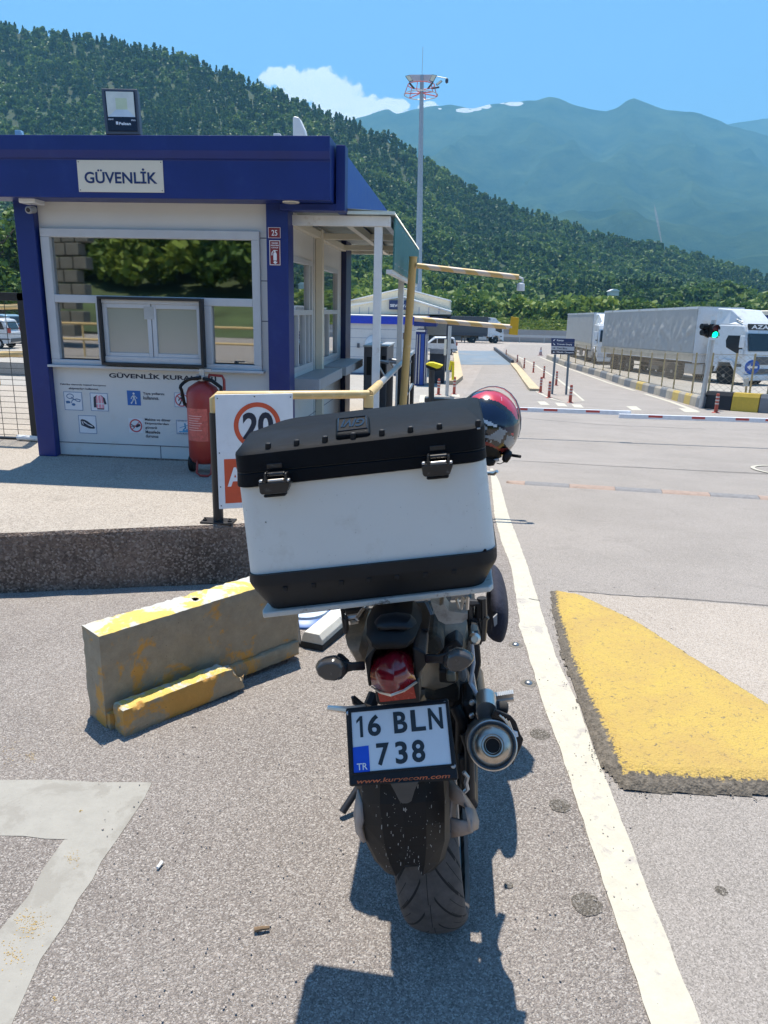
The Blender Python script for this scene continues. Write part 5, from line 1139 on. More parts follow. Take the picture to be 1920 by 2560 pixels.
# kerb blocks under the truck fence
M_KY=paintmat('kerb_yellow',(.30,.27,.22),(.55,.40,.12),.62,2.5); M_KG=mat('kerb_grey_block',(.17,.18,.19),.8,var=.25,scale=2); M_KC=mat('kerb_bare_block',(.36,.32,.26),.85,var=.2,scale=2)
line_pts=[(1365,897),(1412,916),(1456,930),(1500,943),(1560,965),(1627,984),(1690,1003),(1752,1021)]
W3=[gnd(*p) for p in line_pts]; seglen=[0]
for a,b in zip(W3,W3[1:]): seglen.append(seglen[-1]+(b-a).length)
def along(s):
    for i in range(len(seglen)-1):
        if s<=seglen[i+1] or i==len(seglen)-2:
            k=(s-seglen[i])/(seglen[i+1]-seglen[i]); return W3[i].lerp(W3[i+1],k),(W3[i+1]-W3[i]).normalized()
pxk=np.linspace(1365,1752,27)
def onpx(px):
    for (a,b),(wa,wb) in zip(zip(line_pts,line_pts[1:]),zip(W3,W3[1:])):
        if px<=b[0]: k=(px-a[0])/(b[0]-a[0]); return gnd(px,a[1]+(b[1]-a[1])*k)
    return gnd(px,line_pts[-1][1])
def kblock(a,b,m_,lab,h=.42,w=.45,grp='painted kerb blocks below the truck fence'):
    a=V(a);b=V(b); t=b-a; t.z=0; L_=t.length; t.normalize(); n_=V((-t.y,t.x,0)); n_=n_ if n_.x>0 or n_.y>0 else -n_
    za,zb_=a.z,b.z
    sec=lambda p,z,e: [p+V((0,0,z-p.z-.05))+t*e,p+n_*.03+V((0,0,z-p.z+h*.8))+t*e,p+n_*.08+V((0,0,z-p.z+h))+t*e,p+n_*(w-.05)+V((0,0,z-p.z+h))+t*e,p+n_*w+V((0,0,z-p.z-.05))+t*e]
    o=MB().loft([sec(a,za,.01),sec(b,zb_,-.01)]).build('kerb_block',m_)
    return tag(o,lab,'kerb block',grp)
for i in range(26):
    a,b=onpx(pxk[i]),onpx(pxk[i+1]); mm=(M_KC,M_KG)[i%2]
    if i in (15,23,21): mm=M_KY
    nm={id(M_KC):'bare concrete kerb block, %s',id(M_KG):'grey painted kerb block, %s',id(M_KY):'faded yellow kerb block, %s'}[id(mm)]%(ordn(25-i)+' from the traffic light along the fence')
    kblock(a,b,mm,nm)
kblock(gnd(1757,1021),gnd(1824,1027),paintmat('kerb_black_worn',(.22,.2,.18),(.02,.02,.025),.66,3),'worn black kerb block with pale chips, right of the traffic light',h=.62)
kblock(gnd(1825,1027),gnd(1893,1032),paintmat('kerb_yellow_clean',(.3,.25,.2),(.62,.42,.05),.85,3),'bright yellow kerb block right of the worn black one',h=.62)
kblock(gnd(1894,1032),gnd(1975,1038),M_KG,'dark grey kerb block at the right edge of the picture',h=.62)
# raised lorry apron behind the kerb
ap=[onpx(p) for p in pxk[::3]]+[gnd(1757,1021),gnd(1890,1031),gnd(2100,1045)]
m=MB(); r0=[];r1=[]
for p in ap: r0.append(p+V((.15,.35,.40))); r1.append(V((p.x+60,p.y+25,G(p.y+25)+.4)))
struct(m.grid([r0,r1]).build('lorry_apron',asphalt('lorry_ground',(.27,.25,.215),(.36,.33,.29),(.38,.36,.32),agg=100,bump=.2)))
# fence posts with mesh
fe=thing('truck_fence','rusty yellow wire mesh fence on thin posts in front of the parked lorries','fence',onpx(1520)+V((0,0,.4)))
M_RY=mat('rusty_yellow_post',(.42,.32,.16),.7,var=.2); M_WIRE=mat('mesh_wire',(.36,.30,.22),.6)
fp=[]
for px in (1395,1412,1432,1455,1477,1500,1521,1541,1562,1587,1613,1644,1673,1718,1757,1815,1860,1905,1960):
    p=onpx(px) if px<1750 else gnd(px,1021+(px-1757)*.08); p=p+V((.2,.3,.40)); fp.append(p); H_=1.55 if px>1500 else 1.5
    MB().tube([p,p+V((0,0,H_))],.035,8).build('post',M_RY,fe)
wm=MB()
for a,b in zip(fp,fp[1:]):
    d=b-a; L_=d.length; n=int(L_/.22)
    if L_>7: n=int(L_/.4)
    for i in range(-7,n):
        s0=i*.22*(L_/(.22*max(n,1))); 
        for sgn in (0,1):
            p0s,p1s=(i/n,(i+7)/n); z0_,z1_=(.05,1.5) if sgn==0 else (1.5,.05)
            c0_,c1_=max(0,p0s),min(1,p1s)
            if c1_<=c0_: continue
            k0=(c0_-p0s)/(p1s-p0s); k1=(c1_-p0s)/(p1s-p0s)
            A_=a+d*c0_+V((0,0,z0_+(z1_-z0_)*k0)); B_=a+d*c1_+V((0,0,z0_+(z1_-z0_)*k1)); wm.tube([A_,B_],.0045,3,cap=False)
    for zz in (.05,1.5): wm.tube([a+V((0,0,zz)),b+V((0,0,zz))],.012,4,cap=False)
wm.build('wire_mesh',M_WIRE,fe)
# ================================================================ BARRIER BOOM
def boom(pa,pb,Y,lab,th=.085,stripes=()):
    a=at(*pa,Y); b=at(*pb,Y); t=thing('boom_barrier',lab,'boom barrier',a,'boom barrier arms across the lanes')
    d=b-a; MB().obox(a,d,(0,.07,0),(0,0,-th)).build('arm',mat('boom_white',(.72,.73,.75),.35),t,bevel=.004)
    for s0,s1 in stripes: MB().obox(a+d*s0+V((0,-.004,-.008)),d*(s1-s0),(0,.003,0),(0,0,-th*.5)).build('red_stripe',mat('boom_red',(.50,.07,.06),.4),t)
    return t
boom((1150,1014),(1578,1028),15.,'nearer white boom arm with red dashes, running left from the meeting point',stripes=((.10,.14),(.34,.40),(.495,.575),(.74,.82)))
boom((1549,1035),(2060,1051),14.9,'white boom arm with red dashes, reaching right past the picture edge',stripes=((.145,.215),(.36,.425),(.575,.64),(.72,.79)))
boom((1060,1006),(1150,1009),22.,'short far white boom arm behind the yellow topped reader')
# ================================================================ DIRECTION SIGN, TRAFFIC LIGHT, ARROW
gd=gnd(1380,986); DY=gd.y
ds=thing('direction_sign','navy direction board with four arrow lines on two grey legs, on the painted island','sign',gd)
q=quadmap(at(1378.5,845,DY),at(1437,847,DY),at(1435,887,DY),at(1378,885,DY))
M_NAVY=mat('navy_sign',(0,0,0)); 
for i,(tx_,m1,m2,ar) in enumerate((('Kantar',M_NAVY,M_WINK,'sw'),('Transit Geçiş',M_NAVY,M_WINK,'se'),('Yeni Bina',mat('sign_grey',(.42,.44,.47),.5),M_INK,'e'),('Misafir Otopark',mat('sign_near_black',(.01,.015,.04),.5),M_WINK,'w'))):
    z=(V((0,-.005,0))); s=[q(0,i*.25+.004),q(1,i*.25+.004),q(1,i*.25+.246),q(0,i*.25+.246)]
    pn=MB().prism(s,(0,.06,0)).build('panel',m1,ds)
    letter(tx_,'lettering',m2,pn,sub(q,.24,i*.25+.07,.24+.05*len(tx_),i*.25+.18,V((0,-.01,0))),bold=.02)
    m=MB(); cx_,cy_=.12,i*.25+.125; ang={'e':0,'se':math.pi/4,'w':math.pi,'sw':3*math.pi/4}[ar]
    def R2(x,y): return (cx_+(x*math.cos(ang)-y*math.sin(ang)),cy_+(x*math.sin(ang)+y*math.cos(ang))*1.3)
    poly(q,[R2(-.06,-.012),R2(.015,-.012),R2(.0,-.045),R2(.06,0),R2(.0,.045),R2(.015,.012),R2(-.06,.012)],V((0,-.01,0)),m); m.build('arrow',m2,pn)
for (a,b) in (((1388,886),(1380,987)),((1422,887),(1415,988))):
    g_=gnd(*b); MB().tube([at(b[0],b[1],DY),at(*a,DY)],.05,10).build('leg',mat('sign_leg',(.12,.15,.17),.5),ds,smooth=True)
gt=gnd(1752,1021); TY=gt.y
tl=thing('traffic_light','traffic light showing green on a leaning grey pole in front of the white lorry','traffic light',gt)
MB().tube([gt,at(1781,850,TY)],.085,14).build('pole',M_STEEL,tl,smooth=True); MB().tube([at(1783,812,TY),at(1785,800,TY)],.085,10).build('pole_cap',M_STEEL,tl)
q=quadmap(at(1780,810,TY-.3),at(1798,812,TY-.3),at(1794,845,TY-.3),at(1777,843,TY-.3))
h_=MB().prism([q(0,0),q(1,0),q(1,1),q(0,1)],(0,.25,0)).build('signal_head',M_BLACK,tl)
def lampd(v,m_,nm): 
    c_=q(.5,v)+V((0,-.012,0)); MB().lathe(c_,(0,-1,0),[(0,.105),(.01,.10),(.02,.06),(.024,.01)],20).build(nm,m_,h_,smooth=True)
    sc_=[(c_+V((math.cos(a)*.125,.0,math.sin(a)*.125))) for a in np.linspace(-.3,math.pi+.3,14)]; MB().grid([sc_,[p+V((0,-.14,-.02)) for p in sc_]]).build('visor',M_BLACK,h_,solid=.008)
lampd(.27,mat('red_lens_off',(.10,.01,.012),.3),'red_lens'); lampd(.76,mat('green_lens',(.0,.5,.25),.3,emis=((.0,1.0,.42),2.2)),'green_lens')
MB().box((at(1776,812,TY).x-.0,TY-.2,at(1776,843,TY).z),(at(1779,812,TY).x,TY-.1,at(1776,812,TY).z)).build('back_plate',M_WHITE,tl)
q2=[at(1765,816,TY),at(1775,812,TY),at(1772,845,TY),at(1760,838,TY)]; h2=MB().prism(q2,(0,.25,0)).build('signal_head',M_BLACK,tl)
for py in (817,832): 
    a=at(1766,py,TY+.1); MB().tube([a,at(1754,py-1,TY+.0)],[.12,.10],12).build('visor',M_BLACK,h2,smooth=True)
ap_=thing('arrow_sign','round blue sign with white left arrow on a thin rusty post before the lorry front','sign',gnd(1861,1003)); g_=gnd(1861,1003); AY=TY+.5
MB().tube([V((at(1861,1003,AY).x,AY,G(AY)+.4)),at(1869,945,AY)],.04,8).build('post',M_RY,ap_)
c_=at(1880,918,AY-.06); rr=(at(1897,918,AY).x-c_.x)
MB().lathe(c_,(0,-1,0),[(0,rr),(.02,rr)],28).build('disc',mat('sign_blue',(.01,.10,.42),.4),ap_)
k=rr; m=MB(); m.add([c_+V((x*k,-.024,z*k)) for x,z in ((-.75,0),(-.2,.42),(-.28,.14),(.7,.14),(.7,-.14),(-.28,-.14),(-.2,-.42))],[tuple(range(7))]); m.build('arrow',M_WINK,ap_)
MB().box((at(1858,950,AY).x,AY-.07,at(1858,965,AY).z),(at(1871,950,AY).x,AY-.04,at(1858,946,AY).z)).build('lower_plate',mat('faded_plate',(.5,.48,.42),.6),ap_)
# ================================================================ LORRIES
M_TW=mat('lorry_white',(.62,.65,.67),.35,coat=.2,var=.05,dirt=((.42,.37,.29),.22,1.8)); M_TARP=mat('trailer_tarp',(.40,.40,.39),.55,var=.10,scale=1.2,dirt=((.30,.26,.20),.15,1.2),bump=.6,bscale=2.2); M_TAN=mat('dusty_board',(.50,.44,.34),.7,var=.15,scale=3); M_UND=mat('dusty_chassis',(.16,.12,.08),.8,var=.4,scale=3); M_TG2=mat('lorry_glass',(.015,.02,.025),.08); M_GRAYP=mat('grey_plastic',(.08,.085,.09),.5)
def wheel(x,y,r,par,w=.30,side=1,dirt=False):
    wm_=MB().lathe((x-w/2*side,y,r),(side,0,0),[(0,r*.55),(0.001,r*.8),(.03,r*.97),(.06,r),(w-.06,r),(w-.03,r*.97),(w,r*.8),(w+.001,r*.6)],28).build('wheel',M_RUBBER,par,smooth=True)
    MB().lathe((x+w/2*side-.02*side,y,r),(side,0,0),[(-.06,r*.58),(0,r*.58),(.0,r*.5),(-.05,r*.42),(-.05,r*.2),(.04,r*.17),(.05,r*.02)],24).build('rim',mat('lorry_rim',(.30,.28,.25),.5,metal=.4),wm_,smooth=True)
def trailer(par,L=13.6,H=4.0,Wd=2.5,y_front=0.,tarp=M_TARP,waves=True,dark=False):
    x=Wd/2; y1=y_front; y0=y1-L; zf=1.15
    rows=[];
    nn=90
    for side in (-1,1):
        R_=[]
        for k in range(13):
            z=zf+.45+(H-.12-zf-.45)*k/12; R_.append([(side*(x+.01+(MN.noise(V((i*.5,k*1.1,side)))*.10 if waves else 0)*math.sin(math.pi*k/12)),y0+.05+(L-.1)*i/nn,z) for i in range(nn+1)])
        MB().grid(R_).build('side_curtain',tarp,par,smooth=True)
    MB().box((-x+.02,y0+.02,zf),(x-.02,y1-.02,H-.03)).build('body',tarp,par)
    MB().box((-x,y1-.04,zf-.1),(x,y1,H-.02)).build('front_wall',M_TW if not dark else tarp,par,bevel=.01)
    m=MB()
    for s in (-1,1):
        m.box((s*x-.03,y0,H-.13),(s*x+.03,y1,H)); 
        MB().box((s*(x-.02),y0,zf),(s*(x+.025),y1,zf+.42)).build('side_board',M_TAN if not dark else M_DK,par)
        mm_=MB(); mm_.box((s*(x-.01),y0,zf-.04),(s*(x+.035),y1,zf)); mm_.build('side_rail',M_TW if not dark else M_DK,par)
    m.box((-x,y0,H-.05),(x,y1,H)); m.build('roof',M_TW if not dark else tarp,par)
    MB().box((-x,y0,zf),(x,y0+.05,H)).build('rear_doors',M_TW if not dark else tarp,par)
    m=MB(); m.box((-.55,y0+.1,.75),(.55,y1-.5,zf-.05)); m.build('chassis',M_UND,par)
    for s in (-1,1):
        MB().box((s*1.18,y1-5.6,.45),(s*1.12,y1-4.2,.95)).build('tool_box',M_GRAYP,par); m=MB(); m.box((s*1.15,y1-8.6,.55),(s*1.12,y1-5.7,.62)); m.box((s*1.15,y1-8.6,.8),(s*1.12,y1-5.7,.87)); m.build('side_guard',M_UND,par)
        for yy in (y0+2.2,y0+3.5,y0+4.8): wheel(s*1.08,yy,.5,par,side=s)
        MB().box((s*1.0-.05,y1-3.6,.05),(s*1.0+.05,y1-3.45,zf)).build('landing_leg',M_UND,par)
def tractor(par,y0=0.,body=M_TW,high=True,word=None):
    """cab nose at y0+... : cab back at y0, nose at y0+2.25 ; faces +y"""
    x=1.22; zb_=.95
    side=[(y0,.95),(y0+.35,.95),(y0+.55,1.25),(y0+1.3,1.25),(y0+1.6,.75),(y0+2.2,.45),(y0+2.30,.9),(y0+2.26,1.75),(y0+2.0,2.75),(y0+1.85,3.05),(y0+.0,3.1)]
    cab_=MB().prism([(-x,a,b) for a,b in side],(2*x,0,0)).build('cab',body,par,bevel=.06,seg=3)
    if high: MB().loft([[(-x+.03,y0+.02,3.08),(x-.03,y0+.02,3.08),(x-.05,y0+.02,3.92),(-x+.05,y0+.02,3.92)],[(-x+.03,y0+.9,3.08),(x-.03,y0+.9,3.08),(x-.15,y0+.85,3.85),(-x+.15,y0+.85,3.85)],[(-x+.05,y0+1.75,3.06),(x-.05,y0+1.75,3.06),(x-.35,y0+1.5,3.30),(-x+.35,y0+1.5,3.30)]]).build('roof_spoiler',body,par,bevel=.05,seg=3)
    nrm_=lambda p,d: V(p)
    MB().add([(-x+.10,y0+2.285,1.80),(x-.10,y0+2.285,1.80),(x-.16,y0+2.06,2.66),(-x+.16,y0+2.06,2.66)],[(0,1,2,3)]).build('windscreen',M_TG2,par,solid=.02)
    for s in (-1,1):
        sx=s*(x+.006); w_=MB().prism([(sx,y0+.95,1.95),(sx,y0+1.75,1.62),(sx,y0+2.0,1.75),(sx,y0+1.88,2.55),(sx,y0+1.0,2.55),(sx,y0+.88,2.3)],(-s*.01,0,0)).build('side_window',M_TG2,par)
        MB().box((s*(x+.05),y0+2.0,1.95),(s*(x+.32),y0+2.12,2.55)).build('mirror',M_GRAYP if body is not M_TW else M_TW,par,bevel=.04); MB().box((s*(x+.05),y0+2.0,1.55),(s*(x+.28),y0+2.1,1.88)).build('mirror',M_TW,par,bevel=.04)
        MB().prism([(sx-s*.0,y0+.62,1.2),(sx,y0+.62,1.0),(sx,y0+.5,.7),(sx,y0+.42,.7),(sx,y0+.5,1.15),(sx,y0+.9,1.36),(sx,y0+1.5,1.3),(sx,y0+1.75,.95),(sx,y0+1.6,.95),(sx,y0+1.4,1.2)],(s*.10,0,0)).build('wheel_arch',M_TW,par)
        wheel(s*1.05,y0+1.0,.5,par,side=s); wheel(s*1.0,y0-2.6,.5,par,w=.5,side=s)
        MB().box((s*.72,y0-1.75,.45),(s*1.2,y0-.45,1.0)).build('fuel_tank',M_STEEL,par,bevel=.06)
        MB().box((s*.80,y0+2.25,.68),(s*1.18,y0+2.345,.92)).build('headlight',mat('headlight_glass',(.5,.52,.55),.1,coat=.5),par,bevel=.02)
        MB().box((s*(x+.003),y0+1.55,1.0),(s*(x-.02),y0+2.05,1.15)).build('step_grille',M_GRAYP,par)
        MB().tube([(s*(x-.2),y0+1.2,3.35),(s*(x-.1),y0+1.7,3.2)],.035,8).build('air_horn',M_STEEL,par)
    MB().box((-x+.02,y0+2.2,.32),(x-.02,y0+2.36,.64)).build('bumper',body,par,bevel=.05); 
    m=MB().box((-.62,y0+2.20,1.12),(.62,y0+2.325,1.52)); m.build('grille',M_GRAYP,par,bevel=.02); MB().box((-.5,y0+2.3,.68),(.5,y0+2.35,.92)).build('lower_grille',M_GRAYP,par)
    MB().box((-.4,y0-5.2,.7),(.4,y0+.1,.95)).build('chassis',M_UND,par)
    for s in (-1,1): MB().box((s*1.2,y0-.3,1.),(s*1.18,y0,3.5)).build('side_deflector',body,par)
    if word:
        p_=MB().box((-.95,y0+1.86,2.84),(.95,y0+1.98,3.14)).build('name_board',M_BLKM,par,bevel=.01)
        q=quadmap((.95,y0+1.985,3.14),(-.95,y0+1.985,3.14),(-.95,y0+1.985,2.84),(.95,y0+1.985,2.84)); letter(word,'lettering',M_WINK,p_,sub(q,.08,.16,.92,.84),bold=.03)
def lorry(lab,front,rear,word=None,dark=False,name='lorry',waves=True,turn=0):
    t=thing(name,lab,'lorry',(0,0,0)); trailer(t,tarp=M_TARP if not dark else mat('dark_tarp',(.05,.055,.065),.5,bump=.3,bscale=2),dark=dark,waves=waves); 
    before=set(t.children); tractor(t,.38,word=word)
    if turn:
        c_,s_=math.cos(turn),math.sin(turn); pv=(0,-1.2)
        def rt(o):
            for v in o.data.vertices: x,y=v.co.x-pv[0],v.co.y-pv[1]; v.co.x=pv[0]+x*c_-y*s_; v.co.y=pv[1]+x*s_+y*c_
            for k in o.children: rt(k)
        for o in set(t.children)-before: rt(o)

    d=V(front)-V(rear); t.location=(front[0],front[1],G(front[1])+(.35 if not dark else 0)); t.rotation_euler=(0,0,math.atan2(d.y,d.x)-math.pi/2)
    s_=math.atan2(t.location.z-(G(rear[1])+(.35 if not dark else 0)),math.hypot(d.x,d.y)); t.rotation_euler=(s_,0,t.rotation_euler.z); return t
# front-left corner of the trailer seen at px 1737
fa=at(1737,860,42.); ra=at(1517,860,54.5); u_=(fa-ra); u_.z=0; u_.normalize(); lf=V((-u_.y,u_.x,0)); lf=lf if lf.x>0 else -lf
f1_=fa+lf*1.25; lorry('white lorry with rippled grey trailer, its cab behind the traffic light',(f1_.x,f1_.y,0),(ra.x+lf.x*1.25,ra.y+lf.y*1.25,0),word='AZAR',turn=math.radians(19))
fa=at(1478,860,62.); ra=at(1412,860,76.); u_=(fa-ra); u_.z=0; u_.normalize(); lf=V((-u_.y,u_.x,0)); lf=lf if lf.x>0 else -lf
f1_=fa+lf*1.25; lorry('white lorry with plain grey trailer parked behind the rippled one',(f1_.x,f1_.y,0),(ra.x+lf.x*1.25,ra.y+lf.y*1.25,0),waves=False)
fa=at(1212,850,121.); ra=at(1010,850,118.); lorry('dark curtain lorry with white cab crossing the far end of the yard',(fa.x,121.,0),(ra.x,118.,0),dark=True,waves=False)
# person by the lorry, blue building behind
rb=thing('blue_building','low building with cream roof and blue fascia behind the lorry cab','building',at(1900,830,58.))
a=at(1850,785,58.); MB().prism([at(1855,787,58.),at(1905,778,58.),at(2050,776,58.),at(2050,789,58.)],(0,8,0)).build('roof',M_CREAM,rb)
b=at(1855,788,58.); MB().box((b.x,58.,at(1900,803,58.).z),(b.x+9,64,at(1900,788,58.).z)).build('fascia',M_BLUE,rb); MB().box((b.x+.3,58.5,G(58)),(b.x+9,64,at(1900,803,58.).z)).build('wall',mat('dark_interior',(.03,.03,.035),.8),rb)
def person():
    PY=52.; base=at(1916,815,PY); zg_=base.z-1.62; x0=base.x; t=thing('person','bald person in a dark shirt half seen above the lorry cab','person',(x0,PY,zg_))
    bm=bmesh.new(); J={'pel':(0,0,.95,.17),'ch':(0,0,1.28,.19),'nk':(0,0,1.50,.07),'hd':(0,0,1.62,.105),'ht':(0,0,1.72,.085),'ls':(-.19,0,1.43,.075),'le':(-.27,-.03,1.15,.05),'lh':(-.25,-.15,.92,.04),'rs':(.19,0,1.43,.075),'re':(.27,-.03,1.15,.05),'rh':(.25,-.15,.92,.04),'lk':(-.1,0,.5,.08),'lf':(-.1,0,.06,.05),'lt':(-.1,-.16,.04,.04),'rk':(.1,0,.5,.08),'rf':(.1,0,.06,.05),'rt':(.1,-.16,.04,.04)}
    names=list(J); vs=[bm.verts.new(J[n][:3]) for n in names]
    for a,b in (('pel','ch'),('ch','nk'),('nk','hd'),('hd','ht'),('ch','ls'),('ls','le'),('le','lh'),('ch','rs'),('rs','re'),('re','rh'),('pel','lk'),('lk','lf'),('lf','lt'),('pel','rk'),('rk','rf'),('rf','rt')): bm.edges.new((vs[names.index(a)],vs[names.index(b)]))
    me=bpy.data.meshes.new('body'); bm.to_mesh(me); bm.free(); o=bpy.data.objects.new('body',me); COL.objects.link(o); o.parent=t; me.materials.append(mat('skin',(.45,.24,.16),.55))
    o.modifiers.new('k','SKIN'); sd=me.skin_vertices[0].data
    for i,n in enumerate(names): sd[i].radius=(J[n][3],)*2
    sd[0].use_root=True; s=o.modifiers.new('u','SUBSURF'); s.levels=1; s.render_levels=1
    ORG['body']=V((0,0,0)); MB().lathe((0,0,.85),(0,0,1),[(0,.19),(.3,.20),(.5,.22),(.62,.14),(.66,.08)],16).build('shirt',mat('dark_shirt',(.05,.03,.03),.8),t,smooth=True)
    bpy.data.objects
    for c in t.children:
        if c.name.startswith('shirt'): c.location=(0,0,0); [setattr(v,'co',v.co+V((x0,PY,zg_))) for v in c.data.vertices]
person()
# ================================================================ FAR YARD EDGE
fw=thing('yard_wall','long low grey concrete wall with guard rail at the far side of the yard','wall',at(1400,845,126.))
a=at(1230,832,128.); 
for x0,x1 in ((-110,120),): MB().box((x0,129,G(129)-.5),(x1,129.3,at(1300,824,129.).z)).build('wall',mat('far_wall',(.33,.31,.29),.8,var=.15,scale=.3),fw)
MB().box((-110,126,at(1300,843,126.).z),(120,126.1,at(1300,837,126.).z)).build('guard_rail',M_STEEL,fw)
for i in range(34): x=-50+i*4; MB().box((x,126.1,G(126)),(x+.12,126.2,at(1300,838,126.).z)).build('post',M_STEEL,fw)
hb=thing('hill_hut','tiny white hut among the trees on the hillside','hut',at(1537,727,215.))
a=at(1526,727,215.); b=at(1548,727,215.); hz0=a.z; MB().box((a.x,215,hz0-1.2),(b.x,219,hz0-.1)).build('wall',M_WHITEW,hb); MB().prism([(a.x-.3,214.5,hz0-.1),(b.x+.3,214.5,hz0-.1),(b.x-.8,214.5,hz0+.5),(a.x+.8,214.5,hz0+.5)],(0,5,0)).build('roof',M_WHITE,hb)
tp_=gnd(1351,889)
cn_=thing('traffic_cone','faded traffic cone standing at the far end of the kerb row','cone',tp_); MB().lathe(tp_,(0,0,1),[(0,.32),(.04,.32),(.05,.2),(.9,.04)],14).build('cone',mat('cone_faded',(.45,.28,.24),.6),cn_); 
MB().lathe(tp_,(0,0,1),[(.42,.145),(.421,.15),(.58,.115),(.581,.11)],14).build('band',M_WHITE,cn_)
# ================================================================ LEFT: GATE, PIPES, CARS
gy=6.6
gt_=thing('mesh_gate','black steel gate frame with thin wire mesh, left of the kiosk','gate',(at(85,1105,gy).x,gy,PZ))
zt_=at(50,732,gy).z; zb_=at(60,1103,gy).z; xr=at(72,950,gy).x
MB().box((xr-.035,gy,zb_-.02),(xr+.035,gy+.06,zt_)).build('stile',M_BLKM,gt_,bevel=.004)
MB().box((xr-2.2,gy,zt_-.07),(xr+.035,gy+.06,zt_-.0)).build('top_bar',M_BLKM,gt_,bevel=.004); MB().box((xr-2.2,gy,zb_-.03),(xr-.035,gy+.06,zb_+.03)).build('bottom_bar',M_BLKM,gt_,bevel=.004)
m=MB()
for i in range(1,14): x=xr-.035-i*.145; m.tube([(x,gy+.03,zb_),(x,gy+.03,zt_)],.003,4)
for i in range(1,26): z=zb_+i*(zt_-zb_)/26; m.tube([(xr-2.2,gy+.025,z),(xr,gy+.025,z)],.003,4)
m.build('wire_mesh',mat('gate_wire',(.05,.05,.045),.6),gt_)
for x in (xr-.4,xr+.05): MB().box((x,gy+.01,PZ),(x+.05,gy+.06,zb_)).build('foot',M_BLKM,gt_)
MB().box((xr+.03,gy+.1,zt_-1.1),(xl+.02,gy+.14,zt_-1.06)).build('hinge_bar',M_BLKM,gt_)
fp_=thing('fallen_tube','short white tube lying on the pavement at the foot of the gate','tube',atz(75,1092,PZ)); p=atz(45,1093,PZ+.03); q_=atz(98,1097,PZ+.03); MB().tube([p,q_],.025,10).build('tube',M_WHITE,fp_)
for nm,py,Y,r_,lab in (('guard_pipe',765,20.,.07,'upper cream yellow guard pipe seen through the gate'),('guard_pipe',886,13.,.055,'lower cream yellow guard pipe across the yard behind the gate')):
    p=at(-250,py+8,Y); q_=at(112,py-3 if py>800 else py,Y); t=thing(nm,lab,'guard rail',p,'cream guard pipes behind the gate'); MB().tube([p,q_],r_,10).build('pipe',M_YPIPE,t,smooth=True)
    for k in (.15,.62,.97): a=p.lerp(q_,k); MB().tube([(a.x,a.y+.03,min(G(a.y),PZ)-.6),(a.x,a.y+.03,a.z)],r_*.8,8).build('post',M_YPIPE if py<800 else M_STEEL,t)
def van(lab,px,Y,rz,m_,grp='cars parked in the left yard'):
    t=thing('parked_car',lab,'car',(0,0,0),grp); x=.85
    prof_=[(-2.05,.45),(-2.05,.95),(-1.95,1.15),(-1.75,1.72),(-1.3,1.80),(.2,1.78),(.95,1.15),(1.9,.95),(2.08,.75),(2.1,.38),(1.7,.3),(-1.9,.3)]
    MB().loft([[(s*w_,a,.3+(b-.3)*hh) for a,b in prof_] for s,w_,hh in ((-1,.84,.96),(-1,.70,1.0),(1,.70,1.0),(1,.84,.96))]).build('body',m_,t,bevel=.05,seg=3)
    for s in (-1,1):
        sx=s*.845
        for pp_ in ([(-1.75,1.15),(-1.62,1.58),(-1.05,1.62),(-1.0,1.15)],[(-.9,1.15),(-.9,1.62),(-.05,1.60),(-.05,1.15)],[(.05,1.15),(.05,1.58),(.22,1.56),(.78,1.15)]):
            MB().prism([(sx,a,b) for a,b in pp_],(s*.012,0,0)).build('side_window',M_TG2,t)
        MB().box((s*.84,-2.0,.55),(s*.865,1.9,.62)).build('side_trim',M_GRAYP,t)
        for yy in (-1.3,1.3): 
            w_=MB().lathe((s*.70,yy,.31),(s,0,0),[(0,.2),(.001,.3),(.03,.31),(.15,.31),(.17,.28),(.171,.2)],22).build('wheel',M_RUBBER,t,smooth=True); MB().lathe((s*.865,yy,.31),(s,0,0),[(0,.2),(.008,.19),(.012,.04)],18).build('rim',M_STEEL,w_)
        MB().box((s*.70,-2.085,.95),(s*.86,-1.95,1.25)).build('tail_light',mat('car_tail',(.35,.04,.03),.25),t)
    MB().box((-.75,-2.10,.40),(.75,-1.98,.62)).build('bumper',M_GRAYP,t); MB().add([(-.6,-1.99,1.15),(.6,-1.99,1.15),(.55,-1.82,1.6),(-.55,-1.82,1.6)],[(0,1,2,3)]).build('rear_window',M_TG2,t,solid=.01)
    p=at(px,850,Y); t.location=(p.x,Y,-1.35 if px<200 else G(Y)); t.rotation_euler=(0,0,rz); return t
M_SIL=mat('silver_paint',(.55,.56,.57),.35,metal=.1,coat=.4)
struct(MB().box((-95,34,-4),(-13,74,-1.35)).build('car_park',MATS['yard_concrete']))
v1=van('silver estate car with its rear wheel towards the gate post, nearest of the parked cars',-42,44.,math.radians(97),M_SIL)
van('pale blue car with only its roof showing above the silver one',-5,56.,math.radians(80),mat('pale_blue_paint',(.2,.33,.42),.3,coat=.4)); van('dark blue car glimpsed between gate post and kiosk column',88,50.,math.radians(100),mat('navy_paint',(.04,.06,.12),.3,coat=.4))
van('white car parked inside the open shed beyond the blue cabin',1092,78.,math.radians(95),mat('white_paint_car',(.6,.62,.64),.3,coat=.4),'cars in the shed')
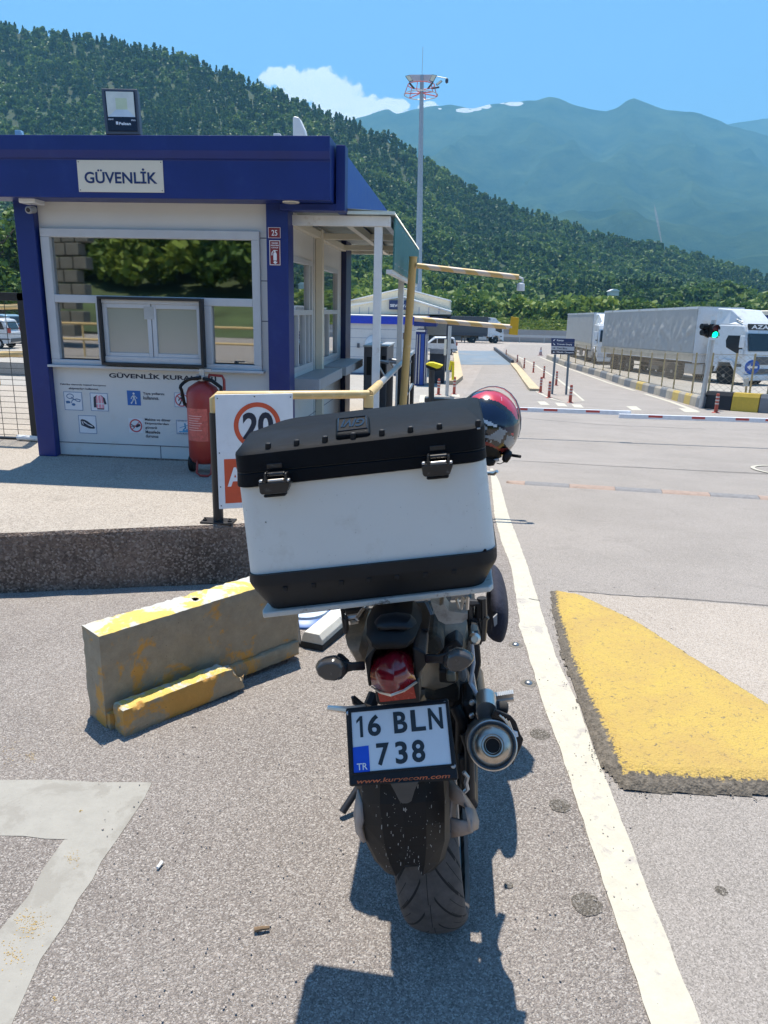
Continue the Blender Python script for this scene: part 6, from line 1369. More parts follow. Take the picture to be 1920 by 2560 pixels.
# ================================================================ ROAD STUDS, SPEED BUMP, LITTER
M_STUD=mat('stud_steel',(.30,.31,.31),.3,metal=.8); M_PIT=mat('stud_pit',(.15,.135,.115),.9)
stl=[(1289,1613,'domed steel road stud nearest the motorcycle bag, left of the white line'),(1321,1709,'domed steel road stud level with the foot pegs'),(1268,1545,'small far road stud beside the white line, behind the bag')]
for px,py,lab in stl[:2]:
    p=gnd(px,py,.002); t=thing('road_stud',lab,'road stud',p,'domed road studs along the white line')
    MB().lathe(p,(0,0,1),[(0,.036),(.001,.034),(.0015,.001)],20).build('bed',M_PIT,t); MB().lathe(p,(0,0,1),[(.001,.019),(.005,.018),(.010,.012),(.0125,.001)],20).build('dome',M_STUD,t,smooth=True)
for i,(px,py,r_) in enumerate(((1350,1837,.038),(1400,2015,.036),(1467,2262,.042),(1803,2228,.018),(1272,2214,.013))):
    p=gnd(px,py,.0022); m=MB(); rr=random.Random(i); pts=[]
    for k in range(36): a=k*math.pi/18; R=r_*rr.uniform(.93,1.06); pts.append(p+V((math.cos(a)*R,math.sin(a)*R,0)))
    m.add(pts,[tuple(range(36))]); struct(m.build('stud_scar',asphalt('scar%d'%i,(.13,.115,.095),(.21,.185,.155),(.34,.31,.28),agg=240,bump=1)))
M_BUMPA=mat('bump_orange',(.30,.22,.175),.8,var=.2,scale=15); M_BUMPB=mat('bump_grey',(.19,.185,.185),.8,var=.2,scale=15)
a=gnd(1266,1207); b=gnd(1990,1252); d=b-a; d.z=0; L_=d.length; d.normalize(); n_=V((-d.y,d.x,0))
sb=thing('rubber_speed_bump','flat rubber speed bump of faded orange and grey sections across the lane','speed bump',a)
def bs(s,w): p=a+d*s; z=G(p.y); return [V((p.x,p.y,z+.004))-n_*w*.5,V((p.x,p.y,z+.022))-n_*w*.3,V((p.x,p.y,z+.026)),V((p.x,p.y,z+.022))+n_*w*.3,V((p.x,p.y,z+.004))+n_*w*.5]
MB().loft([bs(0,.05),bs(.05,.14),bs(.14,.20),bs(.22,.21)]).build('end_section',M_BUMPA,sb)
s=.224; i=0
while s<L_: MB().loft([bs(s,.21),bs(min(s+.52,L_),.21)]).build('section',(M_BUMPB,M_BUMPA)[i%2],sb); s+=.524; i+=1
ci=thing('cigarette_end','white cigarette end lying on the asphalt beside the grey road mark','litter',gnd(399,2168)); p=gnd(394,2176,.009); q_=gnd(406,2161,.009); MB().tube([p,q_],.0045,10).build('paper',mat('paper_white',(.8,.8,.78),.7),ci)
tw_=thing('twig','short brown broken twig on the asphalt left of the shadow','twig',gnd(655,2330)); p=gnd(636,2333,.01); q_=gnd(674,2327,.01); MB().tube([p,p.lerp(q_,.5)+V((0,0,.002)),q_],[.007,.006,.005],7).build('stick',mat('twig_brown',(.18,.12,.07),.9,var=.3,scale=60),tw_)
# ================================================================ MOTORCYCLE (leaning left on its stand)
LEAN=math.radians(7.8); BO=V((.032,1.725,G(1.725)))
BX_=V((math.cos(LEAN),0,math.sin(LEAN))); BZ_=V((-math.sin(LEAN),0,math.cos(LEAN)))
def BK(x,y,z): return BO+BX_*x+V((0,y,0))+BZ_*z
def toPx(P): v=P-C0; return (960+FL*v.dot(_r)/v.dot(_f),1280-FL*v.dot(_u)/v.dot(_f))
M_BP=mat('bike_plastic_black',(.006,.006,.008),.42,var=.3,scale=12,bump=.15,bscale=500,dirt=((.035,.03,.025),.10,14),spec=.35)
M_BG=mat('bike_gloss_black',(.006,.006,.008),.12,coat=.6,var=.2)
M_DUST=mat('dusty_fairing',(.19,.145,.10),.55,var=.4,scale=7,dirt=((.38,.28,.18),.45,9))
M_DUST2=mat('dusty_mudguard',(.009,.008,.008),.6,var=.3,scale=20,dirt=((.030,.027,.024),.15,9),spec=.25)
M_TAUPE=mat('taupe_dust_plastic',(.30,.24,.205),.6,var=.2,scale=10,dirt=((.42,.35,.30),.3,16))
M_TAUPE2=mat('grey_dust_plastic',(.06,.055,.05),.5,var=.3,scale=20)
M_TAIL=mat('tail_light_red',(.17,.004,.010),.16,coat=.35,var=.4,scale=30)
M_TAIL2=mat('reflector_red',(.34,.025,.012),.25,var=.2,scale=160)
M_LENS=mat('smoked_lens',(.045,.04,.036),.25,coat=.25,var=.2,scale=10)
bike=thing('motorcycle','black motorcycle leaning left on its stand, seen from behind, carrying a delivery box','motorcycle',BO)
# ---- tyre with tread
def tyre_mat():
    m=bpy.data.materials.new('rear_tyre_tread'); m.use_nodes=True; nt=m.node_tree; L=nt.links; b=nt.nodes['Principled BSDF']; b.inputs['Roughness'].default_value=.8
    uv=N(nt,'ShaderNodeUVMap'); sp=N(nt,'ShaderNodeSeparateXYZ'); L.new(uv.outputs[0],sp.inputs[0])
    def M(op,a,b_=None,c=None,cl=False):
        q=N(nt,'ShaderNodeMath',operation=op); q.use_clamp=cl
        for i,v in enumerate((a,b_,c)):
            if v is None: continue
            if isinstance(v,(int,float)): q.inputs[i].default_value=v
            else: L.new(v,q.inputs[i])
        return q.outputs[0]
    u=sp.outputs[0]; v=sp.outputs[1]
    au=M('ABSOLUTE',u); sg=M('SIGN',u)
    def groove(nrep,off,slope,curv,w,u0,u1):
        ph=M('ADD',M('MULTIPLY',v,nrep),M('ADD',M('MULTIPLY',sg,off),M('MULTIPLY',M('POWER',au,curv),slope))); f=M('ABSOLUTE',M('SUBTRACT',M('FRACT',ph),.5))
        m1=M('LESS_THAN',f,w); m2=M('MULTIPLY',M('GREATER_THAN',au,u0),M('LESS_THAN',au,u1)); return M('MULTIPLY',m1,m2)
    wv=N(nt,'ShaderNodeTexNoise',inp={'Scale':3}); 
    g=M('MAXIMUM',groove(19,.25,-2.3,.62,.055,.10,.60),groove(19,.25,-2.3,.62,.032,.64,.88))
    g=M('MAXIMUM',g,groove(38,.0,-4.6,.7,.035,.38,.80))
    cen=M('LESS_THAN',M('ABSOLUTE',M('ADD',u,M('MULTIPLY',M('SUBTRACT',M('FRACT',M('MULTIPLY',v,19)),.5),.03))),.006); g=M('MAXIMUM',g,cen)
    tc=N(nt,'ShaderNodeTexCoord'); nz=N(nt,'ShaderNodeTexNoise',inp={'Scale':25,'Detail':8,'Roughness':.7}); L.new(tc.outputs['Object'],nz.inputs[0])
    r=N(nt,'ShaderNodeValToRGB'); e=r.color_ramp.elements; e[0].position=.3;e[1].position=.72; e[0].color=(.055,.048,.044,1); e[1].color=(.115,.10,.092,1); L.new(nz.outputs[0],r.inputs[0])
    mx=N(nt,'ShaderNodeMix',data_type='RGBA'); L.new(g,mx.inputs[0]); L.new(r.outputs[0],mx.inputs[6]); mx.inputs[7].default_value=(.006,.006,.006,1); L.new(mx.outputs[2],b.inputs['Base Color'])
    bp=N(nt,'ShaderNodeBump',inp={'Strength':1,'Distance':.004}); bp.invert=True; L.new(g,bp.inputs['Height']); L.new(bp.outputs[0],b.inputs['Normal']); return m
def tyre(par,cy,R,hw,m_):
    na,ns=96,20; mb=MB(); rows=[]; uvs={}
    for i in range(na):
        a=2*math.pi*i/na; row=[]
        for j in range(ns+1):
            t=-1+2*j/ns; lat=hw*math.sin(t*math.radians(100))/1.0 if abs(t)<.9 else hw*math.copysign(math.sin(math.radians(90)),t)*(1-(abs(t)-.9)*1.5); rad=R-hw*.86*(1-math.cos(t*math.radians(100)))*.62
            row.append(BK(lat,cy+math.cos(a)*rad,R+math.sin(a)*rad))
        rows.append(row)
    k=ns+1
    for r in rows: mb.v+=r
    for i in range(na):
        for j in range(ns): mb.f.append((i*k+j,i*k+j+1,((i+1)%na)*k+j+1,((i+1)%na)*k+j))
    org=ORG[par.name]; me=bpy.data.meshes.new('tyre'); me.from_pydata([tuple(v-org) for v in mb.v],[],mb.f); me.update()
    uvl=me.uv_layers.new(name='UVMap'); li=0
    for f in mb.f:
        i0=f[0]//k
        for n_,vi in enumerate(f):
            ii=vi//k; ii=ii+(na if (i0==na-1 and ii==0) else 0); uvl.data[li].uv=(-1+2*(vi%k)/ns,ii/na); li+=1
    me.shade_smooth(); me.materials.append(m_); o=bpy.data.objects.new('tyre',me); COL.objects.link(o); o.parent=par; ORG[o.name]=org; return o
TM=tyre_mat()
def wheelset(cy,R,hw,name):
    hub=MB().lathe(BK(-.05,cy,R),BX_,[(0,.035),(.1,.035)],18).build(name,M_BLKM,bike,smooth=True)
    tyre(hub,cy,R,hw,TM)
    MB().lathe(BK(-.06,cy,R),BX_,[(0,R-.082),(.002,R-.075),(.03,R-.10),(.09,R-.10),(.118,R-.075),(.12,R-.082),(.09,R-.108),(.03,R-.108)],48,closed=True).build('rim',M_BG,hub,smooth=True)
    m=MB()
    for i in range(5): a=i*2*math.pi/5+.2; m.tube([BK(0,cy,R),BK(0,cy+math.cos(a)*(R-.10),R+math.sin(a)*(R-.10))],.014,8)
    m.build('spokes',M_BG,hub,smooth=True)
    MB().lathe(BK(.062,cy,R),BX_,[(0,.05),(0.0,.115),(.004,.115),(.004,.05)],36,closed=True).build('brake_disc',M_CHROME,hub)
wheelset(0,.312,.080,'rear_wheel'); wheelset(1.42,.30,.058,'front_wheel')
# ---- pixel-outline solids at real depth
def B_(X,Y): return (760+.3617*X,1440+.3617*Y)
def D_(X,Y): return (720+.3617*X,1480+.3617*Y)
def E2(X,Y): return (700+.3858*X,1880+.3858*Y)
def A_(X,Y): return (540+.4822*X,960+.4822*Y)
def slab(pts,Y,dep,tilt=0):  # outline -> prism away from viewer
    P=[at(px,py,Y) for px,py in pts]; return MB().prism(P,(0,dep,0))
def puff(pts,Y,th,prof=((-.5,.30),(-.46,.62),(-.32,.86),(0,1),(.3,.92),(.5,.55))):
    P=[at(px,py,Y) for px,py in pts]; c=sum(P,V((0,0,0)))/len(P); return MB().loft([[c+(p-c)*s+V((0,th*t,0)) for p in P] for t,s in prof])
# ---- hidden bulk: frame, engine, tank, seat, front end
m=MB().loft([[BK(x*w,y,z) for x,z in ((-1,.80),(-.75,.90),(.75,.90),(1,.80),(.6,.70),(-.6,.70))] for y,w in ((-.10,.07),(.1,.10),(.35,.12),(.6,.11))]); m.build('seat',mat('seat_vinyl',(.012,.012,.013),.6,bump=.3,bscale=300),bike,bevel=.01)
MB().loft([[BK(x*w,y,z0+(z-z0)*h) for x,z in ((-1,.80),(-.9,.98),(-.4,1.05),(.4,1.05),(.9,.98),(1,.80))] for y,w,h,z0 in ((.50,.10,.6,.8),(.62,.15,.9,.8),(.85,.17,1,.8),(1.02,.12,.8,.8))]).build('fuel_tank',M_BG,bike,sub=1,smooth=True)
m=MB(); m.cbox(BK(0,.72,.42),BX_*.30,V((0,.42,0)),BZ_*.34); m.build('engine',mat('engine_grey',(.06,.06,.06),.5,metal=.3),bike,bevel=.03)
MB().cbox(BK(0,1.0,.55),BX_*.30,V((0,.05,0)),BZ_*.32).build('radiator',M_BLKM,bike)
for s in (-1,1):
    MB().tube([BK(.10*s,0,.30),BK(.11*s,.30,.36),BK(.09*s,.55,.42)],.024,10).build('swingarm',M_BLKM,bike,smooth=True)
    MB().tube([BK(.10*s,1.44,.30),BK(.10*s,1.05,1.02)],[.03,.024],12).build('fork',M_BLKM,bike,smooth=True)
    MB().tube([BK(.07*s,-.02,.80),BK(.09*s,.3,.76),BK(.12*s,.6,.70),BK(.12*s,1.0,.85)],.018,8).build('frame_rail',M_BLKM,bike,smooth=True)
MB().loft([[BK(math.sin(a)*.075,1.42+math.cos(b)*.325,.30+math.sin(b)*.325-.02*abs(math.sin(a))) for a in np.linspace(-1.3,1.3,7)] for b in np.linspace(.5,2.6,14)]).build('front_mudguard',M_BP,bike,smooth=True)
def HBR(x,y,z): a=math.radians(32); return BK(x*math.cos(a)-(y-1.05)*math.sin(a)*.9-.02,1.05+x*math.sin(a)+(y-1.05)*math.cos(a),z)
hb_=[HBR(-.34,.94,1.04),HBR(-.24,.96,1.07),HBR(-.08,1.03,1.07),HBR(.08,1.03,1.07),HBR(.22,.96,1.07),HBR(.30,.94,1.04)]
MB().tube(hb_,.0125,10).build('handlebar',M_BLKM,bike,smooth=True)
for s in (-1,1):
    MB().tube([HBR(s*.22,.955,1.065),HBR(s*.33,.935,1.035)],.019,12).build('grip',M_RUBBER,bike,smooth=True)
    MB().tube([HBR(s*.18,1.00,1.06),HBR(s*.25,1.02,1.05),HBR(s*.31,1.00,1.035)],[.009,.007,.008],8).build('lever',M_CHROME,bike,smooth=True)
MB().cbox(BK(0,1.14,1.0),BX_*.22,V((0,.12,0)),BZ_*.2).build('headlight_cowl',M_BG,bike,bevel=.04)
a=at(1205,1181,2.6); MB().tube([a+V((-.12,.02,0)),a,at(1236,1183,2.58),at(1243,1178,2.57)],[.008,.009,.009,.006],10).build('brake_lever',M_CHROME,bike,smooth=True)
MB().loft([[BK(x*w,y,z) for x,z in ((-.8,.76),(-1,.82),(-.9,.92),(-.5,1.0),(.5,1.0),(.9,.92),(1,.82),(.8,.76))] for y,w in ((.34,.15),(.48,.215),(.80,.22),(1.02,.15))]).build('tank_shadow_bulk',M_BP,bike,bevel=.01)  # unseen bulk added around the tank to widen the bike's ground shadow
# ---- side fairings
L1=[(868,1556),(917,1545),(940,1585),(944,1617),(922,1630),(904,1622),(893,1600),(880,1580)]
puff(L1,1.52,.20).build('side_fairing',M_DUST,bike,smooth=True)
R1=[(1040,1540),(1100,1545),(1168,1556),(1172,1600),(1163,1640),(1150,1675),(1120,1690),(1085,1700),(1050,1690),(1062,1640),(1050,1600)]
puff(R1,1.62,.22).build('side_fairing',M_DUST,bike,smooth=True)
slab([D_(1040,400),D_(1165,330),D_(1215,380),D_(1170,420),D_(1050,430)],1.50,.06).build('fairing_vent',M_BP,bike,bevel=.004)
slab([(1063,1690),(1125,1680),(1150,1720),(1148,1760),(1060,1752)],1.60,.2).build('rear_frame_cover',mat('muddy_black',(.03,.026,.02),.8,var=.5,scale=10,dirt=((.16,.12,.07),.35,12)),bike,bevel=.01)
slab([D_(920,330),D_(1000,280),D_(1060,320),D_(1090,400),D_(1000,460),D_(930,420)],1.46,.12).build('mud_patch',mat('muddy_black',(0,0,0)),bike,bevel=.012)
slab([D_(1040,540),D_(1160,540),D_(1160,640),D_(1040,630)],1.42,.10).build('under_tray',M_BP,bike,bevel=.006)
slab([D_(1093,562),D_(1155,560),D_(1160,622),D_(1098,624)],1.40,.04).build('relay',mat('relay_grey',(.09,.09,.07),.5),bike,bevel=.004)
slab([D_(600,270),D_(640,255),D_(970,255),D_(975,265),D_(905,395),D_(880,410),D_(860,395),D_(700,372),D_(640,385),D_(612,365)],1.36,.14).build('tail_underseat',M_BP,bike,bevel=.008)
puff([D_(545,190),D_(600,142),D_(740,122),D_(860,130),D_(925,200),D_(905,250),D_(850,262),D_(600,270),D_(552,240)],1.36,.22).build('tail_cowl',M_DUST2,bike,smooth=True)
puff([D_(595,210),D_(625,180),D_(740,165),D_(850,175),D_(890,215),D_(850,235),D_(740,225),D_(620,240)],1.30,.06).build('grab_recess',M_BP,bike,smooth=True)
def px3(l): return [V(at(*p)) for p in l]
# ---- tail light
rows=[[(944,1618,1.345),(965,1611,1.33),(985,1607,1.32),(1010,1610,1.33),(1031,1622,1.345)],[(928,1645,1.29),(953,1648,1.262),(985,1637,1.248),(1012,1640,1.262),(1033,1638,1.29)],[(926,1690,1.255),(949,1690,1.232),(985,1694,1.205),(1014,1682,1.232),(1034,1684,1.255)],[(929,1712,1.248),(950,1726,1.225),(977,1733,1.19),(1008,1722,1.222),(1040,1700,1.248)]]
MB().grid([px3(r) for r in rows]).build('tail_light',M_TAIL,bike,solid=.03,auto=75)
MB().grid([px3([(930,1714,1.247),(951,1728,1.224),(977,1735,1.189),(1008,1724,1.221),(1040,1702,1.247)]),px3([(931,1717,1.25),(952,1731,1.226),(977,1738,1.192),(1009,1727,1.224),(1041,1705,1.25)])]).build('light_trim',M_CHROME,bike,solid=.003)
slab([(937,1722),(1041,1705),(1048,1710),(1050,1758),(948,1764),(941,1757)],1.25,.06).build('reflector_frame',M_BP,bike,bevel=.004)
slab([(944,1733),(1034,1717),(1040,1746),(950,1756)],1.246,.01).build('reflector',M_TAIL2,bike,bevel=.001)
slab([(912,1648),(934,1622),(944,1612),(929,1648),(925,1690),(929,1716),(921,1716)],1.27,.10).build('light_surround',M_BP,bike,bevel=.004)
slab([(1031,1618),(1045,1622),(1066,1634),(1066,1662),(1050,1682),(1046,1712),(1036,1704),(1035,1690)],1.27,.10).build('light_surround',M_BP,bike,bevel=.004)
slab([(1047,1665),(1064,1655),(1052,1700),(1050,1745),(1042,1750),(1040,1712)],1.30,.2).build('tail_side',M_DUST,bike,bevel=.005)
# ---- indicators
LI=[(789,1661),(797,1651),(812,1642),(838,1638),(855,1646),(865,1661),(862,1680),(845,1696),(815,1693),(795,1680)]
PF=((-.5,.80),(-.25,.97),(0,1),(.5,.6))
il=puff(LI,1.22,.040,PF); il=il.build('indicator',M_LENS,bike,bevel=.003,auto=30)
MB().loft([px3([(858,1652,1.222),(862,1682,1.222),(860,1680,1.25),(857,1654,1.25)]),px3([(880,1655,1.23),(884,1677,1.23),(883,1675,1.25),(880,1657,1.25)]),px3([(912,1652,1.25),(914,1676,1.25),(914,1674,1.27),(912,1654,1.27)])]).build('indicator_stalk',M_BP,bike,bevel=.004,smooth=True)
puff([(843,1637),(853,1640),(872,1657),(872,1676),(858,1692),(846,1697),(862,1680),(866,1661),(856,1645)],1.232,.04).build('indicator_shell',M_BP,bike,smooth=True)
RI=[(1187,1642),(1178,1630),(1161,1622),(1138,1618),(1118,1628),(1111,1645),(1113,1660),(1130,1674),(1158,1669),(1177,1656)]
puff(RI,1.22,.040,PF).build('indicator',M_LENS,bike,bevel=.003,auto=30)
MB().loft([px3([(1118,1630,1.222),(1116,1662,1.222),(1116,1660,1.25),(1118,1632,1.25)]),px3([(1095,1636,1.23),(1094,1658,1.23),(1094,1656,1.25),(1095,1638,1.25)]),px3([(1062,1634,1.25),(1062,1659,1.25),(1062,1657,1.27),(1062,1636,1.27)])]).build('indicator_stalk',M_BP,bike,bevel=.004,smooth=True)
puff([(1131,1618),(1120,1623),(1108,1636),(1106,1656),(1118,1668),(1130,1675),(1114,1660),(1110,1644),(1118,1628)],1.232,.04).build('indicator_shell',M_BP,bike,smooth=True)
# ---- licence plate
YT,YB=1.345,1.268
fq=quadmap(at(863,1771,YT),at(1120,1746,YT),at(1146,1950,YB),at(873,1967,YB))
fn=(fq(1,0)-fq(0,0)).cross(fq(0,1)-fq(0,0)).normalized(); fn=fn if fn.y<0 else -fn
MB().prism([fq(0,0),fq(1,0),fq(1,1),fq(0,1)],-fn*.010).build('plate_frame',M_BP,bike,bevel=.004)
def onplane(px,py,q,nrm,off):
    d=ray(px,py); o=q(0,0)+nrm*off; return C0+d*((o-C0).dot(nrm)/d.dot(nrm))
pq=quadmap(*[onplane(x,y,fq,fn,.003) for x,y in ((877.5,1781.5),(1114,1759),(1129,1910),(885,1932))])
M_PLW=mat('plate_white',(.66,.69,.71),.3,var=.04,coat=.3); M_PLB=mat('plate_blue',(.0,.07,.55),.35); M_PLK=mat('plate_black',(.012,.018,.022),.4); M_ORG=mat('orange_print',(.62,.13,.03),.45,var=.2,scale=60)
pl_=MB().prism([pq(0,0),pq(1,0),pq(1,1),pq(0,1)],-fn*.0025).build('licence_plate',M_PLW,bike,bevel=.0008)
rm=MB()
for (u0,v0,u1,v1) in ((-.03,-.035,1.03,.0),(-.03,1.0,1.03,1.03),(-.03,0,0,1),(1.,0,1.03,1)): rm.prism([pq(u0,v0),pq(u1,v0),pq(u1,v1),pq(u0,v1)],fn*.0025)
rm.build('frame_lip',M_BP,bike,bevel=.0008)
o_=fn*.0008
mbt=None
mbt=MB(); o1=sub(pq,.052,.075,.118,.43,o_); mbt.add([o1(*p) for p in ((.52,0),(1,0),(1,1),(.62,1),(0,.80),(0,.66),(.52,.80))],[tuple(range(7))])
for ch_,u0,v0,u1,v1 in (('6',.17,.07,.308,.43),('B',.445,.06,.585,.42),('L',.625,.055,.775,.415),('N',.808,.05,.955,.41)): mbt=letter(ch_,'','',None,sub(pq,u0,v0,u1,v1,o_),bold=.028,build=False,mb=mbt)
mbt.build('lettering',M_PLK,pl_); mbt=None
for ch_,u0,u1 in (('7',.245,.38),('3',.44,.565),('8',.61,.745)): mbt=letter(ch_,'','',None,sub(pq,u0,.555,u1,.925,o_),bold=.028,build=False,mb=mbt)
mbt.build('lettering',M_PLK,pl_)
m=MB(); m.add([pq(0,.585)+o_,pq(.168,.575)+o_,pq(.168,1)+o_,pq(0,1)+o_],[(0,1,2,3)]); m.build('blue_band',M_PLB,pl_)
letter('TR','lettering',M_WINK,pl_,sub(pq,.035,.855,.145,.965,o_*2),bold=.012)
letter('www.kuryecom.com','lettering',M_ORG,bike,sub(fq,.075,.915,.93,.985,fn*.0008),bold=.014,shear=.25)
for u,v in ((.03,.065),(.965,.06),(.97,.83)): MB().lathe(fq(u,v),fn,[(0,.005),(.002,.0045),(.003,.002)],12).build('plate_bolt',M_STEEL,bike,smooth=True)
MB().tube([BK(.0,.02,.62),(fq(.5,.3)-fn*.02)],.02,10).build('plate_arm',M_BLKM,bike)
# ---- rear hugger mudguard
def C(px,py,Y): return at(px,py,Y)
hug=[[(889,1955,1.40),(905,1957,1.34),(950,1955,1.30),(1005,1950,1.285),(1060,1948,1.30),(1108,1945,1.34),(1124,1943,1.40)],
 [(893,2005,1.40),(906,2008,1.325),(950,2010,1.285),(1008,2010,1.27),(1065,2005,1.285),(1112,2000,1.325),(1124,1995,1.40)],
 [(900,2060,1.41),(911,2062,1.32),(955,2066,1.28),(1012,2068,1.265),(1066,2062,1.28),(1112,2056,1.32),(1125,2050,1.41)],
 [(912,2100,1.42),(920,2106,1.33),(962,2116,1.285),(1015,2118,1.27),(1066,2112,1.285),(1112,2102,1.33),(1126,2092,1.42)],
 [(936,2150,1.42),(945,2154,1.34),(975,2160,1.30),(1015,2162,1.285),(1062,2162,1.30),(1098,2154,1.34),(1112,2146,1.42)],
 [(962,2178,1.42),(970,2184,1.35),(990,2191,1.318),(1007,2169,1.30),(1043,2166,1.30),(1056,2190,1.318),(1082,2178,1.40)]]
MB().grid([px3(r) for r in hug]).build('hugger',M_DUST2,bike,solid=.006,bevel=.002)
MB().grid([px3([E2(*p)+(1.262,) for p in r]) for r in (((715,205),(770,202),(840,198),(897,194)),((745,260),(785,262),(840,258),(872,250)),((775,320),(795,334),(830,332),(852,318)))]).build('mudguard_tongue',M_TAUPE2,bike,solid=.004)
# taupe wings; right one has an opening
def wing(pts,Y0_,nm='hugger_wing',dep=.05): return slab([E2(*p) for p in pts],Y0_,dep).build(nm,M_TAUPE,bike,bevel=.006)
MB().grid([px3([E2(*p)+(y,) for p,y in r]) for r in (
 (((1095,175),1.335),((1120,190),1.32),((1150,215),1.335)),
 (((1095,290),1.325),((1180,262),1.285),((1215,290),1.335)),
 (((1110,320),1.315),((1215,355),1.272),((1268,370),1.335)))]).build('hugger_wing',M_TAUPE,bike,solid=.006,smooth=True)
MB().grid([px3([E2(*p)+(y,) for p,y in r]) for r in ((((1215,355),1.272),((1268,370),1.335)),(((1235,455),1.268),((1292,450),1.335)),(((1240,520),1.275),((1285,500),1.335)))]).build('hugger_wing',M_TAUPE,bike,solid=.006,smooth=True)
MB().grid([px3([E2(*p)+(y,) for p,y in r]) for r in ((((1100,430),1.315),((1165,448),1.285),((1235,455),1.268)),(((1112,500),1.315),((1180,510),1.285),((1240,520),1.275)),(((1108,558),1.325),((1180,545),1.30),((1250,524),1.285)))]).build('hugger_wing',M_TAUPE,bike,solid=.006,smooth=True)
MB().grid([px3([E2(*p)+(y,) for p,y in r]) for r in ((((1110,320),1.315),((1135,328),1.33)),(((1100,430),1.315),((1130,435),1.33)))]).build('hugger_wing',M_TAUPE,bike,solid=.004)
MB().grid([px3([E2(*p)+(y,) for p,y in r]) for r in ((((500,240),1.37),((525,330),1.325)),(((474,400),1.37),((528,450),1.318)),(((490,520),1.37),((515,500),1.32)),(((530,583),1.38),((545,590),1.33)))]).build('hugger_wing',M_TAUPE,bike,solid=.006,smooth=True)
# white scratches and stone chips on the mudguard
m=MB(); r=random.Random(21)
M_CHIP=mat('chip_pale',(.32,.30,.27),.8)
for i in range(150):
    u=r.gauss(.52,.2); v=r.random(); 
    if not .12<u<.88: continue
    f=v*5; k=min(4,int(f)); a0,a1=hug[k],hug[k+1]; x=u*6; j=min(5,int(x)); 
    if k==4 and 2<=j<=3: continue
    def ev(rr,): return [rr[j][n]*(1-(x-j))+rr[j+1][n]*(x-j) for n in range(3)]
    p0,p1=ev(a0),ev(a1); q=[p0[n]*(1-(f-k))+p1[n]*(f-k) for n in range(3)]
    P=at(q[0],q[1],q[2]-.0022); s=r.uniform(.0003,.0009); l=s*r.choice((1,1,1,3,6)); m.add([P+V((-s,0,-l)),P+V((s,0,-l)),P+V((s,0,l)),P+V((-s,0,l))],[(0,1,2,3)])
ch=m.build('stone_chips',M_CHIP,bike); ch['kind']='stuff'
# ---- exhaust
ec_=at(1231,1863,1.345); ax=V((.0,1,-.52)).normalized(); re=.0505
ec2=ec_
MB().lathe(ec2,ax,[(.02,.0515),(.0,.0512),(-.004,.0505),(-.005,.0485),(-.003,.047),(.012,.0465)],56,closed=True).build('exhaust_rim',M_CHROME,bike,smooth=True)
MB().lathe(ec2,ax,[(.012,.042),(.004,.0425),(-.001,.041),(-.007,.034),(-.012,.026),(-.0125,.0235),(-.011,.0225),(-.009,.0215),(-.009,.019),(-.011,.0175),(-.008,.0165),(.02,.016)],56).build('exhaust_cap',mat('brushed_cap',(.50,.44,.37),.30,metal=1,var=.15,scale=90),bike,smooth=True)
MB().lathe(ec2+ax*.002,ax,[(0,.0455),(.001,.039)],48).build('cap_gap',M_BLKM,bike)
MB().lathe(ec2-ax*.009,ax,[(.0,.0165),(.05,.0165)],32).build('outlet',mat('soot',(.004,.004,.004),.9),bike)
MB().lathe(ec2-ax*.0112,ax,[(0,.0155),(.001,.0145),(0.002,.0145),(.0021,.0155)],32,closed=True).build('outlet_ring',M_CHROME,bike)
MB().lathe(ec2+ax*.004,ax,[(0,.0505),(.06,.0525),(.33,.05),(.37,.03),(.42,.022)],40).build('exhaust_silencer',mat('silencer_grey',(.17,.17,.175),.35,metal=.8),bike,smooth=True)
MB().tube([ec2+ax*.42,BK(.14,.55,.40),BK(.10,.85,.30),BK(.0,1.05,.5)],.022,12).build('exhaust_pipe',mat('pipe_brown',(.16,.12,.09),.4,metal=.8),bike,smooth=True)
hs=[B_(1325,925),B_(1430,965),B_(1465,1005),B_(1498,1095),B_(1520,1130),B_(1500,1190),B_(1440,1310),B_(1465,1210),B_(1462,1120),B_(1430,1050),B_(1380,1010),B_(1300,985)]
MB().prism([at(px,py,1.365) for px,py in hs],ax*.24).build('heat_shield',M_BP,bike,bevel=.006)
m=MB()
for k in range(4): a=B_(1350+k*22,960+k*14); b=B_(1395+k*18,1000+k*30); m.tube([at(*a,1.362),at(*b,1.362)],.0022,6)
m.build('shield_slots',M_CHROME,bike)
slab([B_(1448,1070),B_(1475,1080),B_(1482,1110),B_(1458,1118)],1.362,.004).build('shield_logo',M_WINK,bike)
# ---- pegs and brackets, right
MB().tube([at(*B_(1195,855),1.56),at(*B_(1290,858),1.56)],.016,12).build('peg_mount',M_CHROME,bike,smooth=True)
p0,p1=at(*B_(1275,862),1.60),at(*B_(1448,838),1.60); pg=MB().tube([p0,p1],.0095,8).build('rider_peg',M_CHROME,bike,smooth=True)
for i in range(12): P=p0.lerp(p1,.12+i*.075); MB().cbox(P+V((0,0,.010)),(.004,0,0),(0,.018,0),(0,0,.010)).build('peg_tooth',M_CHROME,pg)
p0,p1=at(*B_(1300,905),1.46),at(*B_(1412,912),1.46); pg=MB().tube([p0,p0.lerp(p1,.1),p0.lerp(p1,.9),p1],[.011,.014,.014,.008],10).build('passenger_peg',M_RUBBER,bike,smooth=True)
MB().lathe(at(*B_(1262,930),1.43),(0,1,.1),[(0,.018),(.0,.022),(.05,.022)],22).build('peg_boss',M_CHROME,bike,smooth=True)
slab([B_(1200,870),B_(1235,895),B_(1225,960),B_(1235,1000),B_(1200,1010),B_(1190,930)],1.44,.02).build('exhaust_bracket',M_CHROME,bike,bevel=.003)
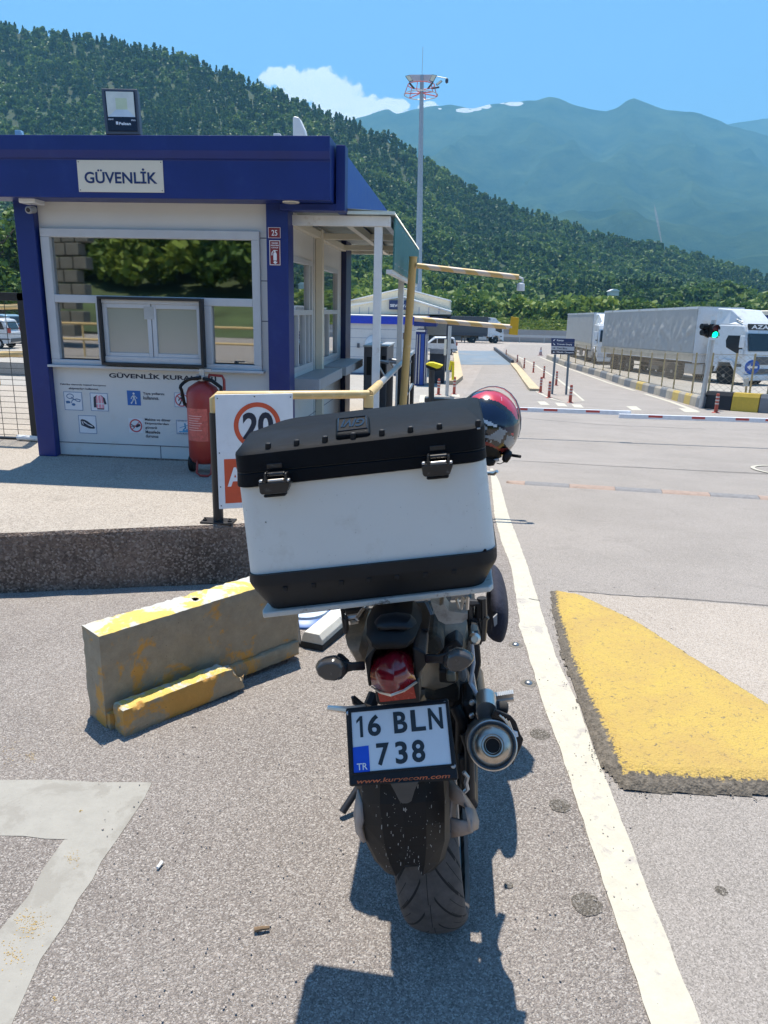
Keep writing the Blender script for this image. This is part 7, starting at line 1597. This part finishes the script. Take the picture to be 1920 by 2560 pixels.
slab([B_(1160,700),B_(1178,690),B_(1188,760),B_(1205,850),B_(1190,860),B_(1150,760)],1.52,.02).build('rear_bracket',M_STEEL,bike,bevel=.003)
slab([B_(1170,440),B_(1210,430),B_(1225,600),B_(1200,720),B_(1180,760),B_(1165,600)],1.56,.05).build('frame_plate',M_BLKM,bike,bevel=.005)
MB().lathe(at(*B_(1178,430),1.55),(0,-1,.3),[(0,.012),(.01,.014),(.016,.008)],14).build('frame_bolt',M_CHROME,bike,smooth=True)
MB().tube([at(*B_(1160,470),1.54),at(*B_(1172,600),1.53),at(*B_(1150,740),1.52),at(*B_(1205,830),1.50),at(*B_(1215,880),1.49)],.0045,8).build('brake_hose',mat('clear_hose',(.42,.42,.44),.3),bike,smooth=True)
slab([B_(1150,860),B_(1200,880),B_(1190,1000),B_(1130,1050),B_(1095,990),B_(1090,880)],1.50,.10).build('brake_caliper',M_BLKM,bike,bevel=.012)
for (px,py) in ((1160,870),(1205,945),(1158,960),(1120,1390)): MB().lathe(at(*B_(px,py),1.485),(0,-1,.2),[(0,.006),(.01,.006),(.012,.003)],10).build('bolt',M_CHROME,bike)
slab([B_(1010,760),B_(1140,760),B_(1160,900),B_(1120,1080),B_(1150,1180),B_(1160,1440),B_(1080,1440),B_(1040,1200),B_(1000,900)],1.62,.10).build('swingarm_cover',M_BP,bike,bevel=.01)
MB().tube([at(*B_(1110,1090),1.47),at(*B_(1140,1180),1.46),at(*B_(1150,1440),1.45),at(*E2(1235,290),1.45)],.011,10).build('chain_guard',M_BLKM,bike,smooth=True)
MB().tube([at(*B_(1045,900),1.50),at(*B_(1090,1000),1.49),at(*B_(1085,1150),1.49),at(*B_(1095,1380),1.49)],.014,10).build('shock_hose',M_BP,bike,smooth=True)
slab([E2(1150,40),E2(1240,30),E2(1255,240),E2(1270,330),E2(1290,350),E2(1240,370),E2(1200,300),E2(1160,180)],1.46,.08).build('axle_carrier',M_BLKM,bike,bevel=.008)
MB().tube([at(*E2(1190,130),1.43),at(*E2(1215,160),1.43),at(*E2(1205,200),1.43),at(*E2(1215,240),1.43),at(*E2(1195,258),1.43)],.005,8).build('chain_links',M_STEEL,bike,smooth=True)
slab([B_(1060,640),B_(1120,630),B_(1130,700),B_(1110,760),B_(1060,720)],1.50,.08).build('reservoir',mat('reservoir_grey',(.10,.10,.10),.4),bike,bevel=.01)
# ---- left side: peg, stand, rack irons
MB().tube([at(*B_(170,912),1.60),at(*B_(300,925),1.58),at(*B_(420,915),1.60)],[.007,.009,.010],8).build('rider_peg',M_CHROME,bike,smooth=True)
m=MB(); m.tube([at(*B_(340,835),1.62),at(*B_(348,875),1.62),at(*B_(400,895),1.62),at(*B_(470,890),1.62)],.006,8); m.tube([at(*B_(340,835),1.62),at(*B_(405,888),1.62)],.005,8); m.build('side_stand_tang',M_BLKM,bike,smooth=True)
MB().tube([BK(-.10,.55,.28),V((-.30,2.02,.02))],.012,10).build('side_stand',M_BLKM,bike,smooth=True)
MB().tube([at(*B_(490,815),1.58),at(*B_(455,900),1.56)],.016,8).build('lower_stay',M_BP,bike,smooth=True)
slab([D_(358,115),D_(385,118),D_(385,180),D_(410,190),D_(412,292),D_(380,292),D_(368,180)],1.42,.02).build('rack_iron',M_BLKM,bike,bevel=.003)
slab([D_(380,120),D_(520,110),D_(500,180),D_(440,220),D_(410,200),D_(390,150)],1.50,.12).build('rack_mount',M_BP,bike,bevel=.006)
MB().tube([at(*D_(412,175),1.44),at(*D_(485,165),1.44)],.006,8).build('rack_bolt',M_STEEL,bike)
m=MB(); m.tube([at(*D_(475,190),1.40),at(*D_(525,120),1.42)],.006,6); m.tube([at(*D_(425,215),1.40),at(*D_(480,205),1.41)],.005,6); m.build('frame_stay',M_CHROME,bike)
slab([D_(530,110),D_(1250,60),D_(1240,190),D_(1050,210),D_(860,130),D_(560,160)],1.86,.10) .build('under_seat',M_BP,bike,bevel=.01)
slab([D_(985,62),D_(1060,100),D_(1068,130),D_(1052,95),D_(1075,80),D_(1110,130),D_(1240,150),D_(1242,185),D_(1200,215),D_(1090,225),D_(1040,200),D_(1005,130)],1.43,.05).build('broken_shroud',mat('scuffed_beige',(.40,.36,.31),.75,var=.2,scale=16,dirt=((.16,.13,.11),.3,30)),bike,bevel=.006)
slab([D_(945,70),D_(965,70),D_(1000,155),D_(985,160)],1.42,.01).build('blue_stay',mat('blue_grey',(.10,.16,.22),.3),bike)
m=MB(); 
for (a,b) in (((1165,45),(1185,110)),((1242,35),(1238,120)),((1212,40),(1195,120))): m.tube([at(*D_(*a),1.44),at(*D_(*b),1.44)],.004,6)
m.build('rack_stay',M_CHROME,bike)
# ---- right crash frame
m=MB()
for seq in (((1250,70),(1255,310),(1340,335)),((1250,75),(1320,75),(1318,170)),((1250,195),(1330,195),(1370,160)),((1318,170),(1330,250),(1255,260)),((1340,40),(1345,200),(1335,330))): m.tube([at(*D_(*p),1.80) for p in seq],.013,8)
m.build('crash_bar',M_BLKM,bike,smooth=True)
slab([D_(1265,235),D_(1310,240),D_(1335,330),D_(1280,320)],1.75,.06).build('crash_bar_bracket',M_BLKM,bike,bevel=.004)
MB().tube([at(*D_(1275,312),1.60),at(*D_(1300,312),1.60)],.013,12).build('reservoir_cap',M_CHROME,bike,smooth=True)
slab([D_(1262,330),D_(1320,340),D_(1335,520),D_(1300,640),D_(1275,560),D_(1268,430)],1.58,.10).build('radiator_shroud',M_DUST,bike,bevel=.01)
# ---- bag hung at the right, then unseen shadow bulk added at the left
bag=thing('hanging_bag','dark navy cloth bag hanging at the right side of the motorcycle','bag',at(1240,1590,2.0))
puff([(1228,1437),(1247,1440),(1263,1462),(1272,1495),(1273,1528),(1268,1560),(1256,1592),(1240,1590),(1206,1577),(1215,1545),(1219,1500),(1216,1455)],2.26,.50,((-.30,.35),(-.27,.62),(-.18,.84),(0,.98),(.3,.92),(.5,.55))).build('pouch',mat('navy_cloth',(.012,.014,.03),.85,var=.3,scale=30,bump=.6,bscale=40),bag,smooth=True,sub=1)
slab([(1233,1545),(1243,1536),(1243,1560),(1236,1567)],2.0,.01).build('patch',mat('worn_patch',(.35,.36,.38),.7,var=.2),bag)
MB().tube([at(1222,1440,1.95),at(1205,1425,1.9),at(1195,1440,1.85)],.012,8).build('strap',mat('navy_cloth',(0,0,0)),bag,smooth=True)
MB().loft([[V((x,y,z)) for x,z in ((-.31,.86),(-.30,.96),(-.26,1.02),(-.2,1.0),(-.2,.86),(-.27,.84))] for y in (1.93,2.0,2.3)]).build('left_shadow_bulk',M_BLKM,bike,bevel=.02)  # unseen block added behind the box so the ground shadow spreads left
# ================================================================ DELIVERY BOX
M_BOXW=mat('box_white_aluminium',(.61,.63,.61),.38,var=.04,scale=2.5,dirt=((.50,.50,.46),.16,9))
M_LID=mat('box_black_plastic',(.006,.007,.009),.52,var=.25,scale=10,bump=.25,bscale=900,dirt=((.010,.016,.026),.35,4),spec=.10)
M_BASE=mat('box_base_plastic',(.011,.012,.014),.5,var=.2,scale=10,bump=.25,bscale=800,spec=.3)
bx=thing('delivery_box','large white delivery top box with black lid and base, strapped over the motorcycle tail','top box',at(925,1500,1.5))
def lev(pl_,pr_,Y,dep,r=.03,n=5,yo=0):
    Lp=at(pl_[0],pl_[1],Y); Rp=at(pr_[0],pr_[1],Y); U=(Rp-Lp); w=U.length; U=U/w; F=V((0,1,0)); out=[]
    for cx_,cy_,a0 in ((r,r,math.pi),(w-r,r,1.5*math.pi),(w-r,dep-r,0),(r,dep-r,.5*math.pi)):
        for i in range(n+1): a=a0+i*math.pi/2/n; out.append(Lp+U*(cx_+r*math.cos(a))+F*(cy_+r*math.sin(a)))
    return out
MB().loft([lev(A_(160,1002),A_(1452,868),1.338,.425,.032),lev(A_(104,545),A_(1402,400),1.338,.425,.032)]).build('shell',M_BOXW,bx,smooth=True)
MB().loft([lev(A_(275,1176),A_(1388,1057),1.375,.35,.03),lev(A_(200,1108),A_(1430,985),1.345,.41,.036),lev(A_(158,1064),A_(1460,940),1.330,.44,.04),lev(A_(150,1050),A_(1463,925),1.329,.442,.04),lev(A_(148,1003),A_(1461,868),1.329,.442,.04)]).build('base',M_BASE,bx,smooth=True)
MB().loft([lev(A_(88,546),A_(1407,398),1.324,.452,.035),lev(A_(86,474),A_(1401,344),1.324,.452,.035)]).build('rim_band',M_LID,bx,smooth=True,bevel=.002)
MB().loft([lev(A_(87,473),A_(1400,343),1.328,.444,.033),lev(A_(87,468),A_(1400,338),1.328,.444,.033)]).build('seam',M_BLKM,bx)
lid=MB().loft([lev(A_(86,467),A_(1400,337),1.324,.452,.035),lev(A_(76,380),A_(1396,226),1.324,.452,.035),lev(A_(76,368),A_(1394,214),1.328,.444,.038),lev(A_(92,345),A_(1384,198),1.340,.42,.045),lev(A_(150,272),A_(1312,142),1.47,.09,.03),lev(A_(168,258),A_(1300,128),1.50,.045,.018)]).build('lid',M_LID,bx,smooth=True,bevel=.003)
for (X,Y) in ((272,328),(419,311),(566,292),(712,275),(860,259),(1008,243),(1158,228),(1358,210)):
    P=at(*A_(X,Y),1.340); k=MB().cbox(P+V((0,-.002,.001)),(.0105,0,.001),(0,.010,0),(0,0,.016)).build('lid_clip',M_BLACK,lid,bevel=.003); MB().cbox(P+V((0,-.008,-.006)),(.009,0,.001),(0,.003,0),(0,0,.003)).build('clip_glint',M_STEEL,k,bevel=.001)  # bright steel sliver stands for the silver highlight on each clip
for (X,Y) in ((358,1063),(505,1045),(650,1031),(793,1016),(938,1002),(1087,988),(1236,973)):
    P=at(*A_(X,Y),1.3305); MB().cbox(P,(.010,0,.001),(0,.004,0),(0,0,.010)).build('base_notch',M_BLACK,bx,bevel=.002)
bq=quadmap(at(*A_(618,168),1.405),at(*A_(793,155),1.405),at(*A_(799,250),1.335),at(*A_(617,266),1.335)); bn=(bq(1,0)-bq(0,0)).cross(bq(0,1)-bq(0,0)).normalized(); bn=bn if bn.y<0 else -bn
bd_=MB().prism([bq(0,0),bq(1,0),bq(1,1),bq(0,1)],-bn*.022).build('badge',M_LID,lid,bevel=.007,seg=4)
iq=lambda u,v: bq(1-(.14+.70*u),(.24+.40*v))+bn*.0012     # emblem reads upside down from behind
letter('GIVI','lettering',mat('emblem_gloss',(.004,.004,.006),.12,coat=.6),bd_,lambda u,v:iq(u,v),bold=.02,shear=.35)
m=MB(); e_=[(.10,.16),(.90,.12),(.92,.78),(.08,.84)]
m.tube([bq(*p)+bn*.0008 for p in e_+e_[:1]],.0012,6); m.build('badge_rim',MATS['emblem_gloss'],bd_)
M_LAT=mat('latch_black',(.010,.010,.011),.30,var=.2,scale=30,dirt=((.12,.12,.12),.1,60))
def latch(ox,oy,lab=None):
    f=lambda X,Y: A_(X+ox,Y+oy)
    b_=slab([f(2,58),f(30,52),f(128,45),f(165,46),f(166,60),f(152,100),f(146,108),f(20,118),f(10,108)],1.296,.024).build('latch',M_LAT,bx,bevel=.005,seg=3)
    slab([f(28,118),f(146,106),f(145,124),f(30,134)],1.322,.016).build('latch_pad',M_BLACK,b_,bevel=.003)
    for x0 in (30,136): slab([f(x0,4),f(x0+14,2),f(x0+14,58),f(x0,60)],1.292,.018).build('hook_arm',M_LAT,b_,bevel=.003)
    slab([f(40,6),f(140,-3),f(140,18),f(42,26)],1.305,.02).build('hook_bar',M_LAT,b_,bevel=.003)
    slab([f(46,40),f(134,32),f(134,46),f(46,54)],1.298,.006).build('steel_clip',M_CHROME,b_,bevel=.002)
    for x0,y0_ in ((4,42),(146,36)): slab([f(x0,y0_),f(x0+18,y0_-2),f(x0+18,y0_+12),f(x0,y0_+14)],1.294,.01).build('pin',M_STEEL,b_,bevel=.002)
    slab([f(46,-42),f(126,-50),f(127,-24),f(47,-16)],1.3225,.004).build('latch_plate',M_LAT,b_,bevel=.001)
latch(216,458); latch(1062,365)
m=MB(); r=random.Random(2)
for i in range(70): P=at(*A_(r.uniform(130,1420),r.uniform(560,930)),1.337); s=r.uniform(.0002,.0007); m.add([P+V((-s,0,-s)),P+V((s,0,-s*.5)),P+V((s*.6,0,s)),P+V((-s,0,s*.7))],[(0,1,2,3)])
P=at(*A_(258,717),1.337); m.lathe(P,(0,-1,0),[(0,.0016),(.0003,.0014)],10)
o=m.build('scuff_marks',mat('scuff',(.18,.18,.17),.8),bx); o['kind']='stuff'
slab([A_(1345,880),A_(1362,872),A_(1368,876),A_(1384,868),A_(1392,857),A_(1402,858),A_(1404,874),A_(1402,884),A_(1350,890)],1.3365,.004).build('chipped_corner',M_BLACK,bx)
# ---- board under the box
M_BOARD=paintmat('board_edge',(.12,.09,.07),(.60,.57,.51),.60,26,rough=.6,base2=(.25,.21,.18),bump=.2,sp=300)
l0,l1,r1,r0=at(*A_(226,1193),1.36),at(*A_(232,1218),1.36),at(*A_(1441,1078),1.36),at(*A_(1441,1040),1.36)
tb_=(l0-l1); 
secs=[]
U=(r1-l1); tk=BZ_*.012
m=MB().prism([l1+V((0,.02,0)),l1+U*.012,l1+U*.985,r1+V((0,.015,0)),r1+V((0,.40,0)),l1+V((0,.40,0))],tk)
m.build('luggage_board',M_BOARD,bike,bevel=.003)
for u,v in ((.1,.05),(.5,.03),(.93,.12)): pass
# ================================================================ HELMET
hc=at(1217,1064,2.78); hr=.127
hm_=thing('helmet','red and black full face helmet with clear visor flipped up, hung on the right handlebar','helmet',hc)
F_=lambda X,Y:(1120+.1446*X,940+.1446*Y)
HM=[mat('helmet_black',(.008,.008,.010),.12,coat=.8,var=.2),mat('helmet_red',(.50,.012,.03),.3,metal=.15,coat=.8,var=.1,scale=30),mat('sun_visor_navy',(.006,.014,.04),.12,coat=.3),mat('helmet_grey',(.22,.25,.27),.3,coat=.6),mat('helmet_chin_red',(.22,.025,.02),.35),mat('helmet_lining',(.01,.01,.01),.95),mat('helmet_silver',(.55,.58,.60),.3,coat=.4)]
regs=[(5,[(560,1180),(700,1200),(850,1270),(900,1340),(940,1420),(900,1600),(500,1600)]),(4,[(560,1120),(700,1150),(900,1250),(1030,1235),(1060,1270),(940,1320),(820,1240),(560,1170)]),
 (2,[(300,520),(430,470),(620,455),(820,500),(1000,620),(1130,780),(1150,900),(1130,990),(1010,960),(860,850),(760,800),(480,680),(330,560)]),
 (0,[(280,470),(360,410),(520,385),(720,395),(900,460),(1080,600),(1200,770),(1180,830),(1120,760),(980,600),(800,480),(600,430),(400,460)]),
 (1,[(360,400),(480,320),(640,262),(800,262),(960,300),(1080,400),(1180,560),(1220,740),(1200,770),(1080,600),(900,460),(720,395),(520,385)]),
 (6,[(520,720),(620,740),(850,850),(840,895),(700,850),(600,800)]),(3,[(600,830),(680,890),(620,1000),(700,1030),(830,960),(900,880),(1020,960),(960,1060),(900,1150),(740,1090),(600,1060)]),
 (3,[(1030,1020),(1140,1060),(1150,1160),(1060,1240),(960,1180)]),(1,[(1090,960),(1130,980),(1130,1030),(1100,1010)])]
mb=MB(); mb.ball(hc,hr,110,84,(.97,1.06,1.05))
o=mb.build('shell',HM,hm_,smooth=True)
for p in o.data.polygons:
    c=V(p.center)+hc; n_=V(p.normal); px,py=toPx(c); fx,fy=(px-1120)/.1446,(py-940)/.1446; p.material_index=0
    if n_.dot(C0-c)>0:
        for mi,pg_ in regs:
            if inpoly((fx,fy),pg_): p.material_index=mi; break
    elif c.z>hc.z+.02: p.material_index=1
arc=[(250,470),(330,375),(430,295),(560,225),(700,180),(840,178),(970,215),(1090,300),(1180,420),(1240,570),(1262,730),(1255,900),(1215,1060)]
P1=[at(*F_(*p),2.79) for p in arc]; cc=at(*F_(740,760),2.72); P0=[cc+(p-cc)*.95+V((0,.03,0)) for p in P1]
MB().grid([P1,P0]).build('clear_visor',glassmat('visor_clear',(.95,.95,.93),refl=.0),hm_,solid=.002,smooth=True); MB().tube(P1,.0022,6).build('visor_rim',mat('visor_rim',(.45,.44,.40),.2),hm_,smooth=True)
m=MB()
def onball(X,Y,rr=hr*1.03):
    d=ray(*F_(X,Y)); d.normalize(); oc=C0-hc; b=oc.dot(d); q=b*b-oc.dot(oc)+rr*rr; return C0+d*(-b-math.sqrt(max(q,0)))
for X,Y in ((835,355),(885,378),(925,400)): m.tube([onball(X-5,Y-30),onball(X+2,Y+30)],.0022,6)
m.build('vent_trim',M_CHROME,hm_,smooth=True)
qd=quadmap(onball(668,1098,hr*1.06),onball(755,1118,hr*1.06),onball(750,1150,hr*1.06),onball(668,1130,hr*1.06)); letter('ETS','lettering',M_WINK,hm_,sub(qd,0,0,1,1),bold=.01,shear=.2)
puff([F_(955,1340),F_(1000,1280),F_(1060,1270),F_(1105,1310),F_(1112,1350),F_(1080,1430),F_(1020,1500),F_(960,1495),F_(930,1440)],2.70,.05).build('intercom',M_BLACK,hm_,smooth=True)
MB().tube([at(*F_(965,1490),2.70),at(*F_(900,1520),2.70),at(*F_(840,1505),2.71)],.0018,6).build('mic_cable',M_BLACK,hm_)
slab([F_(780,1445),F_(880,1425),F_(890,1475),F_(790,1500)],2.70,.02).build('buckle',M_STEEL,hm_,bevel=.002)
puff([F_(600,1300),F_(700,1350),F_(860,1420),F_(800,1530),F_(700,1545),F_(600,1500)],2.74,.10).build('chin_pad',HM[5],hm_,smooth=True)
MB().tube([hc+V((-.02,.02,-.10)),BK(.36,.95,1.05)],.006,6).build('strap',M_BLACK,hm_)
# ================================================================ AIR
hz=MB().box((-4200,-300,-14),(4400,5900,1560)).build('haze',mat('haze_tmp',(1,1,1)))
hm=bpy.data.materials.new('haze'); hm.use_nodes=True; nt=hm.node_tree; nt.nodes.remove(nt.nodes['Principled BSDF'])
pv=N(nt,'ShaderNodeVolumePrincipled'); pv.inputs['Color'].default_value=(.26,.66,1,1); pv.inputs['Density'].default_value=.00024; pv.inputs['Anisotropy'].default_value=0
nt.links.new(pv.outputs[0],nt.nodes['Material Output'].inputs['Volume']); hz.data.materials.clear(); hz.data.materials.append(hm); struct(hz,'stuff')
